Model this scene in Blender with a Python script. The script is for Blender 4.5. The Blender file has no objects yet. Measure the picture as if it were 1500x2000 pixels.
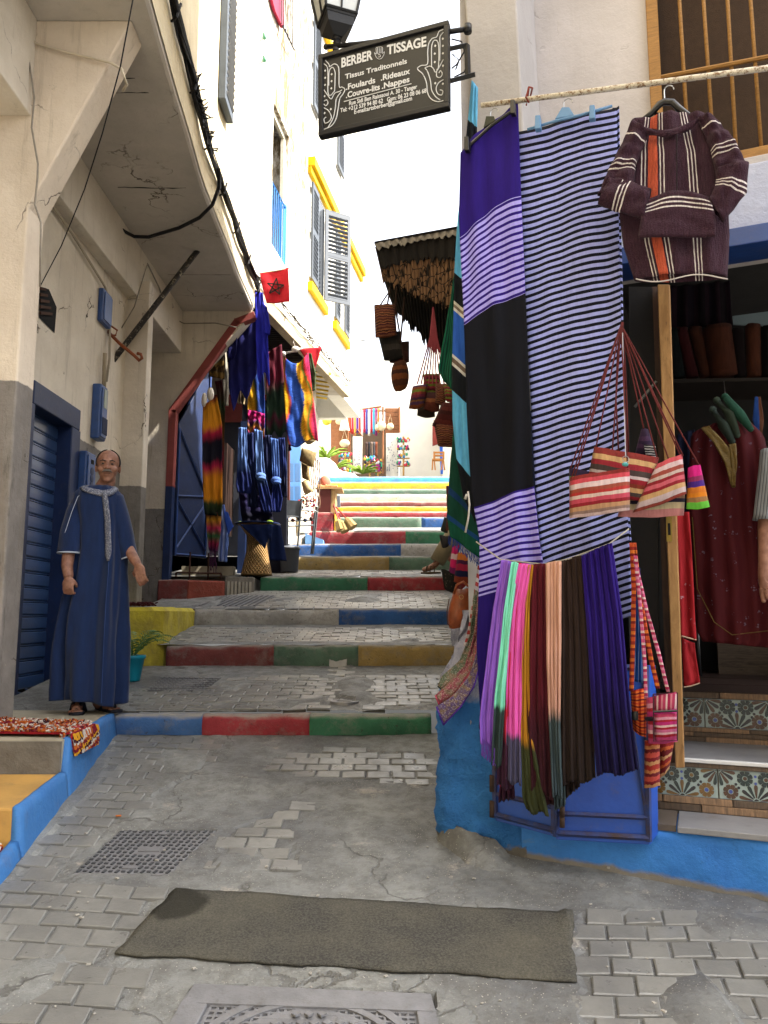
import bpy, bmesh, math, random
from math import sin, cos, pi, radians, sqrt, atan2
from mathutils import Vector, Matrix, noise
random.seed(7)
SC = bpy.context.scene
COL = SC.collection
# ---------------------------------------------------------------- camera, sky, sun, exposure
PITCH = radians(7.6); CP = cos(PITCH); SP = sin(PITCH); FPX = 1500.0
cd = bpy.data.cameras.new('camera'); cam = bpy.data.objects.new('camera', cd); COL.objects.link(cam)
cam.location = (0, 0, 0); cam.rotation_euler = (radians(90) + PITCH, 0, 0)
cd.sensor_fit = 'VERTICAL'; cd.sensor_height = 24; cd.lens = 24 * FPX / 2000.0
cd.clip_start = 0.05; cd.clip_end = 500
SC.camera = cam
SC.render.engine = 'CYCLES'
SC.cycles.use_denoising = True
SC.cycles.max_bounces = 8; SC.cycles.diffuse_bounces = 5
SC.cycles.sample_clamp_indirect = 6
SUN_AZ = (0.985, -0.17); SUN_EL = radians(52)
w = bpy.data.worlds.new('World'); SC.world = w; w.use_nodes = True
nt = w.node_tree; nt.nodes.clear()
sky = nt.nodes.new('ShaderNodeTexSky'); sky.sky_type = 'NISHITA'; sky.sun_disc = False
sky.sun_elevation = SUN_EL; sky.sun_rotation = atan2(SUN_AZ[0], SUN_AZ[1]); sky.dust_density = 3.0; sky.air_density = 1.0
hs = nt.nodes.new('ShaderNodeHueSaturation'); hs.inputs['Saturation'].default_value = 0.25
bg = nt.nodes.new('ShaderNodeBackground'); bg.inputs['Strength'].default_value = 0.15
wo = nt.nodes.new('ShaderNodeOutputWorld')
nt.links.new(sky.outputs[0], hs.inputs['Color']); nt.links.new(hs.outputs[0], bg.inputs[0]); nt.links.new(bg.outputs[0], wo.inputs[0])
sd = bpy.data.lights.new('sun', 'SUN'); sd.energy = 4.2; sd.angle = radians(0.5); sd.color = (1.0, 0.93, 0.82)
sun = bpy.data.objects.new('sun', sd); COL.objects.link(sun)
sv = Vector((SUN_AZ[0] * cos(SUN_EL), SUN_AZ[1] * cos(SUN_EL), sin(SUN_EL)))
sun.rotation_euler = sv.to_track_quat('Z', 'Y').to_euler(); sun.location = (6, -2, 12)
SC.view_settings.view_transform = 'Standard'; SC.view_settings.look = 'None'
SC.view_settings.exposure = 2.3; SC.view_settings.gamma = 1.0; SC.view_settings.use_curve_mapping = False

# ---------------------------------------------------------------- measuring helpers (sight line of a pixel of the 1500x2000 photo)
def ray(px, py):
    u = (px - 750) / FPX; v = (1000 - py) / FPX
    den = CP - v * SP
    return u / den, (SP + v * CP) / den
def PY(px, py, Y, off=0.0):
    a, b = ray(px, py); return Vector((a * Y, Y - off, b * Y))
def PX(px, py, X):
    a, b = ray(px, py); Y = X / a; return Vector((X, Y, b * Y))
def PZ(px, py, Z):
    a, b = ray(px, py); Y = Z / b; return Vector((a * Y, Y, Z))
SX, SY = 0.222, 3.49; TX, TY = 0.925, -0.379           # shop front: origin and direction
NRM = Vector((TY, -TX, 0))                              # towards the street
def S(s, d, z): return Vector((SX + TX * s - TY * d, SY + TY * s + TX * d, z))
def Q(px, py, d=0.0, off=0.0):
    a, b = ray(px, py)
    # plane: (p - O).n_in = d, n_in = (-TY, TX)
    nx, ny = -TY, TX
    Y = (d + SX * nx + SY * ny) / (a * nx + ny)
    return Vector((a * Y, Y, b * Y)) + NRM * off
def QP(d): return lambda px, py, off=0.0: Q(px, py, d, off)
def YP(Y): return lambda px, py, off=0.0: PY(px, py, Y, off)

# ---------------------------------------------------------------- object helpers
def link(o, parent=None):
    COL.objects.link(o)
    if parent is not None:
        o.parent = parent
        loc = parent.location.copy(); p = parent.parent
        while p is not None: loc += p.location; p = p.parent
        o.matrix_parent_inverse = Matrix.Translation(-loc) if parent.type == 'EMPTY' else Matrix.Identity(4)
    return o
def tag(o, label=None, cat=None, group=None, kind=None):
    if label: o['label'] = label
    if cat: o['category'] = cat
    if group: o['group'] = group
    if kind: o['kind'] = kind
    return o
def thing(name, label, cat, loc=(0, 0, 0), group=None):
    o = bpy.data.objects.new(name, None); o.location = Vector(loc); o.empty_display_size = .1
    COL.objects.link(o); return tag(o, label, cat, group)

class MB:
    def __init__(s): s.v = []; s.f = []; s.uv = []; s.mi = []
    def add(s, verts, faces, uvs=None, mi=0):
        o = len(s.v); s.v += [tuple(p) for p in verts]
        for i, f in enumerate(faces):
            s.f.append([o + k for k in f]); s.mi.append(mi)
            s.uv.append([uvs[k] for k in f] if uvs else [(0, 0)] * len(f))
        return s
    def box(s, c, size, rz=0.0, mi=0, R=None):
        hx_, hy, hz = size[0] / 2, size[1] / 2, size[2] / 2
        M_ = R if R is not None else Matrix.Rotation(rz, 3, 'Z')
        vs = [Vector(c) + M_ @ Vector((a * hx_, b * hy, d * hz)) for a in (-1, 1) for b in (-1, 1) for d in (-1, 1)]
        return s.add(vs, [(0, 1, 3, 2), (4, 6, 7, 5), (0, 4, 5, 1), (2, 3, 7, 6), (0, 2, 6, 4), (1, 5, 7, 3)], mi=mi)
    def hexa(s, p, mi=0):      # p: 4 front corners (ccw seen from front), 4 back corners
        return s.add(p, [(0, 1, 2, 3), (5, 4, 7, 6), (4, 5, 1, 0), (3, 2, 6, 7), (1, 5, 6, 2), (4, 0, 3, 7)], mi=mi)
    def sbox(s, s0, s1, d0, d1, z0, z1, mi=0):   # box in shop-front coordinates
        return s.hexa([S(s0, d0, z0), S(s1, d0, z0), S(s1, d0, z1), S(s0, d0, z1), S(s0, d1, z0), S(s1, d1, z0), S(s1, d1, z1), S(s0, d1, z1)], mi)
    def aabb(s, x0, x1, y0, y1, z0, z1, mi=0):
        return s.box(((x0 + x1) / 2, (y0 + y1) / 2, (z0 + z1) / 2), (abs(x1 - x0), abs(y1 - y0), abs(z1 - z0)), mi=mi)
    def prism(s, pts, ext, mi=0):
        n = len(pts); ext = Vector(ext); vs = [Vector(p) for p in pts] + [Vector(p) + ext for p in pts]
        return s.add(vs, [tuple(range(n)), tuple(range(2 * n - 1, n - 1, -1))] + [(i, i + n, (i + 1) % n + n, (i + 1) % n) for i in range(n)], mi=mi)
    def tube(s, pts, r, n=8, mi=0, cap=True):
        pts = [Vector(p) for p in pts]; m = len(pts); rings = []
        for i, p in enumerate(pts):
            t = (pts[min(i + 1, m - 1)] - pts[max(i - 1, 0)])
            t = t.normalized() if t.length > 1e-9 else Vector((0, 0, 1))
            a = Vector((0, 0, 1)) if abs(t.z) < .9 else Vector((0, 1, 0))
            b = t.cross(a).normalized(); c = t.cross(b)
            rr = r[i] if isinstance(r, (list, tuple)) else r
            rings.append([p + (b * cos(2 * pi * k / n) + c * sin(2 * pi * k / n)) * rr for k in range(n)])
        vs = [q for g in rings for q in g]
        uvs = [(k / n, i / (m - 1)) for i in range(m) for k in range(n)]
        fs = [(i * n + k, i * n + (k + 1) % n, (i + 1) * n + (k + 1) % n, (i + 1) * n + k) for i in range(m - 1) for k in range(n)]
        if cap: fs += [tuple(range(n - 1, -1, -1)), tuple((m - 1) * n + k for k in range(n))]
        return s.add(vs, fs, uvs, mi)
    def lathe(s, c, prof, n=16, mi=0, sx=1, sy=1, axis=None):
        c = Vector(c); R = axis if axis is not None else Matrix.Identity(3)
        vs = []; uvs = []
        m = len(prof)
        for i, (r, z) in enumerate(prof):
            for k in range(n):
                vs.append(c + R @ Vector((r * sx * cos(2 * pi * k / n), r * sy * sin(2 * pi * k / n), z))); uvs.append((k / n, i / (m - 1)))
        fs = [(i * n + k, i * n + (k + 1) % n, (i + 1) * n + (k + 1) % n, (i + 1) * n + k) for i in range(m - 1) for k in range(n)]
        fs += [tuple(range(n - 1, -1, -1)), tuple((m - 1) * n + k for k in range(n))]
        return s.add(vs, fs, uvs, mi)
    def ell(s, c, r, n=10, m=7, R=None, mi=0):
        c = Vector(c); R = R or Matrix.Identity(3)
        vs = []
        for i in range(m + 1):
            th = pi * i / m
            for k in range(n): vs.append(c + R @ Vector((r[0] * sin(th) * cos(2 * pi * k / n), r[1] * sin(th) * sin(2 * pi * k / n), -r[2] * cos(th))))
        return s.add(vs, [(i * n + k, i * n + (k + 1) % n, (i + 1) * n + (k + 1) % n, (i + 1) * n + k) for i in range(m) for k in range(n)], mi=mi)
    def mesh(s, name, mats, smooth=False):
        me = bpy.data.meshes.new(name); me.from_pydata(s.v, [], s.f)
        for m in (mats if isinstance(mats, (list, tuple)) else [mats]): me.materials.append(m)
        ul = me.uv_layers.new(name='UVMap')
        ul.data.foreach_set('uv', [c for f in s.uv for q in f for c in q])
        me.polygons.foreach_set('material_index', s.mi)
        me.validate(); me.update()
        bm = bmesh.new(); bm.from_mesh(me)
        bmesh.ops.remove_doubles(bm, verts=bm.verts, dist=1e-5)
        bmesh.ops.recalc_face_normals(bm, faces=bm.faces)
        bm.to_mesh(me); bm.free()
        if smooth: me.shade_smooth()
        return me
    def build(s, name, mats, parent=None, smooth=False, bevel=0, solid=0, kind=None):
        o = bpy.data.objects.new(name, s.mesh(name, mats, smooth)); link(o, parent)
        if solid:
            md = o.modifiers.new('solid', 'SOLIDIFY'); md.thickness = solid; md.offset = 0
        if bevel:
            md = o.modifiers.new('bevel', 'BEVEL'); md.width = bevel; md.segments = 2; md.limit_method = 'ANGLE'
        if kind: o['kind'] = kind
        return o

def lerp(a, b, t): return a + (b - a) * t
def pl(pts, t):
    n = len(pts) - 1; f = min(max(t, 0), 1) * n; i = min(int(f), n - 1); f -= i
    return tuple(lerp(pts[i][k], pts[i + 1][k], f) for k in range(len(pts[0])))
def plL(pts, t):   # by arc length
    L = [0]
    for i in range(1, len(pts)): L.append(L[-1] + sqrt(sum((pts[i][k] - pts[i - 1][k]) ** 2 for k in range(len(pts[0])))))
    d = t * L[-1]
    for i in range(1, len(pts)):
        if d <= L[i] + 1e-9:
            f = (d - L[i - 1]) / max(L[i] - L[i - 1], 1e-9); return tuple(lerp(pts[i - 1][k], pts[i][k], f) for k in range(len(pts[0])))
    return tuple(pts[-1])
def sheet(name, L, R, place, mat, parent=None, nu=24, nv=40, folds=(), solid=.004, wig=0.004, bow=None, edge=0, grow=0.5, bot=None, top=None):
    """cloth: left and right outlines (top to bottom), folds = [(amp, count, phase, drift)]"""
    m = MB(); vs = []; uvs = []; sd_ = random.uniform(0, 50)
    for j in range(nv + 1):
        v = j / nv; a = plL(L, v); b = plL(R, v)
        for i in range(nu + 1):
            u = i / nu; px = lerp(a[0], b[0], u); py = lerp(a[1], b[1], u)
            if bow: py += bow(u, v)
            if top: py += top(u) * (1 - v)
            if bot: py += bot(u) * v
            off = 0
            for (am, n, ph, dr) in folds: off += am * (grow + (1 - grow) * v) * sin(2 * pi * (n * u + ph + dr * v))
            off += wig * noise.noise(Vector((u * 4 + sd_, v * 6, sd_))) * 2
            if edge and j == nv: py += edge * (random.random() - .5) * 2
            vs.append(place(px, py, off)); uvs.append((u, v))
    fs = [(j * (nu + 1) + i, j * (nu + 1) + i + 1, (j + 1) * (nu + 1) + i + 1, (j + 1) * (nu + 1) + i) for j in range(nv) for i in range(nu)]
    m.add(vs, fs, uvs)
    return m.build(name, mat, parent, smooth=True, solid=solid)
def pillow(name, quad, place, th, mat, parent=None, n=10, power=.5, shape=None, nv=None):
    """stuffed bag from an image quad (TL,TR,BR,BL): bulged both sides, closed"""
    nv = nv or n; m = MB()
    q0_ = quad; quad = [(x + 2.2 * noise.noise(Vector((x, y, 3.3))), y + 2.2 * noise.noise(Vector((y, x, 1.7)))) for x, y in quad]
    def pt(u, v, sgn):
        a = [lerp(quad[0][k], quad[1][k], u) for k in (0, 1)]; b = [lerp(quad[3][k], quad[2][k], u) for k in (0, 1)]
        x = lerp(a[0], b[0], v); y = lerp(a[1], b[1], v)
        cx = sum(q[0] for q in quad) / 4
        if shape: x = cx + (x - cx) * shape(v)
        h = (max(sin(pi * u), 0) * max(sin(pi * min(1, v * .96 + .02)), 0)) ** power
        y += 2.5 * sin(pi * u) * v * (1 if quad[0][0] % 2 > 1 else .3) + 1.5 * noise.noise(Vector((u * 3, v * 3, x * .01)))
        return place(x, y, sgn * th * h * .5 + .002 * noise.noise(Vector((u * 5, v * 5, quad[0][0]))))
    for sgn in (1, -1):
        vs = [pt(i / n, j / nv, sgn) for j in range(nv + 1) for i in range(n + 1)]
        uv = [(i / n, j / nv) for j in range(nv + 1) for i in range(n + 1)]
        m.add(vs, [(j * (n + 1) + i, j * (n + 1) + i + 1, (j + 1) * (n + 1) + i + 1, (j + 1) * (n + 1) + i) for j in range(nv) for i in range(n)], uv)
    return m.build(name, mat, parent, smooth=True)

# ---------------------------------------------------------------- materials
def hx(h, k=1.0):
    h = h.lstrip('#'); c = [int(h[i:i + 2], 16) / 255 for i in (0, 2, 4)]
    return tuple((x / 12.92 if x <= .04045 else ((x + .055) / 1.055) ** 2.4) * k for x in c) + (1,)
MATS = {}
class NT:
    def __init__(s, name, rough=.85, spec=.3, metal=0):
        s.m = bpy.data.materials.new(name); s.m.use_nodes = True; s.t = s.m.node_tree
        s.b = s.t.nodes['Principled BSDF']; s.b.inputs['Roughness'].default_value = rough
        s.b.inputs['Specular IOR Level'].default_value = spec; s.b.inputs['Metallic'].default_value = metal
    def n(s, ty, **kw):
        x = s.t.nodes.new('ShaderNode' + ty)
        for k, v in kw.items(): setattr(x, k, v)
        return x
    def L(s, a, b): s.t.links.new(a, b)
    def coord(s, kind='Object', scale=(1, 1, 1)):
        tc = s.n('TexCoord'); mp = s.n('Mapping'); mp.inputs['Scale'].default_value = scale
        s.L(tc.outputs[kind], mp.inputs[0]); return mp.outputs[0]
    def noise(s, vec, scale=5, detail=4, rough=.6, dist=0):
        x = s.n('TexNoise'); x.inputs['Scale'].default_value = scale; x.inputs['Detail'].default_value = detail
        x.inputs['Roughness'].default_value = rough; x.inputs['Distortion'].default_value = dist; s.L(vec, x.inputs['Vector']); return x.outputs['Fac']
    def math(s, op, a, b=None, c=None, clamp=False):
        x = s.n('Math', operation=op); x.use_clamp = clamp
        for i, q in enumerate((a, b, c)):
            if q is None: continue
            if isinstance(q, (int, float)): x.inputs[i].default_value = q
            else: s.L(q, x.inputs[i])
        return x.outputs[0]
    def rng(s, v, a, b, c=0, d=1):
        x = s.n('MapRange'); s.L(v, x.inputs[0])
        for i, q in zip((1, 2, 3, 4), (a, b, c, d)): x.inputs[i].default_value = q
        return x.outputs[0]
    def mix(s, f, a, b, mode='MIX'):
        x = s.n('Mix', data_type='RGBA', blend_type=mode)
        for i, q in ((0, f), (6, a), (7, b)):
            if isinstance(q, (int, float)): x.inputs[i].default_value = q
            elif isinstance(q, tuple): x.inputs[i].default_value = q
            else: s.L(q, x.inputs[i])
        return x.outputs[2]
    def ramp(s, v, stops, interp='LINEAR'):
        x = s.n('ValToRGB'); r = x.color_ramp; r.interpolation = interp
        while len(r.elements) > 1: r.elements.remove(r.elements[0])
        r.elements[0].position = stops[0][0]; r.elements[0].color = stops[0][1]
        for p, c in stops[1:]:
            e = r.elements.new(p); e.color = c
        s.L(v, x.inputs[0]); return x.outputs[0]
    def sep(s, vec):
        x = s.n('SeparateXYZ'); s.L(vec, x.inputs[0]); return x.outputs
    def color(s, c):
        if isinstance(c, tuple): s.b.inputs['Base Color'].default_value = c
        else: s.L(c, s.b.inputs['Base Color'])
    def rough(s, v): s.L(v, s.b.inputs['Roughness'])
    def bump(s, h, strength=.3, dist=.01, prev=None):
        x = s.n('Bump'); x.inputs['Strength'].default_value = strength; x.inputs['Distance'].default_value = dist
        s.L(h, x.inputs['Height'])
        if prev is not None: s.L(prev, x.inputs['Normal'])
        s.L(x.outputs[0], s.b.inputs['Normal']); return x.outputs[0]

def simple(name, c, rough=.7, var=.25, scale=6, bump=.15, bscale=60, spec=.3, metal=0, c2=None, dist=.005, dirt=0):
    if name in MATS: return MATS[name]
    if isinstance(c, str): c = hx(c)
    m = NT(name, rough, spec, metal); o = m.coord()
    f = m.rng(m.noise(o, scale, 5), .3, .7)
    dark = c2 if c2 else tuple(x * (1 - var) for x in c[:3]) + (1,)
    if isinstance(dark, str): dark = hx(dark)
    col = m.mix(f, dark, c)
    if dirt:
        g = m.rng(m.noise(o, scale * 3.3, 6, .7), .55, .72); col = m.mix(m.math('MULTIPLY', g, dirt), col, hx('#5a5046'))
    m.color(col)
    if bump: m.bump(m.noise(o, bscale, 4), bump, dist)
    MATS[name] = m.m; return m.m
def plaster(name, cA, cB=None, zline=None, dirt=.35, rough=.85, streak=1.0, bumpk=.5, c2=None):
    """weathered paint on plaster: blotches, rain streaks, fine relief; optional lower paint band below zline"""
    m = NT(name, rough, .2); o = m.coord(); x, y, z = m.sep(o)
    A = hx(cA); A2 = hx(c2) if c2 else tuple(q * .82 for q in A[:3]) + (1,)
    n1 = m.rng(m.noise(o, 1.6, 6, .65), .35, .68)
    col = m.mix(n1, A2, A)
    if cB:
        B = hx(cB); B2 = tuple(q * .7 for q in B[:3]) + (1,)
        colB = m.mix(m.rng(m.noise(o, 4, 6, .7), .35, .65), B2, B)
        colB = m.mix(m.rng(m.noise(m.coord('Object', (9, 9, 1.5)), 1.6, 5, .8), .56, .7, 0, .6), colB, hx('#3c3832'))
        colB = m.mix(m.rng(m.noise(o, 13, 5, .8), .68, .71, 0, .7), colB, hx('#b0a591'))
        zz = m.math('ADD', z, m.math('MULTIPLY', m.math('SUBTRACT', m.noise(o, 14, 3), .5), .03))
        col = m.mix(m.rng(zz, zline - .004, zline + .004), colB, col)
    st = m.noise(m.coord('Object', (11, 11, .7)), 1.2, 5, .75)
    col = m.mix(m.math('MULTIPLY', m.rng(st, .55, .78), dirt * streak), col, hx('#6b5c48'))
    sp = m.rng(m.noise(o, 22, 6, .75), .64, .74)
    col = m.mix(m.math('MULTIPLY', sp, dirt * .8), col, hx('#55493b'))
    nzv = m.n('TexNoise'); nzv.inputs['Scale'].default_value = 2.5; nzv.inputs['Detail'].default_value = 6; m.L(o, nzv.inputs['Vector'])
    ad = m.n('VectorMath', operation='MULTIPLY_ADD'); m.L(nzv.outputs['Color'], ad.inputs[0]); ad.inputs[1].default_value = (.7, .7, .7); m.L(o, ad.inputs[2])
    vc = m.n('TexVoronoi'); vc.feature = 'DISTANCE_TO_EDGE'; vc.inputs['Scale'].default_value = 1.1; m.L(ad.outputs[0], vc.inputs['Vector'])
    ck = m.math('MULTIPLY', m.rng(vc.outputs['Distance'], .002, .007, 1, 0), m.rng(m.noise(o, 1.7, 3), .5, .6)); col = m.mix(m.math('MULTIPLY', ck, min(1, dirt * 2)), col, hx('#4a3f33'))
    chip = m.rng(m.noise(o, 4.5, 7, .8), .665, .68); col = m.mix(m.math('MULTIPLY', chip, min(1, dirt * 1.6)), col, hx('#8f8676'))
    m.color(col)
    h = m.math('ADD', m.math('MULTIPLY', m.noise(o, 6, 5, .6), 1.0), m.math('MULTIPLY', m.noise(o, 45, 5, .7), .35))
    m.bump(m.math('SUBTRACT', h, m.math('ADD', m.math('MULTIPLY', ck, .6), m.math('MULTIPLY', chip, .25))), bumpk * 1.25, .02)
    MATS[name] = m.m; return m.m
def weave(m, prev=None, k=.12, dist=.002):
    o = m.coord('Object', (1, 1, 1)); m.bump(m.noise(o, 420, 2), k, dist)
def cloth(name, stops, axis='V', rep=1, interp='CONSTANT', wob=0.0, rough=.88, wscale=6, tint=.25, sheen=.03, fiber=.3, fs=90):
    if name in MATS: return MATS[name]
    m = NT(name, rough, .15); uv = m.coord('UV'); u, v, _ = m.sep(uv)
    t = v if axis == 'V' else u
    if wob: t = m.math('ADD', t, m.math('MULTIPLY', m.math('SUBTRACT', m.noise(uv, wscale, 3), .5), wob))
    if rep != 1: t = m.math('FRACT', m.math('MULTIPLY', t, rep))
    st = [(p, hx(c) if isinstance(c, str) else c) for p, c in stops]
    col = m.ramp(t, st, interp) if len(st) > 1 else st[0][1]
    o = m.coord()
    f = m.rng(m.noise(m.coord('Object', (1, 1, .12)), fs, 3), .3, .7, 1 - tint, 1)
    f2 = m.rng(m.noise(o, 7, 4), .3, .7, 1 - tint * .6, 1)
    g = m.math('MULTIPLY', f, f2)
    cc = m.n('CombineXYZ'); [m.L(g, cc.inputs[i]) for i in range(3)]
    m.color(m.mix(1.0, col, cc.outputs[0], 'MULTIPLY'))
    m.b.inputs['Sheen Weight'].default_value = sheen; m.b.inputs['Sheen Roughness'].default_value = .5
    m.bump(m.math('ADD', m.noise(o, 300, 3), m.math('MULTIPLY', m.noise(m.coord('Object', (1, 1, .25)), 40, 3), 1.2)), fiber, .003)
    MATS[name] = m.m; return m.m
def wood(name, c, c2, scale=(1, 1, 12), rough=.6, k=1):
    if name in MATS: return MATS[name]
    m = NT(name, rough, .3); o = m.coord('Object', scale)
    n_ = m.noise(o, 9 * k, 6, .65, 1.2)
    col = m.mix(m.rng(n_, .35, .65), hx(c2), hx(c))
    col = m.mix(m.rng(m.noise(o, 40 * k, 4), .6, .75, 0, .45), col, hx('#2a2018')); m.color(col)
    m.bump(n_, .35, .006); MATS[name] = m.m; return m.m
# ================================================================ STREET
G0, GS = -1.5, 0.152
STEPS = [ # Y, py_top, py_bot, px_left, px_right, depth of kerb, [(px from, colour)]
 (5.00, 1396, 1432, 218, 842, .15, [(218, 'blue'), (398, 'red'), (606, 'green')]),
 (6.65, 1260, 1300, 325, 887, .16, [(325, 'redbrown'), (535, 'sage'), (700, 'ochre')]),
 (8.20, 1190, 1220, 379, 876, .16, [(379, 'white'), (662, 'blue2')]),
 (9.80, 1126, 1153, 509, 864, .16, [(509, 'green'), (718, 'red')]),
 (11.2, 1087, 1113, 545, 890, .16, [(545, 'ochre'), (760, 'sage')]),
 (12.2, 1063, 1086, 560, 890, .16, [(560, 'blue2'), (783, 'white')]),
 (13.2, 1037, 1062, 596, 900, .16, [(596, 'red'), (792, 'green')]),
 (14.3, 1010, 1030, 600, 905, .16, [(600, 'sage'), (823, 'blue2')]),
 (15.1, 1000, 1010, 620, 905, .16, [(620, 'red')]),
 (15.7, 989, 999, 630, 905, .16, [(630, 'yellow')]),
 (16.3, 980, 989, 630, 905, .16, [(630, 'redbrown')]),
 (17.0, 965, 979, 630, 905, .16, [(630, 'cream')]),
 (17.7, 956, 965, 630, 905, .16, [(630, 'sage')]),
 (18.5, 942, 955, 630, 910, .16, [(630, 'yellow')]),
 (19.4, 931, 941, 610, 915, .16, [(610, 'sky')]),
]
def tz(py, Y): return ray(750, py)[1] * Y
PROF = [(-12.0, G0 + GS * -2.0), (0.0, G0), ]
for (Y, pt, pb, *_r) in STEPS:
    PROF.append((Y, tz(pb, Y))); PROF.append((Y + .001, tz(pt, Y)))
PLAZA = PROF[-1][1] + .01
PROF.append((80, PLAZA + .4))
def gz(Y):
    for i in range(1, len(PROF)):
        if Y <= PROF[i][0]:
            a, b = PROF[i - 1], PROF[i]; return lerp(a[1], b[1], (Y - a[0]) / (b[0] - a[0]))
    return PROF[-1][1]
def G(px, py, seg=0):   # pixel -> point on tread seg (0 = lowest street)
    a, b = ray(px, py)
    A, B = (PROF[1], PROF[2]) if seg == 0 else (PROF[2 * seg + 1], PROF[2 * seg + 2])
    sl = (B[1] - A[1]) / (B[0] - A[0]); Y = (A[1] - sl * A[0]) / (b - sl)
    return Vector((a * Y, Y, b * Y))
def inpoly(x, y, P):
    c = False; n = len(P); j = n - 1
    for i in range(n):
        xi, yi = P[i]; xj, yj = P[j]
        if (yi > y) != (yj > y) and x < (xj - xi) * (y - yi) / (yj - yi) + xi: c = not c
        j = i
    return c
def W(pts, seg=0): return [(q.x, q.y) for q in (G(a, b, seg) for a, b in pts)]
# paved patches (everything between them is worn concrete): world polygons, row step, brick length, column slope, row slope
PATCH = [
 (W([(0, 1745), (120, 1600), (190, 1530), (235, 1430), (455, 1438), (420, 1462), (395, 1492), (385, 1510), (350, 1530), (310, 1548), (215, 1615), (165, 1660), (120, 1690), (150, 1720), (320, 1745), (215, 1868), (300, 1895), (240, 2000), (-400, 2100), (-400, 1800)]), .098, .135, -.05, -.10),
 (W([(460, 1614), (590, 1572), (640, 1577), (560, 1620), (578, 1655), (580, 1705), (420, 1700), (430, 1650)]), .098, .135, 0, -.03),
 (W([(520, 1478), (650, 1462), (840, 1470), (840, 1535), (700, 1518), (520, 1508)]), .098, .135, 0, -.02),
 (W([(1130, 1785), (1500, 1775), (1900, 1790), (1900, 2150), (1140, 2150), (1135, 1925)]), .095, .135, .22, -.02),
 (W([(245, 1388), (258, 1345), (430, 1340), (470, 1322), (610, 1318), (650, 1325), (640, 1386)], 1), .1, .16, 0, 0),
 (W([(655, 1362), (660, 1318), (880, 1318), (862, 1370), (700, 1388), (690, 1368)], 1), .1, .16, 0, 0),
 (W([(640, 1318), (650, 1296), (690, 1296), (680, 1318)], 1), .1, .16, 0, 0),
 (W([(345, 1252), (385, 1225), (870, 1225), (880, 1252)], 2), .1, .16, 0, 0),
 (W([(385, 1186), (470, 1155), (862, 1155), (868, 1186)], 3), .1, .16, 0, 0),
 (W([(515, 1123), (560, 1114), (850, 1114), (860, 1123)], 4), .1, .16, 0, 0),
]
def in_patch(x, y):
    for P in PATCH:
        if inpoly(x, y, P[0]): return True
    return False
HOLES = [W([(150, 1700), (240, 1622), (418, 1622), (325, 1706)]), W([(318, 2060), (375, 1926), (842, 1945), (835, 2060)])]
m = NT('worn_concrete', .6, .35); o_ = m.coord()
n1 = m.noise(o_, 1.3, 6, .6); n2 = m.noise(o_, 9, 6, .75); n3 = m.noise(o_, 70, 4, .7)
c_ = m.mix(m.rng(n1, .35, .65), hx('#5c5d5e'), hx('#838480'))
c_ = m.mix(m.rng(n2, .42, .62, 0, .55), c_, hx('#4b4844'))
c_ = m.mix(m.rng(m.noise(o_, 5, 6, .8), .6, .68, 0, .6), c_, hx('#a29a8e'))
vo = m.n('TexVoronoi'); vo.inputs['Scale'].default_value = 75; m.L(o_, vo.inputs['Vector'])
c_ = m.mix(m.math('MULTIPLY', m.rng(vo.outputs['Distance'], .18, .1), m.rng(n2, .4, .6)), c_, hx('#bdb8ae'))
vc = m.n('TexVoronoi'); vc.feature = 'DISTANCE_TO_EDGE'; vc.inputs['Scale'].default_value = 1.3
mp_ = m.n('Mapping'); m.L(o_, mp_.inputs[0])
nz = m.n('TexNoise'); nz.inputs['Scale'].default_value = 3.5; nz.inputs['Detail'].default_value = 6; m.L(o_, nz.inputs['Vector'])
add = m.n('VectorMath', operation='MULTIPLY_ADD'); m.L(nz.outputs['Color'], add.inputs[0]); add.inputs[1].default_value = (.55, .55, .55); m.L(o_, add.inputs[2]); m.L(add.outputs[0], vc.inputs['Vector'])
crk = m.rng(vc.outputs['Distance'], .004, .012, 1, 0)
crk = m.math('MULTIPLY', crk, m.rng(n1, .45, .6)); c_ = m.mix(m.math('MULTIPLY', crk, .6), c_, hx('#3a3733'))
m.color(c_); m.rough(m.rng(n2, .3, .7, .42, .75))
hh = m.math('ADD', m.math('MULTIPLY', n2, 1.6), m.math('MULTIPLY', n3, .6)); hh = m.math('SUBTRACT', hh, m.math('MULTIPLY', crk, 1.5))
m.bump(hh, .55, .012); CONC = m.m
def rough_z(x, y, am):
    return am * (noise.noise(Vector((x * 3, y * 3, 0))) * 1.2 + .6 * noise.noise(Vector((x * 11, y * 11, 3))) + .25 * noise.noise(Vector((x * 33, y * 33, 7))))
def ground_grid(x0, x1, y0, y1, step, am, low=.0075):
    nx = max(2, int((x1 - x0) / step)); ny = max(2, int((y1 - y0) / step)); mb = MB(); vs = []
    for j in range(ny + 1):
        y = lerp(y0, y1, j / ny)
        for i in range(nx + 1):
            x = lerp(x0, x1, i / nx); z = gz(y)
            if in_patch(x, y): z += -low + rough_z(x, y, am * .35) + max(0, noise.noise(Vector((x * 2.3, y * 2.3, 5))) - (.24 if x < 1 else .42)) * .07
            else:
                z += rough_z(x, y, am)
                for H in HOLES:
                    if inpoly(x, y, H): z -= .05; break
            vs.append((x, y, z))
    mb.add(vs, [(j * (nx + 1) + i, j * (nx + 1) + i + 1, (j + 1) * (nx + 1) + i + 1, (j + 1) * (nx + 1) + i) for j in range(ny) for i in range(nx)])
    return mb
street = MB()
def merge(a, b): a.add(b.v, b.f)
merge(street, ground_grid(-2.0, 2.6, 1.9, 4.999, .022, .006))
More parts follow.
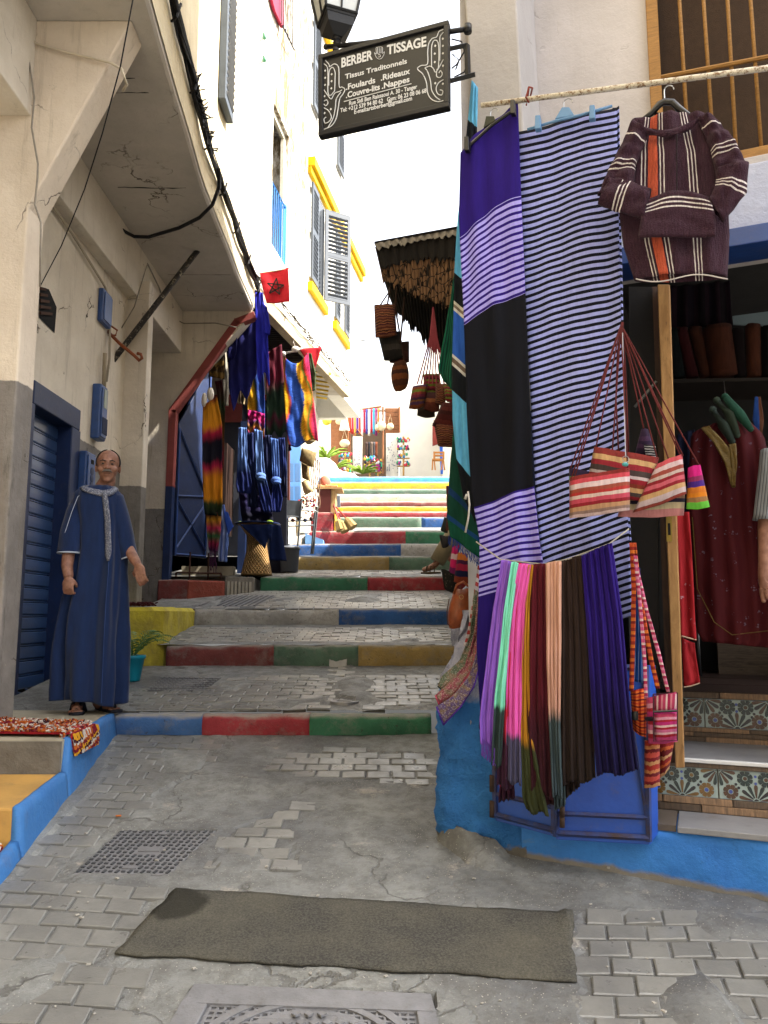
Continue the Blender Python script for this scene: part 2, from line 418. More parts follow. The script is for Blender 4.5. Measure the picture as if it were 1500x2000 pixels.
street.add([(-14, -12, gz(-12)), (14, -12, gz(-12)), (14, 1.9, gz(1.9)), (-14, 1.9, gz(1.9))], [(0, 1, 2, 3)])
street.add([(-14, 1.9, gz(1.9)), (-2, 1.9, gz(1.9)), (-2, 5, gz(4.99)), (-14, 5, gz(4.99))], [(0, 1, 2, 3)])
street.add([(2.6, 1.9, gz(1.9)), (14, 1.9, gz(1.9)), (14, 5, gz(4.99)), (2.6, 5, gz(4.99))], [(0, 1, 2, 3)])
merge(street, ground_grid(-2.6, 1.4, 5.12, 6.64, .03, .006))
merge(street, ground_grid(-2.6, 1.4, 6.68, 8.19, .05, .005))
merge(street, ground_grid(-2.6, 1.6, 8.23, 9.79, .06, .005))
for i in range(3, len(STEPS)):
    a = STEPS[i][0] + .03; b = STEPS[i + 1][0] if i + 1 < len(STEPS) else 70
    merge(street, ground_grid(-3.2 if b < 60 else -25, 3.2 if b < 60 else 25, a, b - .001, .15 if b < 60 else 2.5, .004 if b < 60 else .01))
tag(street.build('street', CONC, smooth=False), kind='structure')
STREET = [o for o in SC.objects if o.name == 'street'][0]
# pavers
m = NT('paver_stone', .5, .45); o_ = m.coord()
gi = m.n('ObjectInfo'); rnd = gi.outputs['Random']
nn = m.noise(o_, 3.2, 5, .7)
base = m.mix(m.rng(nn, .35, .65), hx('#5e5f5f'), hx('#7f7f7b'))
geo = m.n('NewGeometry'); r2 = geo.outputs['Random Per Island']
base = m.mix(m.rng(r2, 0, 1, 0, .35), base, hx('#807b71')); base = m.mix(m.rng(rnd, 0, 1, 0, .4), base, hx('#5e5d5a'))
base = m.mix(m.rng(m.noise(o_, 30, 5, .8), .58, .72, 0, .5), base, hx('#4a4743')); m.color(base)
m.rough(m.rng(m.noise(o_, 14, 4), .3, .7, .24, .52)); m.bump(m.noise(o_, 90, 5, .7), .35, .004); m.b.inputs['Specular IOR Level'].default_value = .6; PAV = m.m
m2_ = PAV.copy(); m2_.name = 'sky_glare_paver_stone'  # same stone, lightened: sky reflection on the upper treads put into the colour
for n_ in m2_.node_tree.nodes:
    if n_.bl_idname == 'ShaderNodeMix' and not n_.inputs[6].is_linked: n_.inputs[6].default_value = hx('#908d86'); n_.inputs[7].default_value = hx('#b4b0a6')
PAV_GLARE = m2_
def paver_mb(mb, cx, cy, lx, ly, cs, rs, seed, h=.022):
    r = random.Random(seed); vs = []
    tl = (r.random() - .5) * .006; tw = (r.random() - .5) * .006; up = r.uniform(-.002, .003); g = .0036 + r.random() * .0015
    def q(a, b, dz, ins):
        ax = a * (lx / 2 - g - ins); by = b * (ly / 2 - g - ins)
        x = cx + ax + by * cs; y = cy + by + ax * rs
        return (x, y, gz(y) + dz + up + tl * a + tw * b)
    seq = [(-1, -1), (1, -1), (1, 1), (-1, 1)]
    for dz, ins in ((-h, 0), (-.002, .0005), (0.0005, .005)):
        for a, b in seq: vs.append(q(a, b, dz, ins))
    fs = [(8, 9, 10, 11)]
    for k in range(2):
        for i in range(4): fs.append((k * 4 + i, k * 4 + (i + 1) % 4, k * 4 + 4 + (i + 1) % 4, k * 4 + 4 + i))
    mb.add(vs, fs)
PLIST = []
for pi_, (P, row, ln, cs, rs) in enumerate(PATCH):
    xs = [q[0] for q in P]; ys = [q[1] for q in P]
    x0, x1, y0, y1 = min(xs) - .5, max(xs) + .5, min(ys) - .3, max(ys) + .3
    nr = int((y1 - y0) / row) + 2
    for r in range(-4, nr + 4):
        for c in range(-4, int((x1 - x0) / ln) + 6):
            x = x0 + (c + (.5 if r % 2 else 0)) * ln; y = y0 + r * row
            X = x + (y - y0) * cs; Yv = y + (X - x0) * rs
            if not inpoly(X, Yv, P): continue
            if random.random() < .012: continue
            dist = sqrt(X * X + Yv * Yv)
            a_ = X / Yv
            vis = abs(a_) < .56 and Yv > 2.15
            if Yv < 1.95 or abs(X) > 2.3 or 4.9 < Yv < 5.2: continue
            PLIST.append((0 if vis else 1, dist, X, Yv, ln, row, cs, rs))
PLIST.sort()
rest = MB(); rest2 = MB(); npv = 0
for i, (v_, d_, X, Yv, ln, row, cs, rs) in enumerate(PLIST):
    if npv < 296 and v_ == 0 and Yv < 6.6:
        b = MB(); paver_mb(b, X, Yv, ln, row, cs, rs, i); b.build('paver', PAV, STREET); npv += 1
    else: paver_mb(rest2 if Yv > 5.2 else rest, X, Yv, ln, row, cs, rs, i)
rest.build('small_pavers', PAV, STREET, kind='stuff'); rest2.build('sky_glare_pavers', PAV_GLARE, STREET, kind='stuff')

# painted kerbs
PAINT = {'blue': '#3f6496', 'blue2': '#315d9c', 'red': '#99353c', 'redbrown': '#7d413e', 'green': '#3a7255', 'sage': '#56705f', 'ochre': '#9c8450',
         'white': '#b4b2ae', 'yellow': '#d9a92c', 'cream': '#d8cfae', 'sky': '#4f9fd6', 'lime': '#b9b325'}
def kerb_mat(key, wear=.45):
    nm = 'kerb_paint_' + key
    if nm in MATS: return MATS[nm]
    m = NT(nm, .75, .25); o = m.coord(); c = hx(PAINT[key])
    col = m.mix(m.rng(m.noise(o, 3, 6, .7), .35, .65), tuple(q * .62 for q in c[:3]) + (1,), c)
    w_ = m.rng(m.noise(o, 7, 6, .8), .5, .64, 0, wear); col = m.mix(w_, col, hx('#77726b'))
    ge = m.n('NewGeometry'); nz_ = m.sep(ge.outputs['Normal'])[2]
    topw = m.math('MULTIPLY', m.rng(nz_, .35, .85), m.rng(m.noise(o, 9, 5, .7), .3, .55, .35, .92))
    col = m.mix(topw, col, hx('#8a857c')); col = m.mix(m.rng(m.noise(o, 20, 6, .8), .6, .65, 0, .8), col, hx('#3b3834'))
    m.color(col); m.bump(m.math('ADD', m.noise(o, 18, 6, .75), m.math('MULTIPLY', m.noise(o, 90, 4), .4)), .7, .012)
    MATS[nm] = m.m; return m.m
for i, (Y, pt, pb, pxl, pxr, dep, segs) in enumerate(STEPS):
    zt = tz(pt, Y); zb = tz(pb, Y); ks = thing('kerb_step', None, None, (0, Y, zb)); ks['kind'] = 'structure'; ks.name = 'step'
    for j, (p0, colr) in enumerate(segs):
        p1 = segs[j + 1][0] if j + 1 < len(segs) else pxr
        xa = ray(p0, pt)[0] * Y; xb = ray(p1, pt)[0] * Y
        if i > 0 and j == len(segs) - 1: xb += .4
        n = max(3, int((xb - xa) / (.035 if i < 4 else .09))); mb = MB(); vs = []
        bulge = .05 if i == 0 else .03
        prof = [(-.0, -.06), (-.004, 0.35), (0.0, .7), (.006, .9), (.03, 1.0), (.08, 1.0), (dep, .97), (dep + .01, .5)]
        for a in range(n + 1):
            x = lerp(xa, xb, a / n); wob = .012 * noise.noise(Vector((x * 1.7, i * 5, 0))) + (-bulge * sin(pi * min(1, max(0, (x + 1.9) / 2.6))) if i == 0 else 0)
            for k, (dy, h) in enumerate(prof):
                nzv = noise.noise(Vector((x * 9, h * 3 + dy * 9, i * 3.3))); nz2 = noise.noise(Vector((x * 26, h * 7, i)))
                am = (.016 if i in (0, 1, 3, 4) else .008)
                z = lerp(zb, zt, h) + (am * .5 * nzv if k > 2 else 0) + (.01 * noise.noise(Vector((x * 1.3, i * 7.7, 2))) if k > 1 else 0)
                vs.append((x, Y + dy + wob - (am * (nzv + .5 * nz2) if k < 5 else 0), z))
        K = len(prof)
        mb.add(vs, [(a * K + k, (a + 1) * K + k, (a + 1) * K + k + 1, a * K + k + 1) for a in range(n) for k in range(K - 1)] + [tuple(range(K)), tuple(n * K + k for k in range(K - 1, -1, -1))])
        mb.build('painted_block', kerb_mat(colr), ks, smooth=True)

# iron covers
IRON = simple('cast_iron', '#4d4f52', .5, .35, 12, .3, 120, .4, .35, dirt=.5)
IRON2 = simple('cast_iron_light', '#858588', .45, .3, 12, .3, 120, .5, .35, dirt=.4)
def gpt(x, y, dz=0): return Vector((x, y, gz(y) + dz))
def quadmap(c, seg=0):
    P = [G(*q, seg) for q in c]
    return lambda u, v: (P[0] * (1 - u) + P[1] * u) * (1 - v) + (P[3] * (1 - u) + P[2] * u) * v
def strip_on(mb, mp, u0, v0, u1, v1, wd, h, dz=0, mi=0):
    a = mp(u0, v0); b = mp(u1, v1); t = (b - a); t.normalize(); nrm = Vector((0, -GS, 1)).normalized(); s = t.cross(nrm) * wd / 2
    up = nrm * h; z = Vector((0, 0, dz))
    mb.hexa([a - s + z, b - s + z, b - s + z + up, a - s + z + up, a + s + z, b + s + z, b + s + z + up, a + s + z + up], mi)
def plate(mb, mp, dz, h, u0=0, v0=0, u1=1, v1=1):
    z = Vector((0, 0, dz)); up = Vector((0, 0, h)); c = [mp(u0, v0) + z, mp(u1, v0) + z, mp(u1, v1) + z, mp(u0, v1) + z]
    mb.hexa([c[0], c[1], c[1] + up, c[0] + up, c[3], c[2], c[2] + up, c[3] + up])
# tread-plate cover at left
mp = quadmap([(143, 1706), (330, 1708), (422, 1622), (236, 1622)])
t = thing('manhole_cover', 'grey checker-plate iron cover set crooked in the paving left of the pale paver patch', 'manhole cover', mp(.5, .5))
b = MB(); plate(b, mp, -.03, .03); b.build('cover_plate', IRON2, t, bevel=.004)
b = MB()
for i in range(15):
    for j in range(12):
        u = (i + .5) / 15; v = (j + .5) / 12
        if .38 < u < .68 and .42 < v < .6: continue
        if (i + j) % 2: strip_on(b, mp, u - .02, v, u + .02, v, .011, .004, 0.0005)
        else: strip_on(b, mp, u, v - .028, u + .005, v + .028, .011, .004, 0.0005)
b.build('raised_tread', IRON, t, kind='stuff')
for q_ in ((.42, .51, .64, .51, .03), (.45, .9, .55, .9, .02), (.45, .12, .6, .12, .02)):
    b = MB(); strip_on(b, mp, *q_, .005, .0005); b.build('cast_lug', IRON2, t)
# big frame cover at bottom edge
mp = quadmap([(250, 2150), (880, 2150), (842, 1945), (378, 1925)])
t = thing('manhole_cover', 'large dark square manhole frame with round ribbed lid at the bottom edge of the photo', 'manhole cover', mp(.5, .5))
b = MB()
for (a0, b0, a1, b1) in ((0, 0, 1, .06), (0, .8, 1, 1), (0, .06, .1, .8), (.93, .06, 1, .8)): plate(b, mp, -.02, .028, a0, b0, a1, b1)
b.build('iron_frame', IRON2, t, bevel=.004)
b = MB(); plate(b, mp, -.035, .03, .1, .06, .93, .8); b.build('base_plate', IRON2, t)
b = MB()
for i in range(27):
    u = .115 + i * .03
    strip_on(b, mp, u, .08, u, .79, .007, .006, -.005)
for j in range(15):
    v = .1 + j * .05; strip_on(b, mp, .11, v, .92, v, .007, .006, -.0045)
b.build('grid_rib', IRON2, t, kind='stuff')
ctr = mp(.52, .2); b = MB(); nrm = Vector((0, -GS, 1)).normalized(); ax1 = Vector((1, 0, 0)); ax2 = nrm.cross(ax1)
for r0, r1, h in ((0, .255, .001), (.27, .29, .006), (.31, .335, .005)):
    vs = []; n = 48
    for k in range(n):
        d = ax1 * cos(2 * pi * k / n) + ax2 * sin(2 * pi * k / n)
        for rr, zz in ((r0, -.02), (r0, h), (r1, h), (r1, -.02)): vs.append(ctr + d * rr + nrm * zz)
    b.add(vs, [(k * 4 + i, k * 4 + i + 1, ((k + 1) % n) * 4 + i + 1, ((k + 1) % n) * 4 + i) for k in range(n) for i in range(3)])
b.build('round_lid', IRON2, t)
b = MB()
for i in range(-6, 7):
    for j in range(-6, 7):
        if i * i + j * j < 38:
            c = ctr + ax1 * (i * .037 + (j % 2) * .018) + ax2 * j * .037 + nrm * .008
            b.box(c, (.02, .02, .006), rz=pi / 4)
b.build('stud', IRON2, t, kind='stuff')
# small grates on upper treads
mp = quadmap([(283, 1350), (398, 1350), (432, 1324), (312, 1322)], 1)
t = thing('drain_grate', 'small rusty patterned iron grate in front of the red brown kerb', 'drain cover', mp(.5, .5))
b = MB(); plate(b, mp, -.02, .02); b.build('grate_plate', IRON, t)
b = MB()
for i in range(12):
    for j in range(7):
        u = (i + .5) / 12; v = (j + .5) / 7; strip_on(b, mp, u - .028, v, u + .028, v, .022, .006, 0)
b.build('grate_stud', IRON2, t, kind='stuff')
mp = quadmap([(380, 1185), (500, 1185), (540, 1163), (440, 1163)], 3)
t = thing('drain_grate', 'worn flat iron grate beside the stone step below the blue textile shop', 'drain cover', mp(.5, .5))
b = MB(); plate(b, mp, -.02, .022); b.build('grate_plate', IRON2, t)
b = MB()
for i in range(10):
    u = (i + .5) / 10; strip_on(b, mp, u, .05, u, .95, .02, .005, .002)
b.build('grate_bar', IRON, t, kind='stuff')
c = G(674, 1371, 1); t = thing('drain_hole', 'small round iron drain ring in broken paving right of the centre', 'drain cover', c)
b = MB(); vs = []; n = 24
for k in range(n):
    d = Vector((cos(2 * pi * k / n), sin(2 * pi * k / n), 0))
    for rr, zz in ((.055, -.02), (.06, .008), (.1, .008), (.105, -.02)): vs.append(c + d * rr + Vector((0, 0, zz)))
b.add(vs, [(k * 4 + i, k * 4 + i + 1, ((k + 1) % n) * 4 + i + 1, ((k + 1) % n) * 4 + i) for k in range(n) for i in range(3)]); b.build('ring', IRON2, t)
b = MB(); b.lathe(c + Vector((0, 0, -.012)), [(.058, 0), (.058, .012)], 20); b.build('dark_lid', simple('black_iron', '#151515', .7), t)

# doormat
m = NT('mat_felt', .95, .1); o_ = m.coord()
c_ = m.mix(m.rng(m.noise(o_, 130, 3, .8), .35, .65), hx('#343330'), hx('#56544e')); c_ = m.mix(m.rng(m.noise(o_, 3, 4), .4, .65, 0, .35), c_, hx('#6a6658'))
vo = m.n('VectorMath', operation='DISTANCE'); m.L(o_, vo.inputs[0]); q = G(348, 1772); vo.inputs[1].default_value = (q.x, q.y, q.z)
c_ = m.mix(m.rng(m.math('ADD', vo.outputs['Value'], m.math('MULTIPLY', m.noise(o_, 12), .08)), .13, .16, .75, 0), c_, hx('#24231e'))
c_ = m.mix(m.rng(m.noise(o_, 60, 5, .9), .72, .75), c_, hx('#a9a394')); m.color(c_); m.bump(m.noise(o_, 200, 3), .8, .006); FELT = m.m
c4 = [G(222, 1868), G(1128, 1923), G(1117, 1790), G(342, 1740)]
b = MB(); vs = []; nu, nv = 60, 18
for j in range(nv + 1):
    for i in range(nu + 1):
        u = i / nu; v = j / nv; p = (c4[0] * (1 - u) + c4[1] * u) * (1 - v) + (c4[3] * (1 - u) + c4[2] * u) * v
        e = .012 * noise.noise(Vector((u * 9, v * 3, 4))); p.z = gz(p.y) + .009 + .005 * noise.noise(Vector((u * 7, v * 4, 1))) + (.012 if (u > .97 and v > .8) else 0)
        if j in (0, nv): p.y += e
        if i in (0, nu): p.x += e * 1.6 + random.uniform(-.004, .004)
        if j in (0, nv): p.y += random.uniform(-.003, .003)
        vs.append(p)
b.add(vs, [(j * (nu + 1) + i, j * (nu + 1) + i + 1, (j + 1) * (nu + 1) + i + 1, (j + 1) * (nu + 1) + i) for j in range(nv) for i in range(nu)])
tag(b.build('floor_mat', FELT, smooth=True, solid=.007), 'long worn grey brown felt mat lying across the street in front', 'mat')

# litter: paper crumbs and grit
b = MB(); rr = random.Random(11)
for k in range(60):
    p = G(rr.uniform(60, 1300), rr.uniform(1450, 1990)); r = rr.uniform(.003, .008); p.z += .006 + (.012 if 222 < p.x * 300 else 0); b.box(p, (r * 2, r * 1.3, r * .5), rz=rr.uniform(0, 3))
tag(b.build('litter', simple('paper_crumb', '#a8a39a', .9), kind='stuff'), 'small paper crumbs and grit scattered over the street', 'litter')
b = MB(); p = G(231, 1597); b.tube([p + Vector((-.012, 0, .008)), p + Vector((.012, .004, .008))], .004, 6); tag(b.build('cigarette_butt', simple('orange_filter', '#b0622a', .9)), 'orange cigarette butt on the paving above the checker-plate cover', 'cigarette butt')
# ================================================================ LEFT SIDE: buildings
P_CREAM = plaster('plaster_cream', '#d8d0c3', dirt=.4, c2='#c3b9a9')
P_TWO = plaster('plaster_two_tone', '#dad1c1', '#86817b', 1.50, dirt=.55, c2='#c6bcab')
P_TWO_B = plaster('plaster_two_tone_low', '#d4cbbc', '#7a7671', 1.26, dirt=.5, c2='#bab0a1')
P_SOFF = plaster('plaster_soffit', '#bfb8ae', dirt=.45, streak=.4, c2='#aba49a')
P_WALL = plaster('plaster_upper_wall', '#ded2b4', dirt=.35, c2='#cdbf9f')
P_PIL = plaster('plaster_near_pillar', '#d8cbb9', '#837d77', 1.38, dirt=.5, c2='#c6b7a5')
BLUE = simple('blue_gloss_paint', '#1f3f7c', .38, .3, 5, .2, 50, .5, dirt=.25)
BLUE_D = simple('blue_dark_paint', '#122750', .5, .35, 5, .2, 50, .4, dirt=.2)
BLUE_SH = simple('blue_shutter_paint', '#2f4a78', .3, .35, 3, .1, 40, .6, c2='#263d66', dirt=.25)
BLUE_BOX = simple('blue_box_paint', '#2f4f88', .42, .3, 9, .2, 60, .5, dirt=.4)
REDP = simple('red_brown_paint', '#8d4642', .8, .2, 6, .4, 40, dirt=.25)
GREYC = simple('grey_cement', '#77726a', .85, .35, 5, .6, 30, c2='#524d46', dist=.01, dirt=.4)
LED = simple('ledge_concrete', '#a39b87', .75, .3, 4, .35, 40, c2='#857d6c', dist=.008, dirt=.35)
TREADY = simple('ledge_ochre_tile', '#b98f4c', .7, .3, 3, .25, 50, c2='#94733f', dist=.006, dirt=.4)
BLUE_L = simple('blue_ledge_paint', '#3b6fa6', .7, .3, 3, .6, 25, c2='#2c5f98', dist=.012, dirt=.35)
DARK = simple('dark_void', '#0d0c0b', .9, .3, 5, 0)
IRONB = simple('black_cable', '#17161a', .6, .3, 20, .2, 90)
GREYCAB = simple('grey_cable', '#8b8377', .7, .3, 20, .2, 90)

XW = -2.62
house = thing('balcony_house', 'cream plastered house with overhanging upper floor and blue roller shutter on the left', 'house', (XW, 6.5, -.6))
# ledge walls etc
b = MB()
b.aabb(-3.4, XW, 4.64, 5.55, -1.2, 3.74); b.aabb(-3.4, XW, 6.45, 7.55, -1.2, 3.74); b.aabb(-3.4, XW, 5.55, 6.45, 1.72, 3.74)
b.aabb(-3.6, -2.95, 7.55, 9.14, -1.2, 3.74)
b.build('wall', P_TWO, house)
b = MB(); b.prism([(XW - .9, 9.14, -1.0), (-2.63, 9.14, -1.0), (-2.63, 9.14, 2.5), (-1.62, 9.14, 3.74), (XW - .9, 9.14, 3.74)], (0, .2, 0)); b.build('bracket_wall', P_TWO_B, house)
b = MB(); b.prism([(-3.6, 4.42, -1.2), (-2.18, 4.42, -1.2), (-2.18, 4.42, 2.475), (-1.60, 4.42, 3.74), (-3.6, 4.42, 3.74)], (0, .22, 0)); b.build('near_pillar', P_PIL, house, bevel=.012)
b = MB(); b.aabb(XW - .05, -2.40, 7.50, 7.66, -1, 3.4); b.build('middle_pillar', P_TWO_B, house, bevel=.01)
b = MB(); b.aabb(-3.0, -2.50, 4.64, 9.14, 3.2, 3.74); b.aabb(-3.4, -2.2, 2.8, 4.42, 3.08, 3.74); b.build('beam', P_CREAM, house, bevel=.008)
# soffit and fascia: wavy edge following the photograph's overhang
def xe(Y): return -1.45 - .16 * min(1, (Y - 4.2) / 2.2) - .01 * (Y - 6.4 if Y > 6.4 else 0) + .018 * noise.noise(Vector((Y * 1.3, 0, 0)))
b = MB(); ys = [-6, -3, 0, 1.5, 2.2] + [2.6 + i * .12 for i in range(56)]; ys = [y for y in ys if y < 9.18] + [9.18]
vs = []
for y in ys:
    x = xe(y); wz = .02 * noise.noise(Vector((y * 2, 4, 0)))
    for (xx, zz) in ((-3.6, 3.74), (x - .02, 3.74 + wz * .5), (x, 3.76 + wz), (x + .01, 3.86), (x - .01, 3.98 + wz), (x - .03, 4.05), (-3.6, 4.06)): vs.append((xx, y, zz))
K = 7
b.add(vs, [(i * K + k, (i + 1) * K + k, (i + 1) * K + (k + 1) % K, i * K + (k + 1) % K) for i in range(len(ys) - 1) for k in range(K)] + [tuple(range(K)), tuple((len(ys) - 1) * K + k for k in range(K - 1, -1, -1))])
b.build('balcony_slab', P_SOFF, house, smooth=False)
b = MB(); vs = []
for y in ys:
    x = xe(y)
    for zz in (3.79, 3.95, 4.1, 4.6, 6.0, 9.0): vs.append((x + .012 + (.015 * noise.noise(Vector((y * 2.2, zz * 1.5, 0))) if zz > 3.8 else 0) - (.02 if zz > 4.2 else 0), y, zz))
K = 6
b.add(vs, [(i * K + k, (i + 1) * K + k, (i + 1) * K + k + 1, i * K + k + 1) for i in range(len(ys) - 1) for k in range(K - 1)])
o0 = len(b.v); b.add([(xe(9.18) - .01, 9.181, 3.8), (-4.5, 9.181, 3.8), (-4.5, 9.181, 9), (xe(9.18) - .01, 9.181, 9), (-4.5, -6, 9), (xe(-6), -6, 9)], [(0, 1, 2, 3), (3, 2, 4, 5)]); b.aabb(-3.6, -3.4, -6, 4.4, -1.9, 3.74)
b.build('upper_wall', P_WALL, house, smooth=True)
b = MB()
for (ya, yb, z0, xx) in ((5.62, 5.72, 3.7385, 0), ):
    pass
# cracks: thin broken-plaster ridges on the soffit
for Y_, a, c in ((4.95, -2.2, -1.75), (6.35, -2.35, -1.75), (8.1, -2.4, -1.7), (5.1, -2.0, -1.7)):
    pts = [(lerp(a, c, k / 10), Y_ + .02 * noise.noise(Vector((k, Y_, 0))), 3.737) for k in range(11)]
    b = MB(); b.tube(pts, [.001 + .006 * abs(noise.noise(Vector((k * 1.7, Y_, 3)))) for k in range(11)], 5); b.build('soffit_crack', DARK, house)
# window shutter leaf on upper wall
sh = MB(); sh.aabb(-1.62, -1.55, 6.9, 7.3, 5.0, 7.4); f_ = sh.build('shutter_frame', simple('grey_blue_window', '#4a525c', .6), house, bevel=.005)
b = MB()
for i in range(30): b.box((-1.545, 7.1, 5.1 + i * .075), (.02, .3, .03), R=Matrix.Rotation(radians(35), 3, 'Y'))
b.build('louvre_slat', simple('grey_louvre', '#77797a', .6), house)
# wall shutter frame
b = MB(); b.aabb(-2.80, XW + .012, 5.56, 6.44, 1.56, 1.74); b.aabb(-2.80, XW + .012, 6.28, 6.46, -.62, 1.56); b.aabb(-2.8, XW + .01, 5.50, 5.60, -.62, 1.56)
b.build('shutter_frame', BLUE_D, house, bevel=.008)
b0 = None
for i in range(19):
    z = -.56 + i * .1115
    b = MB(); vs = []
    prof = [(-.006, 0), (.012, .002), (.016, .010), (.017, .045), (.016, .086), (.012, .090), (-.006, .092), (-.006, .097), (.010, .098), (.010, .107), (-.006, .1085), (-.006, .1115)]
    for y in (5.60, 6.28):
        for (dx, dz) in prof: vs.append((-2.745 + dx, y, z + dz))
    K = len(prof); b.add(vs, [(k, K + k, K + k + 1, k + 1) for k in range(K - 1)])
    b.build('shutter_slat', BLUE_SH, house)
b = MB(); b.aabb(-2.79, -2.75, 5.56, 6.4, -.62, 1.6); b.build('shutter_back', DARK, house)
b = MB()
for yy in (5.75, 5.95):
    b.tube([(-2.72, yy, -.56), (-2.66, yy, -.575), (-2.6, yy, -.585), (-2.6, yy + .12, -.585), (-2.68, yy + .12, -.575)], .008, 6)
b.build('shutter_lock_bar', BLUE_SH, house)
# hole in wall
pts = [(78, 560), (95, 565), (110, 600), (106, 650), (76, 620)]
b = MB(); b.prism([PX(*q, XW + .004) for q in pts], (.003, 0, 0)); b.build('broken_hole', DARK, house)
b = MB(); 
for i in range(5): b.prism([PX(a_, c_, XW + .012) for a_, c_ in ((77, 560 + i * 12), (88 + i * 3, 563 + i * 12), (88 + i * 3, 568 + i * 12), (77, 566 + i * 12))], (.012, 0, 0))
b.build('broken_brick', simple('old_brick', '#4a3328', .9), house)
# tall blue door in the recess
b = MB(); b.aabb(-2.94, -2.90, 7.68, 9.12, .10, 2.9); d_ = b.build('side_door', BLUE_D, house, bevel=.006)
b = MB()
for (y0, y1, z0, z1) in ((7.7, 7.82, .1, 2.9), (8.35, 8.47, .1, 2.9), (8.98, 9.12, .1, 3.0), (7.82, 8.35, 2.25, 2.4), (8.47, 8.98, 2.25, 2.4), (7.82, 8.35, 1.1, 1.22), (8.47, 8.98, 1.1, 1.22), (7.7, 9.12, 2.9, 3.02)):
    b.aabb(-2.90, -2.87, y0, y1, z0, z1)
b.build('door_rail', BLUE, house, bevel=.004)
b = MB(); 
for i in range(6): b.tube([(-2.885, 7.9 + i * .18, 2.4), (-2.885, 7.9 + i * .18, 2.9)], .009, 6)
b.build('transom_bar', BLUE, house)
b = MB(); b.aabb(-2.95, -2.86, 7.66, 9.14, -.3, .10); b.build('door_sill_tile', simple('patterned_sill', '#8a7f63', .6, .3, 30, .5, 60), house)

# ledge with steps
led = thing('entrance_ledge', 'raised concrete ledge with ochre step and blue painted side along the left wall', 'ledge', (-2.0, 4.4, -.8))
xE = lambda Y: -1.50 - (Y - 3.15) * .112
def edgewall(Ya, Yb, ztf, name, mat, par, th=.03):
    mb = MB(); vs = []; n = int((Yb - Ya) / .04) + 2
    for i in range(n + 1):
        Y = lerp(Ya, Yb, i / n); g = gz(min(Y, 4.99)) - .05; zt = ztf(Y); x = xE(Y)
        for k, (dx, h) in enumerate(((0.03, 0), (.02, .4), (.008, .8), (0, .97), (-.02, 1), (-th, 1.0), (-th, 0))):
            vs.append((x + dx + .008 * noise.noise(Vector((Y * 7, h * 4, 2))), Y, lerp(g, zt, h) + (.004 * noise.noise(Vector((Y * 15, 0, 0))) if h > .9 else 0)))
    K = 7; mb.add(vs, [(i * K + k, i * K + k + 1, (i + 1) * K + k + 1, (i + 1) * K + k) for i in range(n) for k in range(K - 1)] + [tuple(range(K)), tuple(n * K + k for k in range(K - 1, -1, -1))])
    return mb.build(name, mat, par, smooth=True)
def ztop(Y):
    if Y > 3.98: return -.622 + .006 * (Y - 4)
    if Y > 3.3: return -.80 + (Y - 3.3) * .03
    return -.95
edgewall(3.98, 4.98, ztop, 'blue_side', BLUE_L, led); edgewall(3.34, 3.98, ztop, 'blue_side', BLUE_L, led); edgewall(2.3, 3.34, lambda Y: -.93 - (3.34 - Y) * .15, 'blue_side', BLUE_L, led)
b = MB(); b.prism([(xE(3.98) - .024, 3.98, -.628), (xE(4.98) - .024, 5.14, -.620), (-1.75, 5.14, -.62), (-2.05, 6.6, -.50), (-3.0, 6.6, -.60), (-3.0, 3.98, -.628)], (0, 0, -.6)); b.build('top_slab', LED, led)
b = MB(); b.aabb(-3.0, xE(3.98) - .026, 3.965, 3.98, -.9, -.632); b.build('riser', GREYC, led)
b = MB(); b.prism([(xE(3.34) - .024, 3.34, -.802), (xE(3.96) - .024, 3.96, -.786), (-3, 3.96, -.786), (-3, 3.34, -.802)], (0, 0, -.5)); b.build('ochre_step', TREADY, led, bevel=.01)
b = MB(); b.prism([(xE(2.3) - .024, 2.3, -1.09), (xE(3.33) - .024, 3.33, -.96), (-3, 3.33, -.96), (-3, 2.3, -1.09)], (0, 0, -.4)); b.build('lowest_step', LED, led, bevel=.01)

# yellow block
m_yel = simple('yellow_painted_plaster', '#c4b535', .8, .3, 7, .9, 16, c2='#9a8d3a', dist=.015, dirt=.35)
yb = MB(); vs = []
P0 = [(-2.9, 6.55), (-2.2, 6.58), (-1.97, 6.64), (-1.90, 6.75), (-1.95, 7.2), (-2.0, 8.16)]
path = [plL(P0, i / 40) for i in range(41)]
for (x, y) in path:
    for k, h in enumerate((-.55, -.3, -.1, .03, .065)):
        nn_ = .02 * noise.noise(Vector((x * 5, y * 5, h * 5))); ins = .03 if k == 4 else 0
        vs.append((x + nn_ - ins, y + nn_ * .3 + ins * .4, h if k < 4 else h + .01 * noise.noise(Vector((x * 3, y * 3, 0)))))
K = 5; yb.add(vs, [(i * K + k, (i + 1) * K + k, (i + 1) * K + k + 1, i * K + k + 1) for i in range(40) for k in range(4)])
yb.add([vs[i * K + 4] for i in range(41)] + [(-3.0, 8.16, .06), (-3.0, 6.55, .06)], [tuple(range(43))])
tag(yb.build('yellow_platform', m_yel, smooth=False), 'yellow painted platform behind the potted palm at the edge of the steps', 'platform')

# rope rug on yellow block
b = MB(); 
for k in range(260):
    x = random.uniform(-2.55, -2.02); y = 6.66 + random.uniform(-.04, .25); a = random.uniform(0, 6.28); l = .035
    b.tube([(x, y, .075 + random.uniform(0, .03)), (x + l * cos(a), y + l * sin(a), .08 + random.uniform(0, .03))], .006, 4)
tag(b.build('shaggy_mat', simple('maroon_rag', '#4a1a20', .95, .4, 30)), 'dark maroon shaggy rag rug lying on the yellow platform', 'rug')

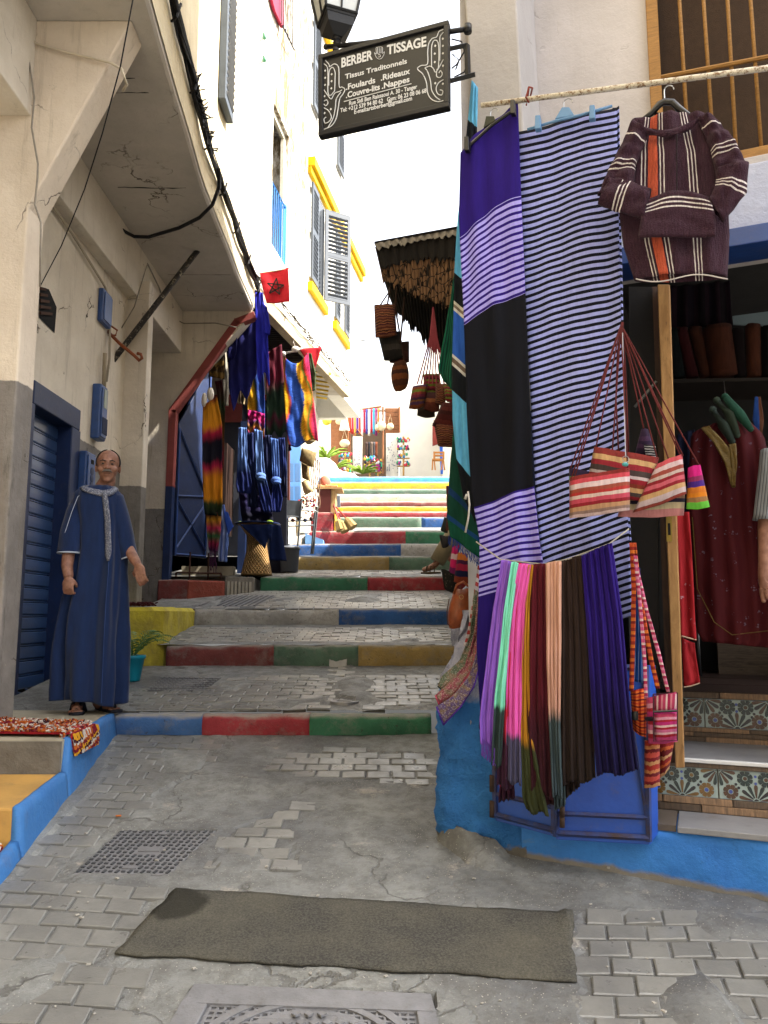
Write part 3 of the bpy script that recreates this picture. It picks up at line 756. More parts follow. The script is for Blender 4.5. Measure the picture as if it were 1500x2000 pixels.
# shop bay beyond the bracket: red band frame, blue folding door, plinth
bay = thing('textile_shop_front', 'blue and red brown framed shop front under the second balcony', 'shop front', (-2.2, 9.3, 0))
def band(pts, w_, mat, nm):
    b = MB()
    for i in range(len(pts) - 1):
        a = Vector(pts[i]); c = Vector(pts[i + 1]); t = (c - a).normalized(); s = Vector((t.z, 0, -t.x)) * w_
        b.hexa([a, c, c + s, a + s, a + Vector((0, .12, 0)), c + Vector((0, .12, 0)), c + s + Vector((0, .12, 0)), a + s + Vector((0, .12, 0))])
    return b.build(nm, mat, bay, bevel=.004)
A_ = PY(330, 800, 9.12); B_ = PY(458, 622, 9.12); C_ = PY(497, 612, 9.12)
band([PY(323, 950, 9.12), A_, B_, PY(495, 608, 9.12)], .085, REDP, 'red_frame')
band([PY(313, 1185, 9.12), PY(323, 949, 9.12)], .085, BLUE_D, 'blue_frame')
# door leaf ajar
b = MB(); c1 = PY(340, 1085, 9.35); c2 = PY(402, 1088, 9.8); z0, z1 = c1.z, 2.75
def leaf(mb, p, q, z0, z1, th, slope=None):
    t = (q - p); t.z = 0; t.normalize(); s = Vector((-t.y, t.x, 0)) * th
    P = [Vector((p.x, p.y, z0)), Vector((q.x, q.y, z0)), Vector((q.x, q.y, z1 if slope is None else slope)), Vector((p.x, p.y, z1))]
    mb.hexa(P + [v + s for v in P])
leaf(b, c1, c2, z0, 2.35, .04, 3.3); dl = b.build('door_leaf', BLUE_D, bay, bevel=.004)
b = MB(); t_ = (c2 - c1); t_.z = 0; n_ = Vector((t_.y, -t_.x, 0)).normalized() * .012
for (u0, za, u1, zb_) in ((0.02, z0 + .02, .98, z0 + .02), (0.02, z0, .02, 2.3), (.96, z0, .96, 3.2), (.02, 1.45, .96, 1.5), (.02, 1.4, .96, z0 + .1), (.05, z0 + .1, .9, 1.4), (.02, 2.3, .96, 1.5)):
    p = Vector((c1.x + t_.x * u0, c1.y + t_.y * u0, za)) + n_; q = Vector((c1.x + t_.x * u1, c1.y + t_.y * u1, zb_)) + n_; b.tube([p, q], .014, 4)
b.build('door_brace', BLUE, bay)
b = MB(); b.aabb(-3.2, -2.95, 9.34, 14, 0, 4.2); b.prism([(-2.95, 9.4, .3), (-2.95, 13.2, .3), (-2.95, 13.2, 4.2), (-2.95, 9.4, 4.2)], (-.2, 0, 0)); b.build('inner_wall', simple('shop_inner', '#6d6a62', .9, .3), bay)
b = MB(); b.prism([(-1.62, 12.3, .3), (-1.22, 13.4, .3), (-1.22, 13.4, 4.2), (-1.62, 12.3, 4.2)], (-1.6, 0.1, 0)); b.build('side_wall', plaster('far_cream', '#cfc4b2', dirt=.3), bay)
b = MB(); b.prism([(-3.0, 12.2, .3), (-1.62, 12.2, .3), (-1.62, 12.2, 3.1), (-3.0, 12.2, 3.1)], (0, .1, 0)); b.build('back_wall', simple('shop_back', '#3a3c46', .9), bay)
b = MB(); b.prism([(-3.0, 12.15, 3.1), (-1.60, 12.15, 3.1), (-1.60, 12.15, 3.55), (-3.0, 12.15, 3.55)], (0, .1, 0)); b.build('red_lintel', REDP, bay)
# plinth
zp0 = gz(9.0) - .15
b = MB(); b.prism([(-2.66, 9.05, zp0), (-2.3, 9.02, zp0), (-2.3, 9.02, .405), (-2.66, 9.05, .405)], (0, .9, 0)); b.build('plinth_block', kerb_mat('redbrown'), bay, bevel=.02)
b = MB(); b.prism([(-2.3, 9.0, zp0), (-1.93, 9.3, zp0), (-1.93, 9.3, .40), (-2.3, 9.0, .40)], (0, .75, 0)); b.build('plinth_block', kerb_mat('redbrown2') if False else simple('brick_red_paint', '#7d3a2c', .8, .3, 7, .7, 25, dist=.012, dirt=.4), bay, bevel=.02)
b = MB(); b.prism([(-1.93, 9.35, zp0), (-1.62, 9.6, zp0), (-1.62, 9.6, .46), (-1.93, 9.35, .46)], (-.1, 1.6, 0)); b.build('stone_step', GREYC, bay, bevel=.01)
b = MB()
for k in range(7):
    q = lerp(0, 1, (k + .5) / 7); b.box((lerp(-1.91, -1.64, q), lerp(9.35, 9.57, q) - .006, .30), (.035, .012, .2), rz=atan2(.25, .31))
b.build('step_tile', simple('pale_tile', '#8d877b', .6), bay, kind='stuff')
b = MB(); b.aabb(-3.0, -1.7, 9.9, 12.2, .2, .46); b.build('shop_floor', GREYC, bay)
b = MB(); b.aabb(-2.62, -1.95, 9.95, 10.1, .40, .62); b.build('inner_step', LED, bay)
b = MB()
for (a, c) in (((-2.35, 9.3, .42), (-2.35, 9.3, .75)), ((-2.15, 9.4, .42), (-2.15, 9.4, .75)), ((-2.5, 9.25, .5), (-2.0, 9.45, .5)), ((-2.5, 9.25, .44), (-2.5, 9.25, .5)), ((-2.0, 9.45, .44), (-2.0, 9.45, .5))): b.tube([a, c], .012, 5)
tag(b.build('rusty_rack', simple('rust', '#3b241c', .9)), 'low rusty iron rack on the red brown plinth below the open blue door', 'rack')

# blue posts in the shop
b = MB(); b.box((-1.93, 10.4, 1.5), (.10, .08, 2.3)); b.box((-1.80, 10.45, 1.5), (.03, .03, 2.3)); b.build('blue_post', BLUE_D, bay)
b = MB(); b.box((-1.83, 10.38, 1.55), (.018, .018, 2.3)); b.build('pink_pole', simple('pink_pole', '#b98a80', .6), bay)
b = MB(); b.box((-2.1, 10.2, 1.65), (.05, .5, 1.2)); b.build('dark_panel', simple('dark_wood_panel', '#2a1a14', .6), bay)

# weathered house + canopy slab
m = NT('weathered_lime', .9, .15); o_ = m.coord(); x_, y_, z_ = m.sep(o_)
f = m.noise(m.coord('Object', (3, 3, .8)), 2.2, 7, .8)
col = m.mix(m.rng(f, .42, .55), hx('#d8d2c4'), hx('#6d5e45')); f2 = m.noise(o_, 14, 6, .8); col = m.mix(m.rng(f2, .5, .6, 0, .3), col, hx('#8a7f66'))
mk = m.math('MULTIPLY', m.rng(m.math('ADD', y_, m.math('MULTIPLY', m.noise(o_, 1.5, 4), .8)), 10.0, 10.4), m.rng(m.math('ADD', z_, m.math('MULTIPLY', m.noise(m.coord('Object', (4, 4, .6)), 2, 4), 2.2)), 6.7, 7.3))
col = m.mix(mk, hx('#dcd6c8'), col); m.color(col); m.bump(f2, .5, .02); P_WEA = m.m
wh = thing('weathered_house', 'tall old house with peeling brown stained plaster and blue railed window', 'house', (-1.6, 10.4, 4))
def vwall(mb, pts, z0, z1, th=(-.3, 0, 0)):
    for i in range(len(pts) - 1):
        a, c = pts[i], pts[i + 1]; mb.prism([(a[0], a[1], z0), (c[0], c[1], z0), (c[0], c[1], z1), (a[0], a[1], z1)], th)
WP = [(-1.66, 9.19), (-1.27, 11.9)]
def wp(Y): return lerp(-1.66, -1.27, (Y - 9.19) / 2.71)
b = MB(); WY0, WY1 = 9.95, 10.75; wz0, wz1 = 5.05, 7.15
vwall(b, [(wp(9.19), 9.19), (wp(WY0), WY0)], 4.2, 10); vwall(b, [(wp(WY1), WY1), (wp(11.9), 11.9)], 4.2, 10)
vwall(b, [(wp(WY0), WY0), (wp(WY1), WY1)], 4.2, wz0); vwall(b, [(wp(WY0), WY0), (wp(WY1), WY1)], wz1, 10)
b.build('wall', P_WEA, wh)
wn = MB(); vwall(wn, [(wp(WY0) - .28, WY0 - .05), (wp(WY1) - .28, WY1 + .05)], wz0, wz1, (-.02, 0, 0)); wf = wn.build('window', DARK, wh)
b = MB(); WHT = simple('old_white_paint', '#cfc8b4', .6, .25, 9, dirt=.4)
for (ya, yb_, z0, z1, dx) in ((WY0, WY0 + .06, wz0, wz1, -.1), (WY1 - .08, WY1, wz0, wz1, -.1), (WY0, WY1, wz1 - .08, wz1, -.1), (WY0 + .3, WY0 + .35, wz0, wz1, -.2)):
    b.prism([(wp(ya) + dx, ya, z0), (wp(yb_) + dx, yb_, z0), (wp(yb_) + dx, yb_, z1), (wp(ya) + dx, ya, z1)], (.05, 0, 0))
b.build('window_frame', WHT, wh)
b = MB(); BR = simple('sky_blue_rail', '#2f79c4', .5, .2)
for k in range(9):
    Y = lerp(WY0 + .02, WY1 - .02, k / 8); b.tube([(wp(Y) - .03, Y, wz0), (wp(Y) - .03, Y, wz0 + .95)], .009, 5)
b.tube([(wp(WY0) - .03, WY0, wz0 + .95), (wp(WY1) - .03, WY1, wz0 + .95)], .014, 5); b.build('window_rail', BR, wh)
b = MB(); b.prism([(wp(WY1) - .08, WY1 - .09, wz0), (wp(WY1) - .01, WY1 + .01, wz0), (wp(WY1) - .01, WY1 + .01, wz0 + 1.0), (wp(WY1) - .08, WY1 - .09, wz0 + 1.0)], (-.03, 0, 0)); b.build('blue_jamb', simple('bright_blue_board', '#1f78cc', .5), wh)
# canopy slab (second balcony)
CA, CB = (-1.68, 9.19), (-.64, 13.9)
b = MB(); b.prism([(CA[0], CA[1], 4.0), (CB[0], CB[1], 4.0), (CB[0], CB[1], 4.22), (CA[0], CA[1], 4.22)], (-.14, 0, 0)); b.build('canopy_fascia', plaster('stained_fascia', '#b7a98c', dirt=.6, c2='#8f8268'), wh, bevel=.01)
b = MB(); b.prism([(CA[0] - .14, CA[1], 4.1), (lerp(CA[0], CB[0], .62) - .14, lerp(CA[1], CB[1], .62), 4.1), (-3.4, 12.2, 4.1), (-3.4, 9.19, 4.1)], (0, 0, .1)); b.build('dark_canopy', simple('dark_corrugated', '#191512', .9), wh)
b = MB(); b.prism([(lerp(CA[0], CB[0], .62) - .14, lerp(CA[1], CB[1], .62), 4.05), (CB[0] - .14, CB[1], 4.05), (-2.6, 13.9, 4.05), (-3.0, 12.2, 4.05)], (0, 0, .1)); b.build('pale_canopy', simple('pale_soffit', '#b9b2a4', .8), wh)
b = MB()
for k in range(7):
    y = 12.4 + k * .25; b.box((-1.25 - k * .03, y, 4.04), (.8, .03, .03), rz=.5)
b.build('yellow_stripe', simple('yellow_line', '#c9a72f', .7), wh)
for k in range(22):
    pass
b = MB()
for k in range(34):
    y = 9.3 + k * .08; b.box((lerp(CA[0], CB[0], (y - 9.19) / 4.71) - .9, y, 4.085), (1.4, .02, .03))
b.build('corrugation', simple('dark_rib', '#241e1a', .9), wh, kind='stuff')
# wall hooks and insulators
GRN = simple('green_glass', '#3c7a5c', .2, .2, 5, 0, spec=.6)
for (px, py, g) in ((517, 78, 1), (517, 122, 1), (508, 160, 0), (509, 200, 0), (499, 395, 0)):
    t = thing('insulator_hook' , {78: 'upper green glass insulator on a bent iron hook on the white wall', 122: 'lower green glass insulator on a bent iron hook on the white wall', 160: 'bare brown hook right under the two green insulators', 200: 'second bare brown hook, well under the green insulators', 395: 'small rusty hook on the white wall beside the blue railed window'}[py], 'insulator', PX(px, py, -1.6) if False else PY(px, py, 9.3))
    q = PY(px, py, 9.25); b = MB(); b.tube([q + Vector((-.1, 0, -.04)), q + Vector((-.02, -.05, -.03)), q + Vector((0, -.05, 0))], .007, 5); b.build('hook', simple('rust_hook', '#6e5138', .8), t)
    if g: b = MB(); b.lathe(q + Vector((0, -.05, -.01)), [(.02, -.02), (.032, 0), (.024, .03), (.03, .05), (.01, .075)], 10); b.build('glass_cap', GRN, t, smooth=True)

# yellow trimmed house
yh = thing('yellow_trimmed_house', 'white house with yellow cornice lines and grey louvred shutters up the alley', 'house', (-1, 13, 4.3))
YA, YB = (-1.27, 11.92), (-.52, 16.2)
def yx(Y): return lerp(YA[0], YB[0], (Y - YA[1]) / (YB[1] - YA[1]))
WHW = plaster('white_lime_wall', '#e2ddd0', dirt=.1)
b = MB(); vwall(b, [(yx(11.92), 11.92), (yx(16.2), 16.2)], 4.22, 12); b.aabb(-3.2, yx(16.2) - .3, 16.2, 16.4, 4.22, 12); b.aabb(-3.2, -1.42, 15.6, 16.4, 1.5, 4.22)
b.build('wall', WHW, yh)
YEL = simple('yellow_trim_paint', '#e0b400', .7, .15, 5)
def trim(za, w_, y0, y1, d=.07, nm='cornice'):
    b = MB(); b.prism([(yx(y0), y0, za), (yx(y1), y1, za), (yx(y1), y1, za + w_), (yx(y0), y0, za + w_)], (d, -.02, 0)); b.build(nm, YEL, yh)
trim(7.42, .16, 11.93, 16.2, .12); trim(7.3, .1, 11.93, 16.2, .06); trim(10.5, .14, 11.95, 13.2, .1)
trim(5.28, .14, 12.0, 13.1, .08, 'sill_band'); trim(5.28, .14, 13.7, 14.9, .08, 'sill_band')
GL = simple('grey_shutter_paint', '#4e545c', .55, .2)
def louvre(Ya, Yb, z0, z1, open_=0.0, nm='shutter'):
    """wall shutter with slats; open_ swings the far edge out from the wall"""
    p = Vector((yx(Ya) + .03, Ya, z0)); q = Vector((yx(Yb) + .03 + open_, Yb - open_ * .25, z0)); t = (q - p); L = t.length; t.normalize(); nrm = Vector((t.y, -t.x, 0))
    b = MB()
    def bar(u0, u1, za, zb_, th=.035, off=0): 
        a = p + t * (u0 * L) + nrm * off; c = p + t * (u1 * L) + nrm * off
        b.hexa([Vector((a.x, a.y, za)), Vector((c.x, c.y, za)), Vector((c.x, c.y, zb_)), Vector((a.x, a.y, zb_))] + [Vector((v.x, v.y, zz)) + nrm * th for v, zz in ((a, za), (c, za), (c, zb_), (a, zb_))])
    bar(0, .12, z0, z1); bar(.88, 1, z0, z1); bar(.12, .88, z0, z0 + .09); bar(.12, .88, z1 - .09, z1); bar(.12, .88, (z0 + z1) / 2 - .05, (z0 + z1) / 2 + .05)
    s_ = b.build(nm, GL, yh)
    b = MB(); n = int((z1 - z0) / .075)
    for i in range(n):
        z = z0 + (i + .5) * (z1 - z0) / n; a = p + t * (.12 * L); c = p + t * (.88 * L)
        b.hexa([Vector((a.x, a.y, z - .012)), Vector((c.x, c.y, z - .012)), Vector((c.x, c.y, z - .002)), Vector((a.x, a.y, z - .002))] + [Vector((v.x, v.y, zz)) + nrm * .035 for v, zz in ((a, z + .02), (c, z + .02), (c, z + .03), (a, z + .03))])
    b.build('slat_row', GL, s_, kind='stuff')
louvre(12.05, 12.45, 5.5, 7.2); louvre(12.95, 13.3, 5.5, 7.2, .38); louvre(13.75, 14.1, 5.5, 7.2); louvre(14.5, 14.9, 5.5, 7.2)
louvre(12.05, 12.5, 8.6, 10.3); louvre(13.8, 14.3, 8.6, 10.3)
b = MB(); b.prism([(yx(12.46) + .01, 12.46, 5.5), (yx(12.94) + .01, 12.94, 5.5), (yx(12.94) + .01, 12.94, 7.2), (yx(12.46) + .01, 12.46, 7.2)], (.015, 0, 0)); b.build('window_pane', simple('dark_glass', '#23272b', .15, .1, 5, 0, spec=.6), yh)
# red balcony far top
def WQ(px, py, o=.06):
    a, c = ray(px, py); Y = (-2.983 + o) / (a - .144); return Vector((a * Y, Y, c * Y))
b = MB(); b.prism([WQ(527, -20), WQ(553, -20), WQ(553, 55), WQ(538, 22)], (-.04, .0, 0))
rb = thing('upper_balcony', 'dark red balcony panel with black bars at the top edge of the photo', 'balcony', WQ(540, 0))
b.build('red_panel', simple('crimson_panel', '#a01838', .7), rb)
b = MB()
for k in range(6):
    px = 550 + k * 4.2; b.tube([WQ(px, -60, .09), WQ(px, 55 + (k - 1) * 9, .09)], .009, 5)
b.tube([WQ(552, 50, .09), WQ(575, 98, .09)], .012, 5); b.build('balcony_bar', IRONB, rb)

# ---- cable bundle on the fascia
def cab(pts, r, n=6, name='cable', mat=IRONB, lab=None, grp=None, cat='cable'):
    b = MB(); b.tube(pts, r, n); o = b.build(name, mat, smooth=True); tag(o, lab, cat, grp); return o
bun = thing('cable_bundle', 'thick bundle of black cables clipped along the edge of the near balcony', 'cables', (xe(6) + .05, 6, 4.05))
def zc(Y): return 4.16 - .02 * (Y - 4.2)
for k in range(9):
    pts = []; a0 = k * .7
    for i in range(70):
        Y = 3.0 + i * .09
        if Y > 9.25: break
        an = a0 + Y * 2.2; sg = .05 * abs(sin((Y - 3) * pi / .75)) if k > 4 else .012 * sin(Y * 9 + k)
        pts.append((xe(Y) + .055 + .022 * cos(an), Y, zc(Y) + .022 * sin(an) - sg + (.05 if k == 8 else 0)))
    b = MB(); b.tube(pts, .011 if k < 7 else .006, 5); b.build('cable', IRONB, bun)
for i in range(9):
    b = MB(); Y = 3.4 + i * .72; b.tube([(xe(Y) + .02, Y, zc(Y) - .06), (xe(Y) + .07, Y - .05, zc(Y) - .07), (xe(Y) + .09, Y - .03, zc(Y) + .05)], .01, 5); b.build('clip', IRONB, bun)
b = MB()
for k in range(60):
    Y = 5.9 + random.gauss(0, .22); a = Vector((xe(Y) + .06, Y, zc(Y) + random.uniform(-.06, .06))); b.tube([a, a + Vector((random.uniform(0, .07), random.uniform(-.06, .06), random.uniform(-.06, .05)))], .006, 4)
b.build('wire_tangle', IRONB, bun, kind='stuff')
b2 = thing('cable_bundle', 'tangled grey and black wires running along the stained canopy edge behind the flag', 'cables', (-1.3, 10.8, 4.3))
for k in range(6):
    pts = []
    for i in range(60):
        f = i / 59; Y = lerp(9.3, 13.8, f); x = lerp(CA[0], CB[0], (Y - 9.19) / 4.71); pts.append((x + .04 + .02 * cos(k + Y * 3), Y, 4.28 + .025 * sin(k * 2 + Y * 4) - (.06 * abs(sin(Y * 5)) if k > 3 else 0)))
    b = MB(); b.tube(pts, .007, 4); b.build('cable', IRONB if k < 4 else GREYCAB, b2)
b = MB()
for k in range(8):
    q = PY(598 + random.uniform(-6, 8), 665 + random.uniform(-20, 10), 11.9); b.tube([q, q + Vector((random.uniform(-.05, .08), 0, random.uniform(-.1, .25))), q + Vector((random.uniform(-.1, .12), 0, random.uniform(-.15, .1)))], .01, 4)
b.build('loose_end', IRONB, b2)
# hanging cable loops
cab([PZ(x, y, 3.66) for x, y in ((427, 330), (428, 365), (415, 400), (390, 425), (350, 445), (290, 463), (262, 462), (243, 452), (229, 440))], .017, 6, 'cable', IRONB, 'single dark cable sagging under the balcony soffit to the wall box')
cab([PY(265, -30, 3.9), PY(235, 130, 4.2), PY(200, 260, 4.7), PY(165, 370, 5.1), PX(120, 480, XW + .08), PX(78, 560, XW + .02)], .0045, 5, 'cable', IRONB, 'thin straight dark wire crossing in front of the beam to the broken hole')
cab([PY(62, -20, 4.36), PY(57, 60, 4.36), PY(57, 120, 4.36), PY(67, 190, 4.36), PY(62, 250, 4.36), PY(74, 320, 4.36), PY(73, 350, 4.36), PY(68, 400, 4.36), PY(80, 435, 4.36), PY(78, 560, 4.36)], .006, 5, 'cable', GREYCAB, 'lumpy tan cable running down the face of the near pillar')
cab([PY(10, 0, 4.4), PY(50, 65, 4.4), PY(70, 85, 4.4), PY(130, 102, 4.4), PY(215, 122, 4.4), PY(238, 135, 4.4), PY(248, 165, 4.4), PY(240, 178, 4.5)], .009, 5, 'conduit', simple('painted_conduit', '#c9bca6', .7), 'cream painted conduit crossing the near pillar bracket under the balcony')
cab([PX(100, 398, XW + .03), PX(140, 455, XW + .03), PX(165, 495, XW + .03), PX(205, 560, XW + .03), PX(215, 600, XW + .03), PX(214, 700, XW + .03), PX(208, 745, XW + .03)], .012, 6, 'conduit', simple('painted_conduit2', '#a89d8a', .7), 'painted pipe running down the left wall to the blue meter box')
cab([PY(288, 515, 7.0), PY(262, 600, 7.2), PY(232, 650, 7.4), PY(222, 700, 7.4), PY(217, 800, 7.4)], .006, 5, 'cable', GREYCAB, 'thin grey wire dropping diagonally beside the leaning iron strut')
cab([PY(288, 515, 7.0), PY(310, 560, 8), PY(333, 620, 9.0), PY(360, 632, 9.0), PY(420, 631, 9.0), PY(465, 640, 9.05)], .008, 5, 'cable', GREYCAB, 'pale cable looping across the wall above the red brown frame')
cab([PX(205, 690, XW + .04), PX(203, 760, XW + .04)], .02, 6, 'conduit', simple('painted_conduit3', '#9c8f78', .7), 'short vertical pipe between the two upper blue boxes')
# strut
b = MB(); m = NT('flaking_strut', .8, .3); o_ = m.coord(); f = m.noise(o_, 22, 6, .85); m.color(m.mix(m.rng(f, .55, .62), hx('#34302e'), hx('#a49a88'))); m.bump(f, .5, .01)
b.tube([PY(210, 718, 7.2), PY(404, 466, 7.6)], .028, 8); tag(b.build('iron_strut', m.m, smooth=True), 'diagonal black iron strut with flaking paint propping the balcony', 'strut')
b = MB(); b.tube([PY(208, 645, 7.0), PY(235, 672, 7.0), PY(262, 694, 7.0), PY(272, 704, 7.0), PY(277, 700, 7.0), PY(275, 692, 7.0), PY(268, 690, 7.0)], .016, 7); b.tube([PY(212, 655, 7.0), PY(226, 655, 7.0), PY(229, 645, 7.0), PY(216, 636, 7.0)], .010, 6)
tag(b.build('bent_pipe', simple('orange_rust', '#8a4a2c', .8, .3, 12), smooth=True), 'bent rusty orange pipe with a curled end on the middle pillar', 'pipe')

# electric boxes
def ebox(c, name, lab, x, w_, slots=0, meter=False):
    """c = four image corners (TL,TR,BR,BL) on plane X=x"""
    P = [PX(*q, x) for q in c]; y0 = min(q.y for q in P); y1 = max(q.y for q in P); z0 = min(P[2].z, P[3].z); z1 = (P[0].z + P[1].z) / 2
    t = thing(name, lab, 'electric box', (x, (y0 + y1) / 2, z0))
    b = MB(); b.aabb(XW, x, y0, y1, z0, z1); b.build('housing', BLUE_BOX, t, bevel=.012)
    b = MB(); b.aabb(x, x + .012, y0 + .02, y1 - .02, z0 + .02, z1 - .03); b.build('door', BLUE_BOX, t, bevel=.005)
    if meter:
        b = MB(); b.aabb(x + .012, x + .018, y0 + .05, y1 - .05, lerp(z0, z1, .58), lerp(z0, z1, .92)); b.build('meter_window', simple('cloudy_glass', '#8f9a8e', .3), t)
        b = MB()
        for k in range(5): b.aabb(x + .012, x + .02, lerp(y0, y1, .2 + .15 * k), lerp(y0, y1, .26 + .15 * k), z0 + .05, lerp(z0, z1, .4))
        b.build('vent_rib', BLUE_D, t)
    if slots:
        b = MB(); b.aabb(x + .012, x + .017, lerp(y0, y1, .35), lerp(y0, y1, .6), lerp(z0, z1, .72), lerp(z0, z1, .82)); b.build('slot', DARK, t)
        b = MB()
        for k in range(3): b.ell((x + .014, lerp(y0, y1, .5), lerp(z0, z1, .2 + .17 * k)), (.006, .04, .04))
        b.build('knob', BLUE_D, t)
    return t
ebox([(203, 562), (218, 578), (217, 640), (202, 628)], 'electric_box', 'small blue metal box high on the left wall above the rusty pipe', XW + .05, .2)
ebox([(198, 750), (211, 757), (206, 860), (194, 856)], 'electric_box', 'blue meter box with cloudy window above the standing man', XW + .08, .2, meter=True)
ebox([(170, 880), (187, 888), (184, 962), (168, 962)], 'electric_box', 'blue meter box with slot and knobs right behind the man\'s head', XW + .07, .2, slots=1)
# ================================================================ RIGHT SIDE: corner shop
P_RW = plaster('plaster_right_wall', '#b9b3b2', dirt=.12, c2='#aaa4a2', bumpk=.3)
P_RG = plaster('plaster_right_pilaster', '#a8a4a3', dirt=.12, c2='#999593', bumpk=.3)
OCH = wood('ochre_window_paint', '#9a7038', '#7d5a2c')
shop = thing('corner_shop', 'white corner building with bright blue base and barred ochre window above the open textile shop', 'building', S(1, .3, -.9))
# rough base around the corner
m = NT('blue_rough_base', .75, .3); o_ = m.coord(); x_, y_, z_ = m.sep(o_)
nb = m.noise(o_, 2.2, 6, .7); nf = m.noise(o_, 26, 6, .8)
blue = m.mix(m.rng(nb, .35, .65), hx('#2a68b0'), hx('#3d85d0')); blue = m.mix(m.rng(nf, .58, .68, 0, .5), blue, hx('#234f84'))
blue = m.mix(m.rng(m.noise(o_, 9, 6, .8), .64, .69, 0, .8), blue, hx('#6b6f78'))
zz = m.math('ADD', z_, m.math('MULTIPLY', m.math('SUBTRACT', m.noise(o_, 6, 5), .5), .22))
up = m.mix(m.rng(m.noise(o_, 8, 6, .8), .45, .6), hx('#a9abc0'), hx('#8d90a8')); col = m.mix(m.rng(zz, -.37, -.33), blue, up)
gz_ = m.math('SUBTRACT', zz, m.math('ADD', -1.5, m.math('MULTIPLY', y_, GS)))
col = m.mix(m.rng(gz_, .02, .035, 1, 0), col, hx('#6f6a62')); m.color(col)
h_ = m.math('ADD', m.math('MULTIPLY', nf, .8), m.noise(o_, 11, 5, .75)); m.bump(h_, 1.0, .03); BASE = m.m
path = [(.70, 7.9), (.60, 6.7), (.47, 5.2), (.36, 4.3), (.27, 3.66), (.225, 3.52), tuple(S(.05, -.01, 0))[:2], tuple(S(.2, 0, 0))[:2], tuple(S(.40, 0, 0))[:2]]
b = MB(); N = 200; K = 44
for i in range(N + 1):
    x, y = plL(path, i / N); x2, y2 = plL(path, min(1, i / N + .01)); x1, y1 = plL(path, max(0, i / N - .01))
    t = Vector((x2 - x1, y2 - y1, 0)).normalized(); inn = Vector((-t.y, t.x, 0)); 
    g = gz(min(y, 4.99) if y < 5 else y) - .12
    for k in range(K + 1):
        h = k / K; top = .02 if y < 5.5 else gz(y) + .5
        z = lerp(g, top, h); ins = .0 if z < top - .42 else .19 * ((z - top + .42) / .42) ** 1.5
        n_ = (noise.noise(Vector((x * 7, y * 7, z * 7))) * .03 + noise.noise(Vector((x * 17, y * 17, z * 24))) * .022 + noise.noise(Vector((x * 45, y * 45, z * 60))) * .008) * (1 if i < N - 3 else .2)
        p = Vector((x, y, z)) + inn * (ins + n_); b.v.append(tuple(p))
b.f = [[i * (K + 1) + k, i * (K + 1) + k + 1, (i + 1) * (K + 1) + k + 1, (i + 1) * (K + 1) + k] for i in range(N) for k in range(K)]
b.uv = [[(0, 0)] * 4 for _ in b.f]; b.mi = [0] * len(b.f)
b.build('rough_base', BASE, shop, smooth=True)
m = NT('blue_smooth_base', .65, .35); o_ = m.coord(); x_, y_, z_ = m.sep(o_)
nb = m.noise(o_, 2.5, 6, .7); nf = m.noise(o_, 18, 6, .8)
col = m.mix(m.rng(nb, .35, .65), hx('#2a68b2'), hx('#3b83d2')); col = m.mix(m.rng(nf, .6, .7, 0, .5), col, hx('#234f84'))
col = m.mix(m.rng(m.noise(m.coord('Object', (1, 1, 4)), 5, 6, .8), .63, .68, 0, .7), col, hx('#4d76a8'))
gz_ = m.math('SUBTRACT', m.math('ADD', z_, m.math('MULTIPLY', m.math('SUBTRACT', m.noise(o_, 8, 4), .5), .06)), m.math('ADD', -1.5, m.math('MULTIPLY', y_, GS)))
col = m.mix(m.rng(gz_, .01, .03, 1, 0), col, hx('#77726a')); m.color(col); m.bump(m.math('ADD', nf, m.noise(o_, 5, 4)), .55, .015); BASE2 = m.m
b = MB(); vs = []; ns, nz_ = 110, 12
for i in range(ns + 1):
    s = lerp(.38, 3.3, i / ns)
    for k in range(nz_ + 1):
        g = gz(S(s, 0, 0).y) - .08; z = lerp(g, -.825 if s > .78 else -.80, k / nz_); n_ = .012 * noise.noise(Vector((s * 5, z * 6, 0))) + .006 * noise.noise(Vector((s * 19, z * 19, 0)))
        if k == nz_: n_ -= .02; 
        vs.append(S(s, -n_, z))
    vs.append(S(s, .25, vs[-1].z))
K = nz_ + 2
b.add(vs, [(i * K + k, i * K + k + 1, (i + 1) * K + k + 1, (i + 1) * K + k) for i in range(ns) for k in range(K - 1)]); b.build('base_wall', BASE2, shop, smooth=True)
b = MB(); b.sbox(.36, .80, .02, .5, -1.3, 1.6); b.build('inner_pier', BLUE_D, shop)
# concrete fillet at foot of base
b = MB(); vs = []; pA = [(852, 1600), (850, 1640), (905, 1690), (985, 1735), (1120, 1765), (1300, 1775), (1500, 1785)]; pB = [(868, 1602), (895, 1615), (965, 1638), (1010, 1685), (1120, 1722), (1300, 1748), (1500, 1765)]
N = 90; K = 8
for i in range(N + 1):
    a = plL(pA, i / N); c = plL(pB, i / N); A = G(*a); A.z -= .02; C = Q(c[0], c[1], -.012)
    for k in range(K + 1):
        f = k / K; p = A.lerp(C, f); p.z += .03 * sin(pi * f) * (1 - i / N) + .012 * noise.noise(p * 14) + .008 * noise.noise(p * 40); vs.append(p)
b.add(vs, [(i * (K + 1) + k, i * (K + 1) + k + 1, (i + 1) * (K + 1) + k + 1, (i + 1) * (K + 1) + k) for i in range(N) for k in range(K)]); b.build('concrete_fillet', CONC, shop, smooth=True)
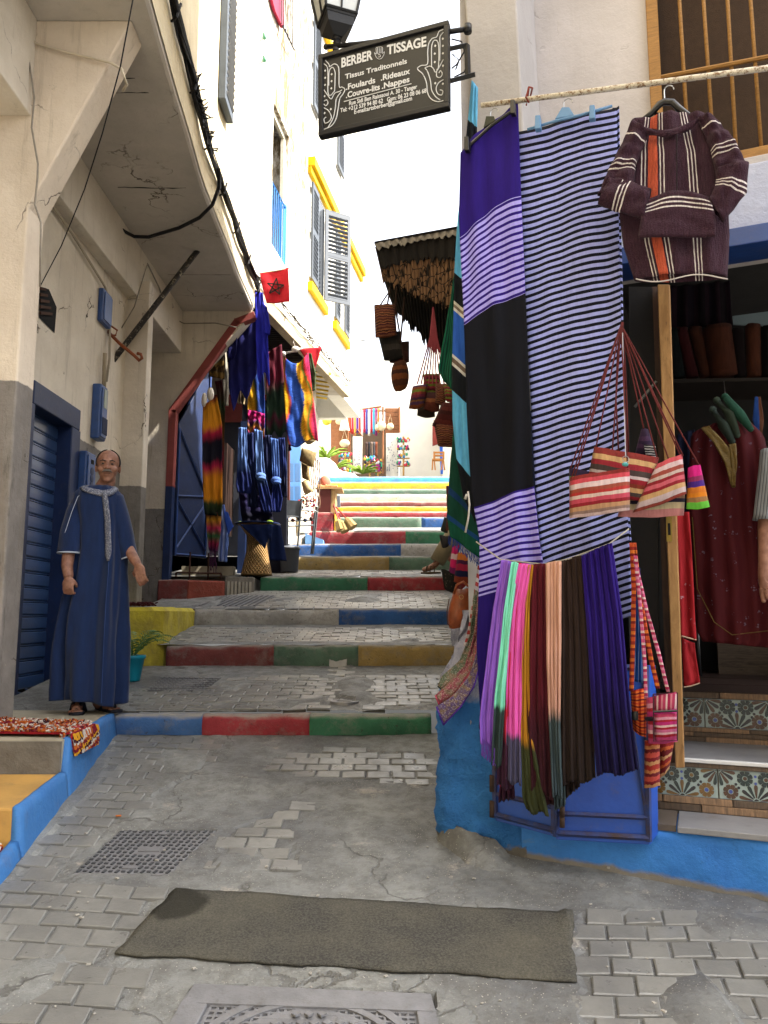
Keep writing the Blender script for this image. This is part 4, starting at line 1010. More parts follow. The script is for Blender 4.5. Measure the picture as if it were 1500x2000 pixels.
# upper building
b = MB(); b.hexa([S(.30, 0, .9), S(.50, 0, .9), S(.4417, 0, 3.1), S(.183, 0, 3.1), S(.30, .5, .9), S(.50, .5, .9), S(.4417, .5, 3.1), S(.183, .5, 3.1)])
b.hexa([S(.183, 0, 3.1), S(.4417, 0, 3.1), S(.40, 0, 8.5), S(.15, 0, 8.5), S(.183, .5, 3.1), S(.4417, .5, 3.1), S(.40, .5, 8.5), S(.15, .5, 8.5)]); b.build('pilaster', P_RG, shop, bevel=.01)
DW = .5
wl = Q(1266, 100, DW); sw0 = (wl - S(0, DW, 0)).dot(Vector((TX, TY, 0))); zb_ = Q(1430, 312, DW - .03).z - .02
b = MB(); b.sbox(.2, sw0, DW, DW + .25, 1.73, 8.5); b.sbox(sw0, 12, DW, DW + .25, 1.73, zb_); b.sbox(sw0, 12, DW, DW + .25, zb_ + 1.9, 8.5); b.sbox(4.0, 12, DW, DW + .25, -1.4, 1.73); b.sbox(sw0 + 1.6, 12, DW, DW + .25, zb_, zb_ + 1.9); b.sbox(2.4, 12, DW, DW + .25, 8.5, 11.5)  # raised top section lies out of view, its height set to block the sun
b.build('upper_wall', P_RW, shop)
b = MB(); s1 = sw0 + 1.6; z1 = zb_ + 1.9; fw = .055
b.sbox(sw0 - .0, sw0 + fw, DW - .03, DW + .1, zb_, z1); b.sbox(s1 - fw, s1, DW - .03, DW + .1, zb_, z1); b.sbox(sw0 + fw, s1 - fw, DW - .03, DW + .1, zb_, zb_ + .06); b.sbox(sw0 + fw, s1 - fw, DW - .03, DW + .1, z1 - .06, z1)
wf = b.build('window_frame', OCH, shop, bevel=.004)
b = MB()
for (a, c) in (((1327, 0), (1340, 213)), ((1374, 0), (1389, 222)), ((1421, 0), (1438, 298)), ((1466, 0), (1487, 290))):
    A = Q(*a, DW + .03); C = Q(*c, DW + .03); t = (A - C).normalized()
    b2_ = MB(); b2_.tube([C - t * ((C.z - zb_) / t.z), A + t * 1.0], .010, 6); b2_.build('window_bar', OCH, wf, smooth=True)
b.tube([Q(1291, 151, DW + .015), Q(1500, 111, DW + .015), Q(1600, 92, DW + .015)], .011, 6); b.build('cross_bar', OCH, wf)
b = MB(); b.sbox(sw0, s1, DW + .12, DW + .14, zb_, z1); b.build('window_screen', simple('brown_mesh_screen', '#3d2d20', .9, .3, 30, .5, 200), wf)
b = MB(); b.sbox(sw0 - .02, 4.2, DW - .06, DW, zb_ - .05, zb_); b.build('window_sill', P_RW, wf, bevel=.005)
WB = plaster('bluish_white_band', '#b8bbc9', dirt=.2, c2='#a4a9be')
b = MB(); b.sbox(.5, 4.2, DW - .10, DW, 1.73, zb_ - .055); b.build('white_band', WB, shop, bevel=.008)
b = MB(); b.sbox(.75, 4.2, DW - .2, DW, 1.64, 1.727); b.build('blue_lintel', BLUE, shop, bevel=.005)
b = MB(); b.sbox(.72, .78, .05, .2, -.8, 1.5); b.build('blue_post', BLUE, shop, bevel=.004)
# alley flank + rear wing
b = MB(); F0 = tuple(S(.16, .02, 0))[:2]
xm = lerp(F0[0], .98, (5.5 - F0[1]) / (9 - F0[1])); b.prism([(F0[0], F0[1], -1.1), (xm, 5.5, -1.1), (xm, 5.5, 8.5), (F0[0], F0[1], 8.5)], (.3, .02, 0)); b.prism([(xm, 5.5, -1.1), (.98, 9.0, -1.1), (.98, 9.0, 7.0), (xm, 5.5, 7.0)], (.3, .02, 0)); b.build('alley_wall', P_RG, shop)
b = MB(); b.aabb(1.0, 4.5, 8.8, 9.0, -1, 7.0); b.prism([(1.35, 9.05, 0), (1.8, 13.0, 0), (1.8, 13, 4.4), (1.35, 9.05, 4.4)], (3, 0, 0)); b.sbox(.2, 4.2, .75, 2.0, 8.3, 8.5); b.build('rear_wall', P_RG, shop)
# interior room
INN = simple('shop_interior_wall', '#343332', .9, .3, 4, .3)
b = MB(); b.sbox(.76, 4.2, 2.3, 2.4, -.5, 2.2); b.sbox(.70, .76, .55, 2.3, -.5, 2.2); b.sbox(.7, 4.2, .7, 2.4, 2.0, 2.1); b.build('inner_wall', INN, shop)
WOODF = wood('dark_floor_boards', '#43302a', '#2c211e', (8, 1, 1), .5)
FL = -.365
for k in range(7):
    d0 = .735 + k * .225; b = MB(); b.sbox(.76, 4.2, d0, d0 + .218, FL - .03, FL - .001 * (k % 2)); b.build('floor_board', WOODF, shop)
b = MB(); b.sbox(1.2, 2.6, 1.95, 2.28, FL, FL + .28); b.build('low_shelf', wood('grey_wood', '#6b5c4c', '#4d4237', (1, 1, 8)), shop)
MARB = simple('worn_marble', '#858587', .4, .2, 4, .2, 40, .4, c2='#6c6c70', dirt=.45)
MARBW = simple('white_marble_edge', '#cfcfcf', .4, .1, 4, .1)
STONE = simple('brown_stone_slab', '#5f554c', .6, .3, 5, .3)
TRIM = wood('plank_trim', '#9b7c60', '#6d5a49', (10, 10, 1), .6)
TRIMD = wood('plank_trim_dark', '#6b5a4b', '#4b4038', (10, 10, 1), .6)
b = MB(); b.sbox(.99, 3.3, -.015, .25, -.836, -.812); b.build('marble_tread', MARB, shop, bevel=.004)
b = MB(); b.sbox(.78, .985, .0, .25, -.836, -.813); b.build('stone_tread', STONE, shop)
b = MB(); b.sbox(.78, 3.3, .262, .72, -.64, -.598); b.build('marble_tread', MARB, shop, bevel=.004)
b = MB(); b.sbox(1.0, 3.3, .235, .262, -.612, -.597); b.build('marble_nosing', MARBW, shop, bevel=.003)
def planks(d, z0, z1, s0, s1, L, mats, ph=0):
    s = s0 - ph; k = 0
    while s < s1:
        a = max(s, s0); c = min(s + L - .004, s1)
        if c > a:
            b = MB(); b.sbox(a, c, d - .012 - .002 * (k % 2), d, z0, z1); b.build('trim_plank', mats[k % len(mats)], shop, bevel=.002)
        s += L; k += 1
planks(.262, -.811, -.782, .78, 3.3, .30, [TRIMD, TRIM]); planks(.262, -.780, -.753, .78, 3.3, .27, [TRIM, TRIM, TRIMD], .12)
planks(.262, -.618, -.600, .78, 1.0, .5, [TRIMD]); planks(.255, -.632, -.614, .78, 3.3, .6, [TRIMD])
planks(.735, -.597, -.575, .78, 3.3, .33, [TRIMD, TRIM]); planks(.735, -.573, -.553, .78, 3.3, .38, [TRIM, TRIMD], .1); planks(.735, -.551, -.532, .78, 3.3, .36, [TRIMD, TRIM], .2)
planks(.730, -.394, -.368, .78, 3.3, .7, [TRIMD, TRIM], .3)
b = MB(); b.sbox(.78, 3.3, .264, .72, -.83, -.6402); b.sbox(.78, 3.3, .737, .9, -.597, -.40); b.build('step_core', GREYC, shop)
# zellige tiles
TC = [simple('tile_glaze_white', '#93a3a0', .18, .1, 20, .05, 30, .6), simple('tile_glaze_brown', '#4f3220', .2, .4, 40, 0, spec=.6), simple('tile_glaze_green', '#12282a', .2, .3, 40, 0, spec=.6),
      simple('tile_glaze_black', '#191722', .2, .2, 40, 0, spec=.6), simple('tile_glaze_blue', '#3c4f9e', .2, .3, 40, 0, spec=.6), simple('tile_glaze_ochre', '#70501e', .2, .3, 40, 0, spec=.6)]
def tile_mesh(wd, ht, var):
    b = MB(); TH = .008
    b.box((wd / 2, -TH / 2, ht / 2), (wd - .003, TH, ht - .002)); lay = [0]
    def poly(pts, mi):
        # clip by tile rectangle
        def clip(P, ax, lim, sg):
            out = []
            for i in range(len(P)):
                a, c = P[i], P[(i + 1) % len(P)]; ia = sg * (a[ax] - lim) <= 0; ic = sg * (c[ax] - lim) <= 0
                if ia: out.append(a)
                if ia != ic:
                    t = (lim - a[ax]) / (c[ax] - a[ax]); out.append((lerp(a[0], c[0], t), lerp(a[1], c[1], t)))
            return out
        P = pts
        for ax, lim, sg in ((0, .003, -1), (0, wd - .003, 1), (1, .003, -1), (1, ht - .003, 1)):
            P = clip(P, ax, lim, sg)
            if len(P) < 3: return
        lay[0] += 1; y = -TH - .0009 - .00001 * lay[0]
        b.add([(p[0], y, p[1]) for p in P], [tuple(range(len(P)))], mi=mi)
    def petal(cx, cy, an, r0, r1, w0, w1, mi, tip=.0):
        d = (cos(an), sin(an)); n = (-d[1], d[0])
        f = lambda r, q: (cx + d[0] * r + n[0] * q, cy + d[1] * r + n[1] * q)
        rm = lerp(r0, r1, .75); poly([f(r0, -w0), f(rm, -w1), f(lerp(rm, r1, .7), -w1 * .8), f(r1, 0), f(lerp(rm, r1, .7), w1 * .8), f(rm, w1), f(r0, w0)], mi)
    def disc(cx, cy, r, mi, n=10): poly([(cx + r * cos(2 * pi * k / n), cy + r * sin(2 * pi * k / n)) for k in range(n)], mi)
    br = 1 if var == 0 else 5; H = ht
    def fan(cx, cy, a0, a1, n, cols, R=.56):
        disc(cx, cy, H * .085, 3)
        for k in range(n):
            an = lerp(a0, a1, (k + .5) / n); petal(cx, cy, an, H * .12, H * R, H * .018, H * .062, cols[k % len(cols)])
    fan(wd / 2, 0, 0, pi, 7, [br, 3, 2, br, 2, 3, br])
    fan(0, H, -pi / 2, 0, 4, [2, 1, 3, br]); fan(wd, H, -pi, -pi / 2, 4, [br, 3, 1, 2])
    def flower(cx, cy, pc, cc, n=8, R=.25):
        disc(cx, cy, H * .065, cc)
        for k in range(n): petal(cx, cy, 2 * pi * (k + .5) / n, H * .085, H * R, H * .04, H * .078, pc)
    flower(wd * .16, H * .27, br, 4); flower(wd * .84, H * .27, br, 4); flower(wd * .36, H * .74, 2, br, R=.26); flower(wd * .64, H * .74, 2, br, R=.26)
    for cy in (.83, .6): disc(wd / 2, H * cy, H * .05, 4, 6)
    for (u, v) in ((.235, .53), (.765, .53), (.27, .42), (.73, .42)): disc(wd * u, H * v, H * .05, 3, 7)
    for k in range(6):
        poly([(wd * (k * .17 + .02), 0), (wd * (k * .17 + .13), 0), (wd * (k * .17 + .11), H * .03), (wd * (k * .17 + .04), H * .03)], 4); poly([(wd * (k * .17 + .02), H), (wd * (k * .17 + .13), H), (wd * (k * .17 + .11), H * .97), (wd * (k * .17 + .04), H * .97)], 4)
    return b.mesh('wall_tile', TC)
for (d, z0, z1, off, vr) in ((.262, -.752, -.634, .0, 1), (.735, -.531, -.396, .02, 0)):
    me = [tile_mesh(.277, z1 - z0, vr), tile_mesh(.277, z1 - z0, 1 - vr)]
    # align a joint with the photo
    sj = (Q(1404 if vr else 1377, 1530 if vr else 1395, d) - S(0, d, 0)).dot(Vector((TX, TY, 0))); s = sj - .28 * 3; k = 0
    while s < 2.9:
        if s > .78 - .1:
            o = bpy.data.objects.new('wall_tile', me[0 if (k < 3) == bool(vr) else 1] if vr else me[0]); link(o, shop); o.matrix_parent_inverse = Matrix.Identity(4)
            o.location = S(max(s, .70), d, z0) - shop.location; o.rotation_euler = (0, 0, atan2(TY, TX))
        s += .28; k += 1

# wooden door post + leaf, lock
PINE = wood('pine_post', '#a07a4c', '#825f38', (3, 3, .6), .5)
dr = thing('wooden_door', 'opened shop door seen edge-on with pale pine edge and brass lock plate', 'door', Q(1320, 1495, .0))
b = MB(); A = Q(1284, 555, 0); A2 = Q(1308, 555, 0); B1 = Q(1319, 1500, 0); B2 = Q(1337, 1500, 0)
b.hexa([B1, B2, A2, A] + [v - NRM * .06 for v in (B1, B2, A2, A)]); b.build('door_edge', PINE, dr, bevel=.004)
b = MB(); b.hexa([Q(1305, 1490, .06), Q(1330, 1490, .07), Q(1300, 560, .07), Q(1274, 560, .06)] + [v - NRM * .7 for v in (Q(1305, 1490, .06), Q(1330, 1490, .07), Q(1300, 560, .07), Q(1274, 560, .06))]); b.build('door_leaf', wood('dark_door_wood', '#4a3222', '#2f2119', (3, 3, .6)), dr)
b = MB(); q = [Q(1302, 1058, -.001), Q(1313, 1058, -.001), Q(1312, 1010, -.001), Q(1301, 1010, -.001)]; b.hexa([v + NRM * .003 for v in q] + q); b.build('lock_plate', simple('brass', '#a08a4a', .35, .3, 10, 0, metal=.8), dr)
b = MB(); q = [Q(1305, 1045, -.004), Q(1310, 1045, -.004), Q(1309, 1022, -.004), Q(1304, 1022, -.004)]; b.hexa([v + NRM * .002 for v in q] + q); b.build('latch_hole', DARK, dr)
b = MB(); q = [Q(1236, 1500, .1), Q(1290, 1500, .1), Q(1280, 560, .1), Q(1228, 560, .1)]; b.hexa(q + [v - NRM * .04 for v in q]); b.build('inner_panel', simple('dark_door_panel', '#1d1a18', .6, .3, 6, .2), dr)
b = MB(); b.tube([Q(1282, 745, .05), Q(1240, 795, .05)], .007, 5); b.build('door_stay', simple('dull_steel', '#6b6b6a', .4, metal=.7), dr)

# blue steel flap doors at the base
md = thing('steel_flap_door', 'folded pair of dark blue steel doors with rusty hinges under the hanging scarves', 'door', Q(1083, 1640, -.08))
BLUE_F = simple('blue_flap_paint', '#1d4fae', .42, .3, 5, .25, 30, .5, c2='#173f92', dirt=.35)
def flap(q, nm, off):
    b = MB(); P = [Q(x, y, d) for x, y, d in q]; b.hexa(P + [v - NRM * .035 for v in P]); o = b.build(nm, BLUE_F, md, bevel=.003)
    b = MB()
    def barq(u0, v0, u1, v1, w_=.012):
        f = lambda u, v: (P[0] * (1 - u) + P[1] * u) * (1 - v) + (P[3] * (1 - u) + P[2] * u) * v
        b.tube([f(u0, v0) + NRM * .006, f(u1, v1) + NRM * .006], w_, 4)
    barq(0, .04, 1, .04); barq(0, .02, 0, 1); barq(1, .02, 1, 1); barq(0, off, 1, off, .010); barq(0, .99, 1, .99); barq(.75, 1, .98, off, .007)
    b.build('rail', BLUE_D if False else simple('edge_rust_blue', '#22407e', .5, .4, 14, .3, c2='#3a2c2c', dirt=.5), md); return o
flap([(968, 1603, -.02), (1082, 1634, -.10), (1082, 1300, -.10), (966, 1300, -.02)], 'door_panel', .17)
flap([(1086, 1640, -.10), (1268, 1650, -.06), (1262, 1300, -.06), (1086, 1300, -.10)], 'door_panel', .15)
b = MB(); P = [Q(1269, 1650, -.06), Q(1285, 1628, .0), Q(1280, 1300, .0), Q(1263, 1300, -.06)]; b.hexa(P + [v - NRM * .03 for v in P]); b.build('door_return', BLUE_F, md)
for (x, y, d) in ((961, 1530, -.03), (961, 1580, -.03), (1098, 1580, -.12), (1098, 1600, -.12)):
    b = MB(); b.tube([Q(x, y - 16, d), Q(x, y + 16, d)], .011, 8); b.build('hinge', simple('rusty_hinge', '#46352c', .8, .4, 20), md, smooth=True)

# ================================================================ hanging rod, string and hangers
m = NT('flaky_rod', .5, .5); o_ = m.coord(); f = m.noise(o_, 60, 5, .8); m.color(m.mix(m.rng(f, .5, .58), hx('#c9c2b4'), hx('#74563a'))); m.bump(f, .3, .003)
b = MB(); b.tube([Q(940, 206, -.25), Q(1500, 133, -.25), Q(1620, 118, -.25)], .0115, 8); rod = b.build('hanging_rod', m.m, smooth=True); tag(rod, 'flaking white metal rod stretched across the shop front above the clothes', 'rod')
b = MB(); b.tube([Q(1033, 200, -.25), Q(1027, 190, -.27), Q(1033, 170, -.27), Q(1030, 195, -.22), Q(1028, 205, -.25)], .004, 5); b.tube([Q(1033, 170, -.25), Q(1040, 172, -.2), Q(1033, 200, .0)], .004, 5)
tag(b.build('red_string', simple('red_string', '#7c3224', .8)), 'short knotted red cord tying the metal rod to the pilaster', 'cord')
BLKP = simple('black_plastic', '#131317', .35, .3, 8, 0, spec=.5)
def hook(mb, px, py, d, r=.0025, h=.07):
    p = Q(px, py, d); R_ = .018; pts = [p, p + Vector((0, 0, h - R_ * 2))]
    for k in range(9):
        a = pi * (1 - k / 8); pts.append(p + Vector((TX * R_ * (cos(a) + 1), TY * R_ * (cos(a) + 1), h - R_ * 2 + R_ * sin(a) * 1.2)))
    mb.tube(pts, r, 5)
STEEL = simple('hook_steel', '#9a9a9a', .3, .1, 5, 0, metal=.9)
t = thing('clip_hanger', 'blue clip hanger holding the striped cloth below the rod', 'hanger', Q(1105, 215, -.25))
b = MB(); b.tube([Q(1030, 253, -.25), Q(1090, 235, -.25), Q(1130, 226, -.25), Q(1196, 207, -.25)], .006, 6); b.build('bar', simple('dusty_blue_plastic', '#5f86ad', .4, .2), t, smooth=True)
b = MB(); q = [Q(1084, 233, -.25), Q(1122, 226, -.25), Q(1112, 210, -.25), Q(1098, 210, -.25)]; b.hexa([v + NRM * .004 for v in q] + [v - NRM * .004 for v in q]); b.build('neck', simple('dusty_blue_plastic'), t, bevel=.002) if False else b.build('neck', MATS['dusty_blue_plastic'], t, bevel=.002)
for (x, y) in ((1050, 237), (1156, 217)):
    b = MB(); q = [Q(x - 6, y + 15, -.27), Q(x + 6, y + 13, -.27), Q(x + 5, y - 13, -.27), Q(x - 5, y - 12, -.27)]; b.hexa(q + [v - NRM * .03 for v in q]); b.build('clip', MATS['dusty_blue_plastic'], t, bevel=.003)
b = MB(); hook(b, 1101, 210, -.25, h=.05); b.build('hook', STEEL, t)
t = thing('clip_hanger', 'black clip hanger holding the purple cloth at the left end of the rod', 'hanger', Q(965, 240, -.26))
b = MB(); b.tube([Q(908, 292, -.26), Q(960, 245, -.26), Q(1003, 215, -.26)], .007, 6); b.build('bar', BLKP, t)
for (x, y) in ((911, 280), (1001, 208)):
    b = MB(); q = [Q(x - 5, y + 13, -.29), Q(x + 5, y + 13, -.29), Q(x + 4, y - 14, -.29), Q(x - 5, y - 14, -.29)]; b.hexa(q + [v - NRM * .03 for v in q]); b.build('clip', BLKP, t, bevel=.003)
b = MB(); q = [Q(945, 250, -.25), Q(968, 236, -.25), Q(965, 228, -.25), Q(950, 228, -.25)]; b.hexa([v + NRM * .004 for v in q] + [v - NRM * .004 for v in q]); b.build('neck', simple('olive_plastic', '#2e3020', .5), t); b = MB(); hook(b, 958, 228, -.25, h=.05); b.build('hook', STEEL, t)

# ================================================================ big cloths
LAV = '#9aa0dc'
M_STR = cloth('striped_black_lavender', [(0, '#0c0c18'), (.47, LAV)], rep=76, tint=.18, wob=.0)
sheet('striped_cloth', [(1002, 262), (1018, 400), (1026, 600), (1038, 800), (1046, 950), (1060, 1120), (1070, 1260)], [(1204, 208), (1208, 400), (1212, 600), (1221, 880), (1226, 1010), (1236, 1200)], QP(-.2), M_STR, nu=40, nv=120,
      folds=[(.006, 1.6, .1, .5), (.002, 4.3, .3, -.6)], solid=.003, wig=.007, bow=lambda u, v: 2.2 * sin(u * 8 + 4 * v) * (1 - .5 * v) + 2 * sin(u * 3 + 11 * v))
tag(bpy.context.scene.objects['striped_cloth'], 'long cloth with thin black and lavender stripes hanging from the blue clip hanger', 'cloth')
M_STR2 = cloth('striped_black_lavender_edge', [(0, '#0c0c18'), (.5, LAV)], rep=78, tint=.2)
tag(sheet('cloth_edge', [(1196, 214), (1206, 500), (1213, 880), (1222, 1190)], [(1209, 206), (1214, 500), (1222, 880), (1240, 1195)], QP(-.17), M_STR2, nu=6, nv=90, folds=[(.006, .8, .2, 2.3)], wig=.004), 'narrow striped second layer folded behind the right edge of the lavender striped cloth', 'cloth')
def two_zone(name, zones, rep, ca, cb, frac):
    """zones: [(v, colour or 'S')] striped zones use ca/cb"""
    m = NT(name, .88, .15); uv = m.coord('UV'); u, v, _ = m.sep(uv); o = m.coord()
    st = m.math('GREATER_THAN', m.math('FRACT', m.math('MULTIPLY', v, rep)), frac)
    sc_ = m.mix(st, hx(ca), hx(cb))
    mask = m.ramp(v, [(p, (1, 1, 1, 1) if c == 'S' else (0, 0, 0, 1)) for p, c in zones], 'CONSTANT')
    base = m.ramp(v, [(p, hx('#000000') if c == 'S' else hx(c)) for p, c in zones], 'CONSTANT')
    f = m.rng(m.noise(m.coord('Object', (1, 1, .12)), 90, 3), .3, .7, .82, 1); cc = m.n('CombineXYZ'); [m.L(f, cc.inputs[i]) for i in range(3)]
    m.color(m.mix(1.0, m.mix(mask, base, sc_), cc.outputs[0], 'MULTIPLY')); m.b.inputs['Sheen Weight'].default_value = .02
    m.bump(m.math('ADD', m.noise(o, 260, 3), m.math('MULTIPLY', m.noise(m.coord('Object', (1, 1, .25)), 40, 3), 1.2)), .3, .003); MATS[name] = m.m; return m.m
M_PUR = two_zone('purple_black_stripe', [(0, '#24106a'), (.143, 'S'), (.293, '#0b0c14'), (.602, 'S'), (.755, '#1f0e62')], 96, '#24106a', '#9b93da', .42)
tag(sheet('purple_cloth', [(898, 296), (896, 420), (905, 600), (912, 800), (919, 960), (936, 1050), (936, 1120), (932, 1260), (940, 1440)], [(1012, 203), (1018, 380), (1026, 560), (1035, 760), (1042, 940), (1054, 1060), (1066, 1130), (1060, 1280), (1050, 1440)], QP(-.24), M_PUR, nu=30, nv=130,
      folds=[(.008, 1.1, .2, .4), (.003, 3.6, .3, .5)], wig=.01, bow=lambda u, v: -10 * sin(pi * u) * (1 - v) ** 2 + 3 * sin(u * 5 + 11 * v)), 'long deep purple and black cloth with lavender striped bands, leftmost on the rod', 'cloth')
M_BLB = cloth('blue_black_banded', [(0, '#5fa9cf'), (.09, '#10151c'), (.16, '#5fb0de'), (.46, '#10141a'), (.525, '#c9c3b4'), (.532, '#7a6a5c'), (.54, '#d4d0c8'), (.548, '#2d5db8'), (.655, '#d4d0c8'), (.662, '#6b5a4e'), (.672, '#d4d0c8'), (.682, '#10141a'), (.74, '#5fb0de'), (.905, '#0e1218')], tint=.3, fiber=.8)
tag(sheet('banded_shawl', [(922, 158), (908, 290), (896, 420), (887, 540), (885, 700), (884, 820), (892, 900), (905, 972)], [(932, 170), (932, 300), (925, 440), (925, 580), (925, 740), (925, 850), (925, 960), (928, 1020)], QP(-.17), M_BLB, nu=10, nv=90, folds=[(.006, .7, 0, .3)], wig=.008), 'sky blue and black banded shawl peeking out left of the purple cloth', 'shawl')
M_GRN = cloth('green_striped_blanket', [(0, '#0e5a40'), (.5, '#0a3329')], axis='U', rep=7, tint=.3, fiber=.6)
tag(sheet('green_blanket', [(897, 480), (884, 560), (868, 660), (856, 722), (866, 742)], [(900, 480), (898, 560), (896, 660), (894, 740), (892, 772)], QP(-.08), M_GRN, nu=14, nv=40, folds=[(.008, 1.5, 0, .3)]), 'dark green ribbed blanket folded over at the upper left of the hanging cloths', 'blanket')
M_GR2 = cloth('green_plain_blanket', [(0, '#0c3b2c'), (.06, '#0f5a40'), (.10, '#0b3226'), (.13, '#0f5a40'), (.17, '#0b3226'), (.20, '#0f5a40'), (.23, '#0d3a2c'), (.60, '#10305a'), (.66, '#0d3a2c'), (.82, '#123a6a'), (.86, '#0b4634')], tint=.3)
g2 = sheet('green_blanket', [(889, 800), (884, 860), (880, 910), (876, 970), (874, 1010), (880, 1048)], [(925, 880), (925, 930), (930, 980), (940, 1040), (941, 1075), (936, 1090)], QP(-.10), M_GR2, nu=14, nv=40, folds=[(.010, 1.5, 0, .3)]); tag(g2, 'dark green blanket with blue fringe hanging lower beside the purple striped band', 'blanket')
b = MB()
for k in range(46):
    f = k / 45; x = lerp(877, 936, f); y = lerp(1044, 1090, f); p = Q(x, y, -.105); b.tube([p, p + Vector((random.uniform(-.006, .006), 0, -.02)), p + Vector((random.uniform(-.01, .01), 0, -.04))], .0014, 3)
b.build('fringe', simple('blue_fringe', '#1f3f86', .9), g2, kind='stuff')
b = MB()
b.tube([Q(914, 960, -.28), Q(917, 985, -.28), Q(915, 1010, -.28), Q(909, 1040, -.28)], .004, 6); b.tube([Q(912, 965, -.28), Q(908, 975, -.28)], .006, 5)
tag(b.build('white_tassel', simple('white_yarn', '#b5b0a6', .95, .3, 60, .6), smooth=True), 'twisted white yarn tassel hanging in front of the green blanket', 'tassel')
# string
b = MB(); b.tube([Q(930, 1058, -.3), Q(978, 1093, -.32), Q(1060, 1102, -.33), Q(1110, 1092, -.33), Q(1190, 1062, -.32), Q(1228, 1033, -.22)], .003, 5)
tag(b.build('string_line', simple('string', '#a59f92', .9), smooth=True), 'thin pale string on which the plain coloured scarves hang', 'string')
# scarves: (label, colours, L, R, n folds, amp)
GRP = 'plain scarves hanging on the string'
SCV = [
 ('dark indigo scarf partly hidden behind the violet fringed scarf', [(0, '#2a1170'), (.8, '#1c0d4c')], [(984, 1096), (962, 1220), (948, 1330), (936, 1420)], [(1004, 1098), (985, 1250), (975, 1350), (968, 1490)], 2, .008, -.29),
 ('light violet scarf with a fringed lower end at the left of the string', [(0, '#8a5cc0'), (1, '#7d52b4')], [(980, 1094), (963, 1190), (950, 1290), (938, 1400), (940, 1448)], [(1000, 1098), (985, 1180), (976, 1290), (966, 1400), (965, 1468)], 2, .010, -.34),
 ('mint green scarf with dark dipped end next to the violet one', [(0, '#84dcc0'), (.70, '#78cfb0'), (.73, '#2b3b3a'), (1, '#26312f')], [(1000, 1098), (984, 1200), (967, 1360), (960, 1490)], [(1012, 1100), (994, 1250), (987, 1360), (978, 1500)], 1.5, .010, -.345),
 ('narrow crimson scarf with plum dipped end between mint and pink', [(0, '#c42a44'), (.74, '#b5243c'), (.80, '#3a1a2e'), (1, '#30172a')], [(1006, 1101), (992, 1250), (979, 1400), (970, 1535)], [(1020, 1101), (1006, 1250), (995, 1420), (1000, 1545)], 1.5, .008, -.335),
 ('bright pink scarf with slate grey dipped end', [(0, '#e25fb4'), (.77, '#d858ac'), (.80, '#4a4660'), (1, '#44425a')], [(1014, 1102), (996, 1190), (990, 1350), (988, 1525)], [(1037, 1103), (1025, 1200), (1019, 1350), (1018, 1535)], 3, .009, -.34),
 ('narrow mustard scarf with olive dipped end right of the pink one', [(0, '#b07c20'), (.70, '#a87420'), (.74, '#34381e'), (1, '#2a2e18')], [(1032, 1104), (1021, 1250), (1018, 1450), (1020, 1560), (1028, 1585)], [(1043, 1104), (1034, 1180), (1034, 1300), (1040, 1440), (1072, 1592)], 2, .009, -.342),
 ('dark maroon scarf in the middle of the string', [(0, '#54121e'), (.55, '#4c101c'), (.75, '#34101a'), (1, '#2c0d16')], [(1038, 1104), (1031, 1250), (1027, 1420), (1029, 1535)], [(1066, 1101), (1069, 1250), (1073, 1400), (1080, 1560)], 2.5, .013, -.34),
 ('pale peach pleated scarf with grey green dipped end', [(0, '#c99a84'), (.62, '#c09280'), (.68, '#3f4c4e'), (1, '#36434a')], [(1066, 1101), (1067, 1250), (1070, 1370), (1079, 1552)], [(1096, 1096), (1096, 1250), (1094, 1420), (1099, 1558)], 4, .010, -.35),
 ('wide dark brown scarf right of the peach one', [(0, '#2f211c'), (1, '#241b19')], [(1093, 1098), (1094, 1300), (1093, 1535)], [(1139, 1084), (1150, 1250), (1158, 1430), (1163, 1522)], 4, .014, -.33),
 ('wide deep indigo scarf, the rightmost on the string', [(0, '#26106c'), (.45, '#22105e'), (.8, '#140d3c'), (1, '#110b33')], [(1136, 1086), (1148, 1250), (1158, 1420), (1166, 1515)], [(1195, 1060), (1215, 1200), (1230, 1380), (1246, 1508)], 5, .016, -.34)]
for k, (lab, cols, L_, R_, nf_, am, d) in enumerate(SCV):
    mt = cloth('scarf_%s' % lab.split()[1] + str(k), cols, interp='LINEAR', tint=.14, wob=.05, wscale=14, fs=22)
    o = sheet('scarf', L_, R_, QP(d), mt, nu=int(12 * nf_ / 1.5) + 12, nv=60, folds=[(am * .5, nf_, .1 * k, .06), (am * .3, nf_ * 2.3, .2, -.12)], solid=.0025, wig=.005, edge=1.6, grow=.65, bot=(lambda s_: lambda u: 4 * sin(u * 9 + s_))(k), top=lambda u: -2 * sin(pi * u))
    tag(o, lab, 'scarf', GRP)
    if k == 1:
        b = MB()
        for q in range(26):
            x = lerp(940, 966, q / 25); y = lerp(1446, 1467, q / 25); p = Q(x, y, -.345); b.tube([p + Vector((0, 0, .01)), p + Vector((random.uniform(-.004, .004), 0, -.03)), p + Vector((random.uniform(-.006, .006), 0, -.055))], .0016, 3)
        b.build('fringe', simple('violet_fringe', '#6a45a0', .9), o, kind='stuff')
    if k in (6, 7, 8, 3):   # lower second layer
        L2 = [(a + 5, y + 30) for a, y in L_[-2:]]; R2 = [(a + (6 if k != 8 else -30), y + 14) for a, y in R_[-2:]]
        sheet('inner_layer', L2, R2, QP(d + .04), mt, o, nu=16, nv=10, folds=[(.01, 3, .3, .1)], edge=3)
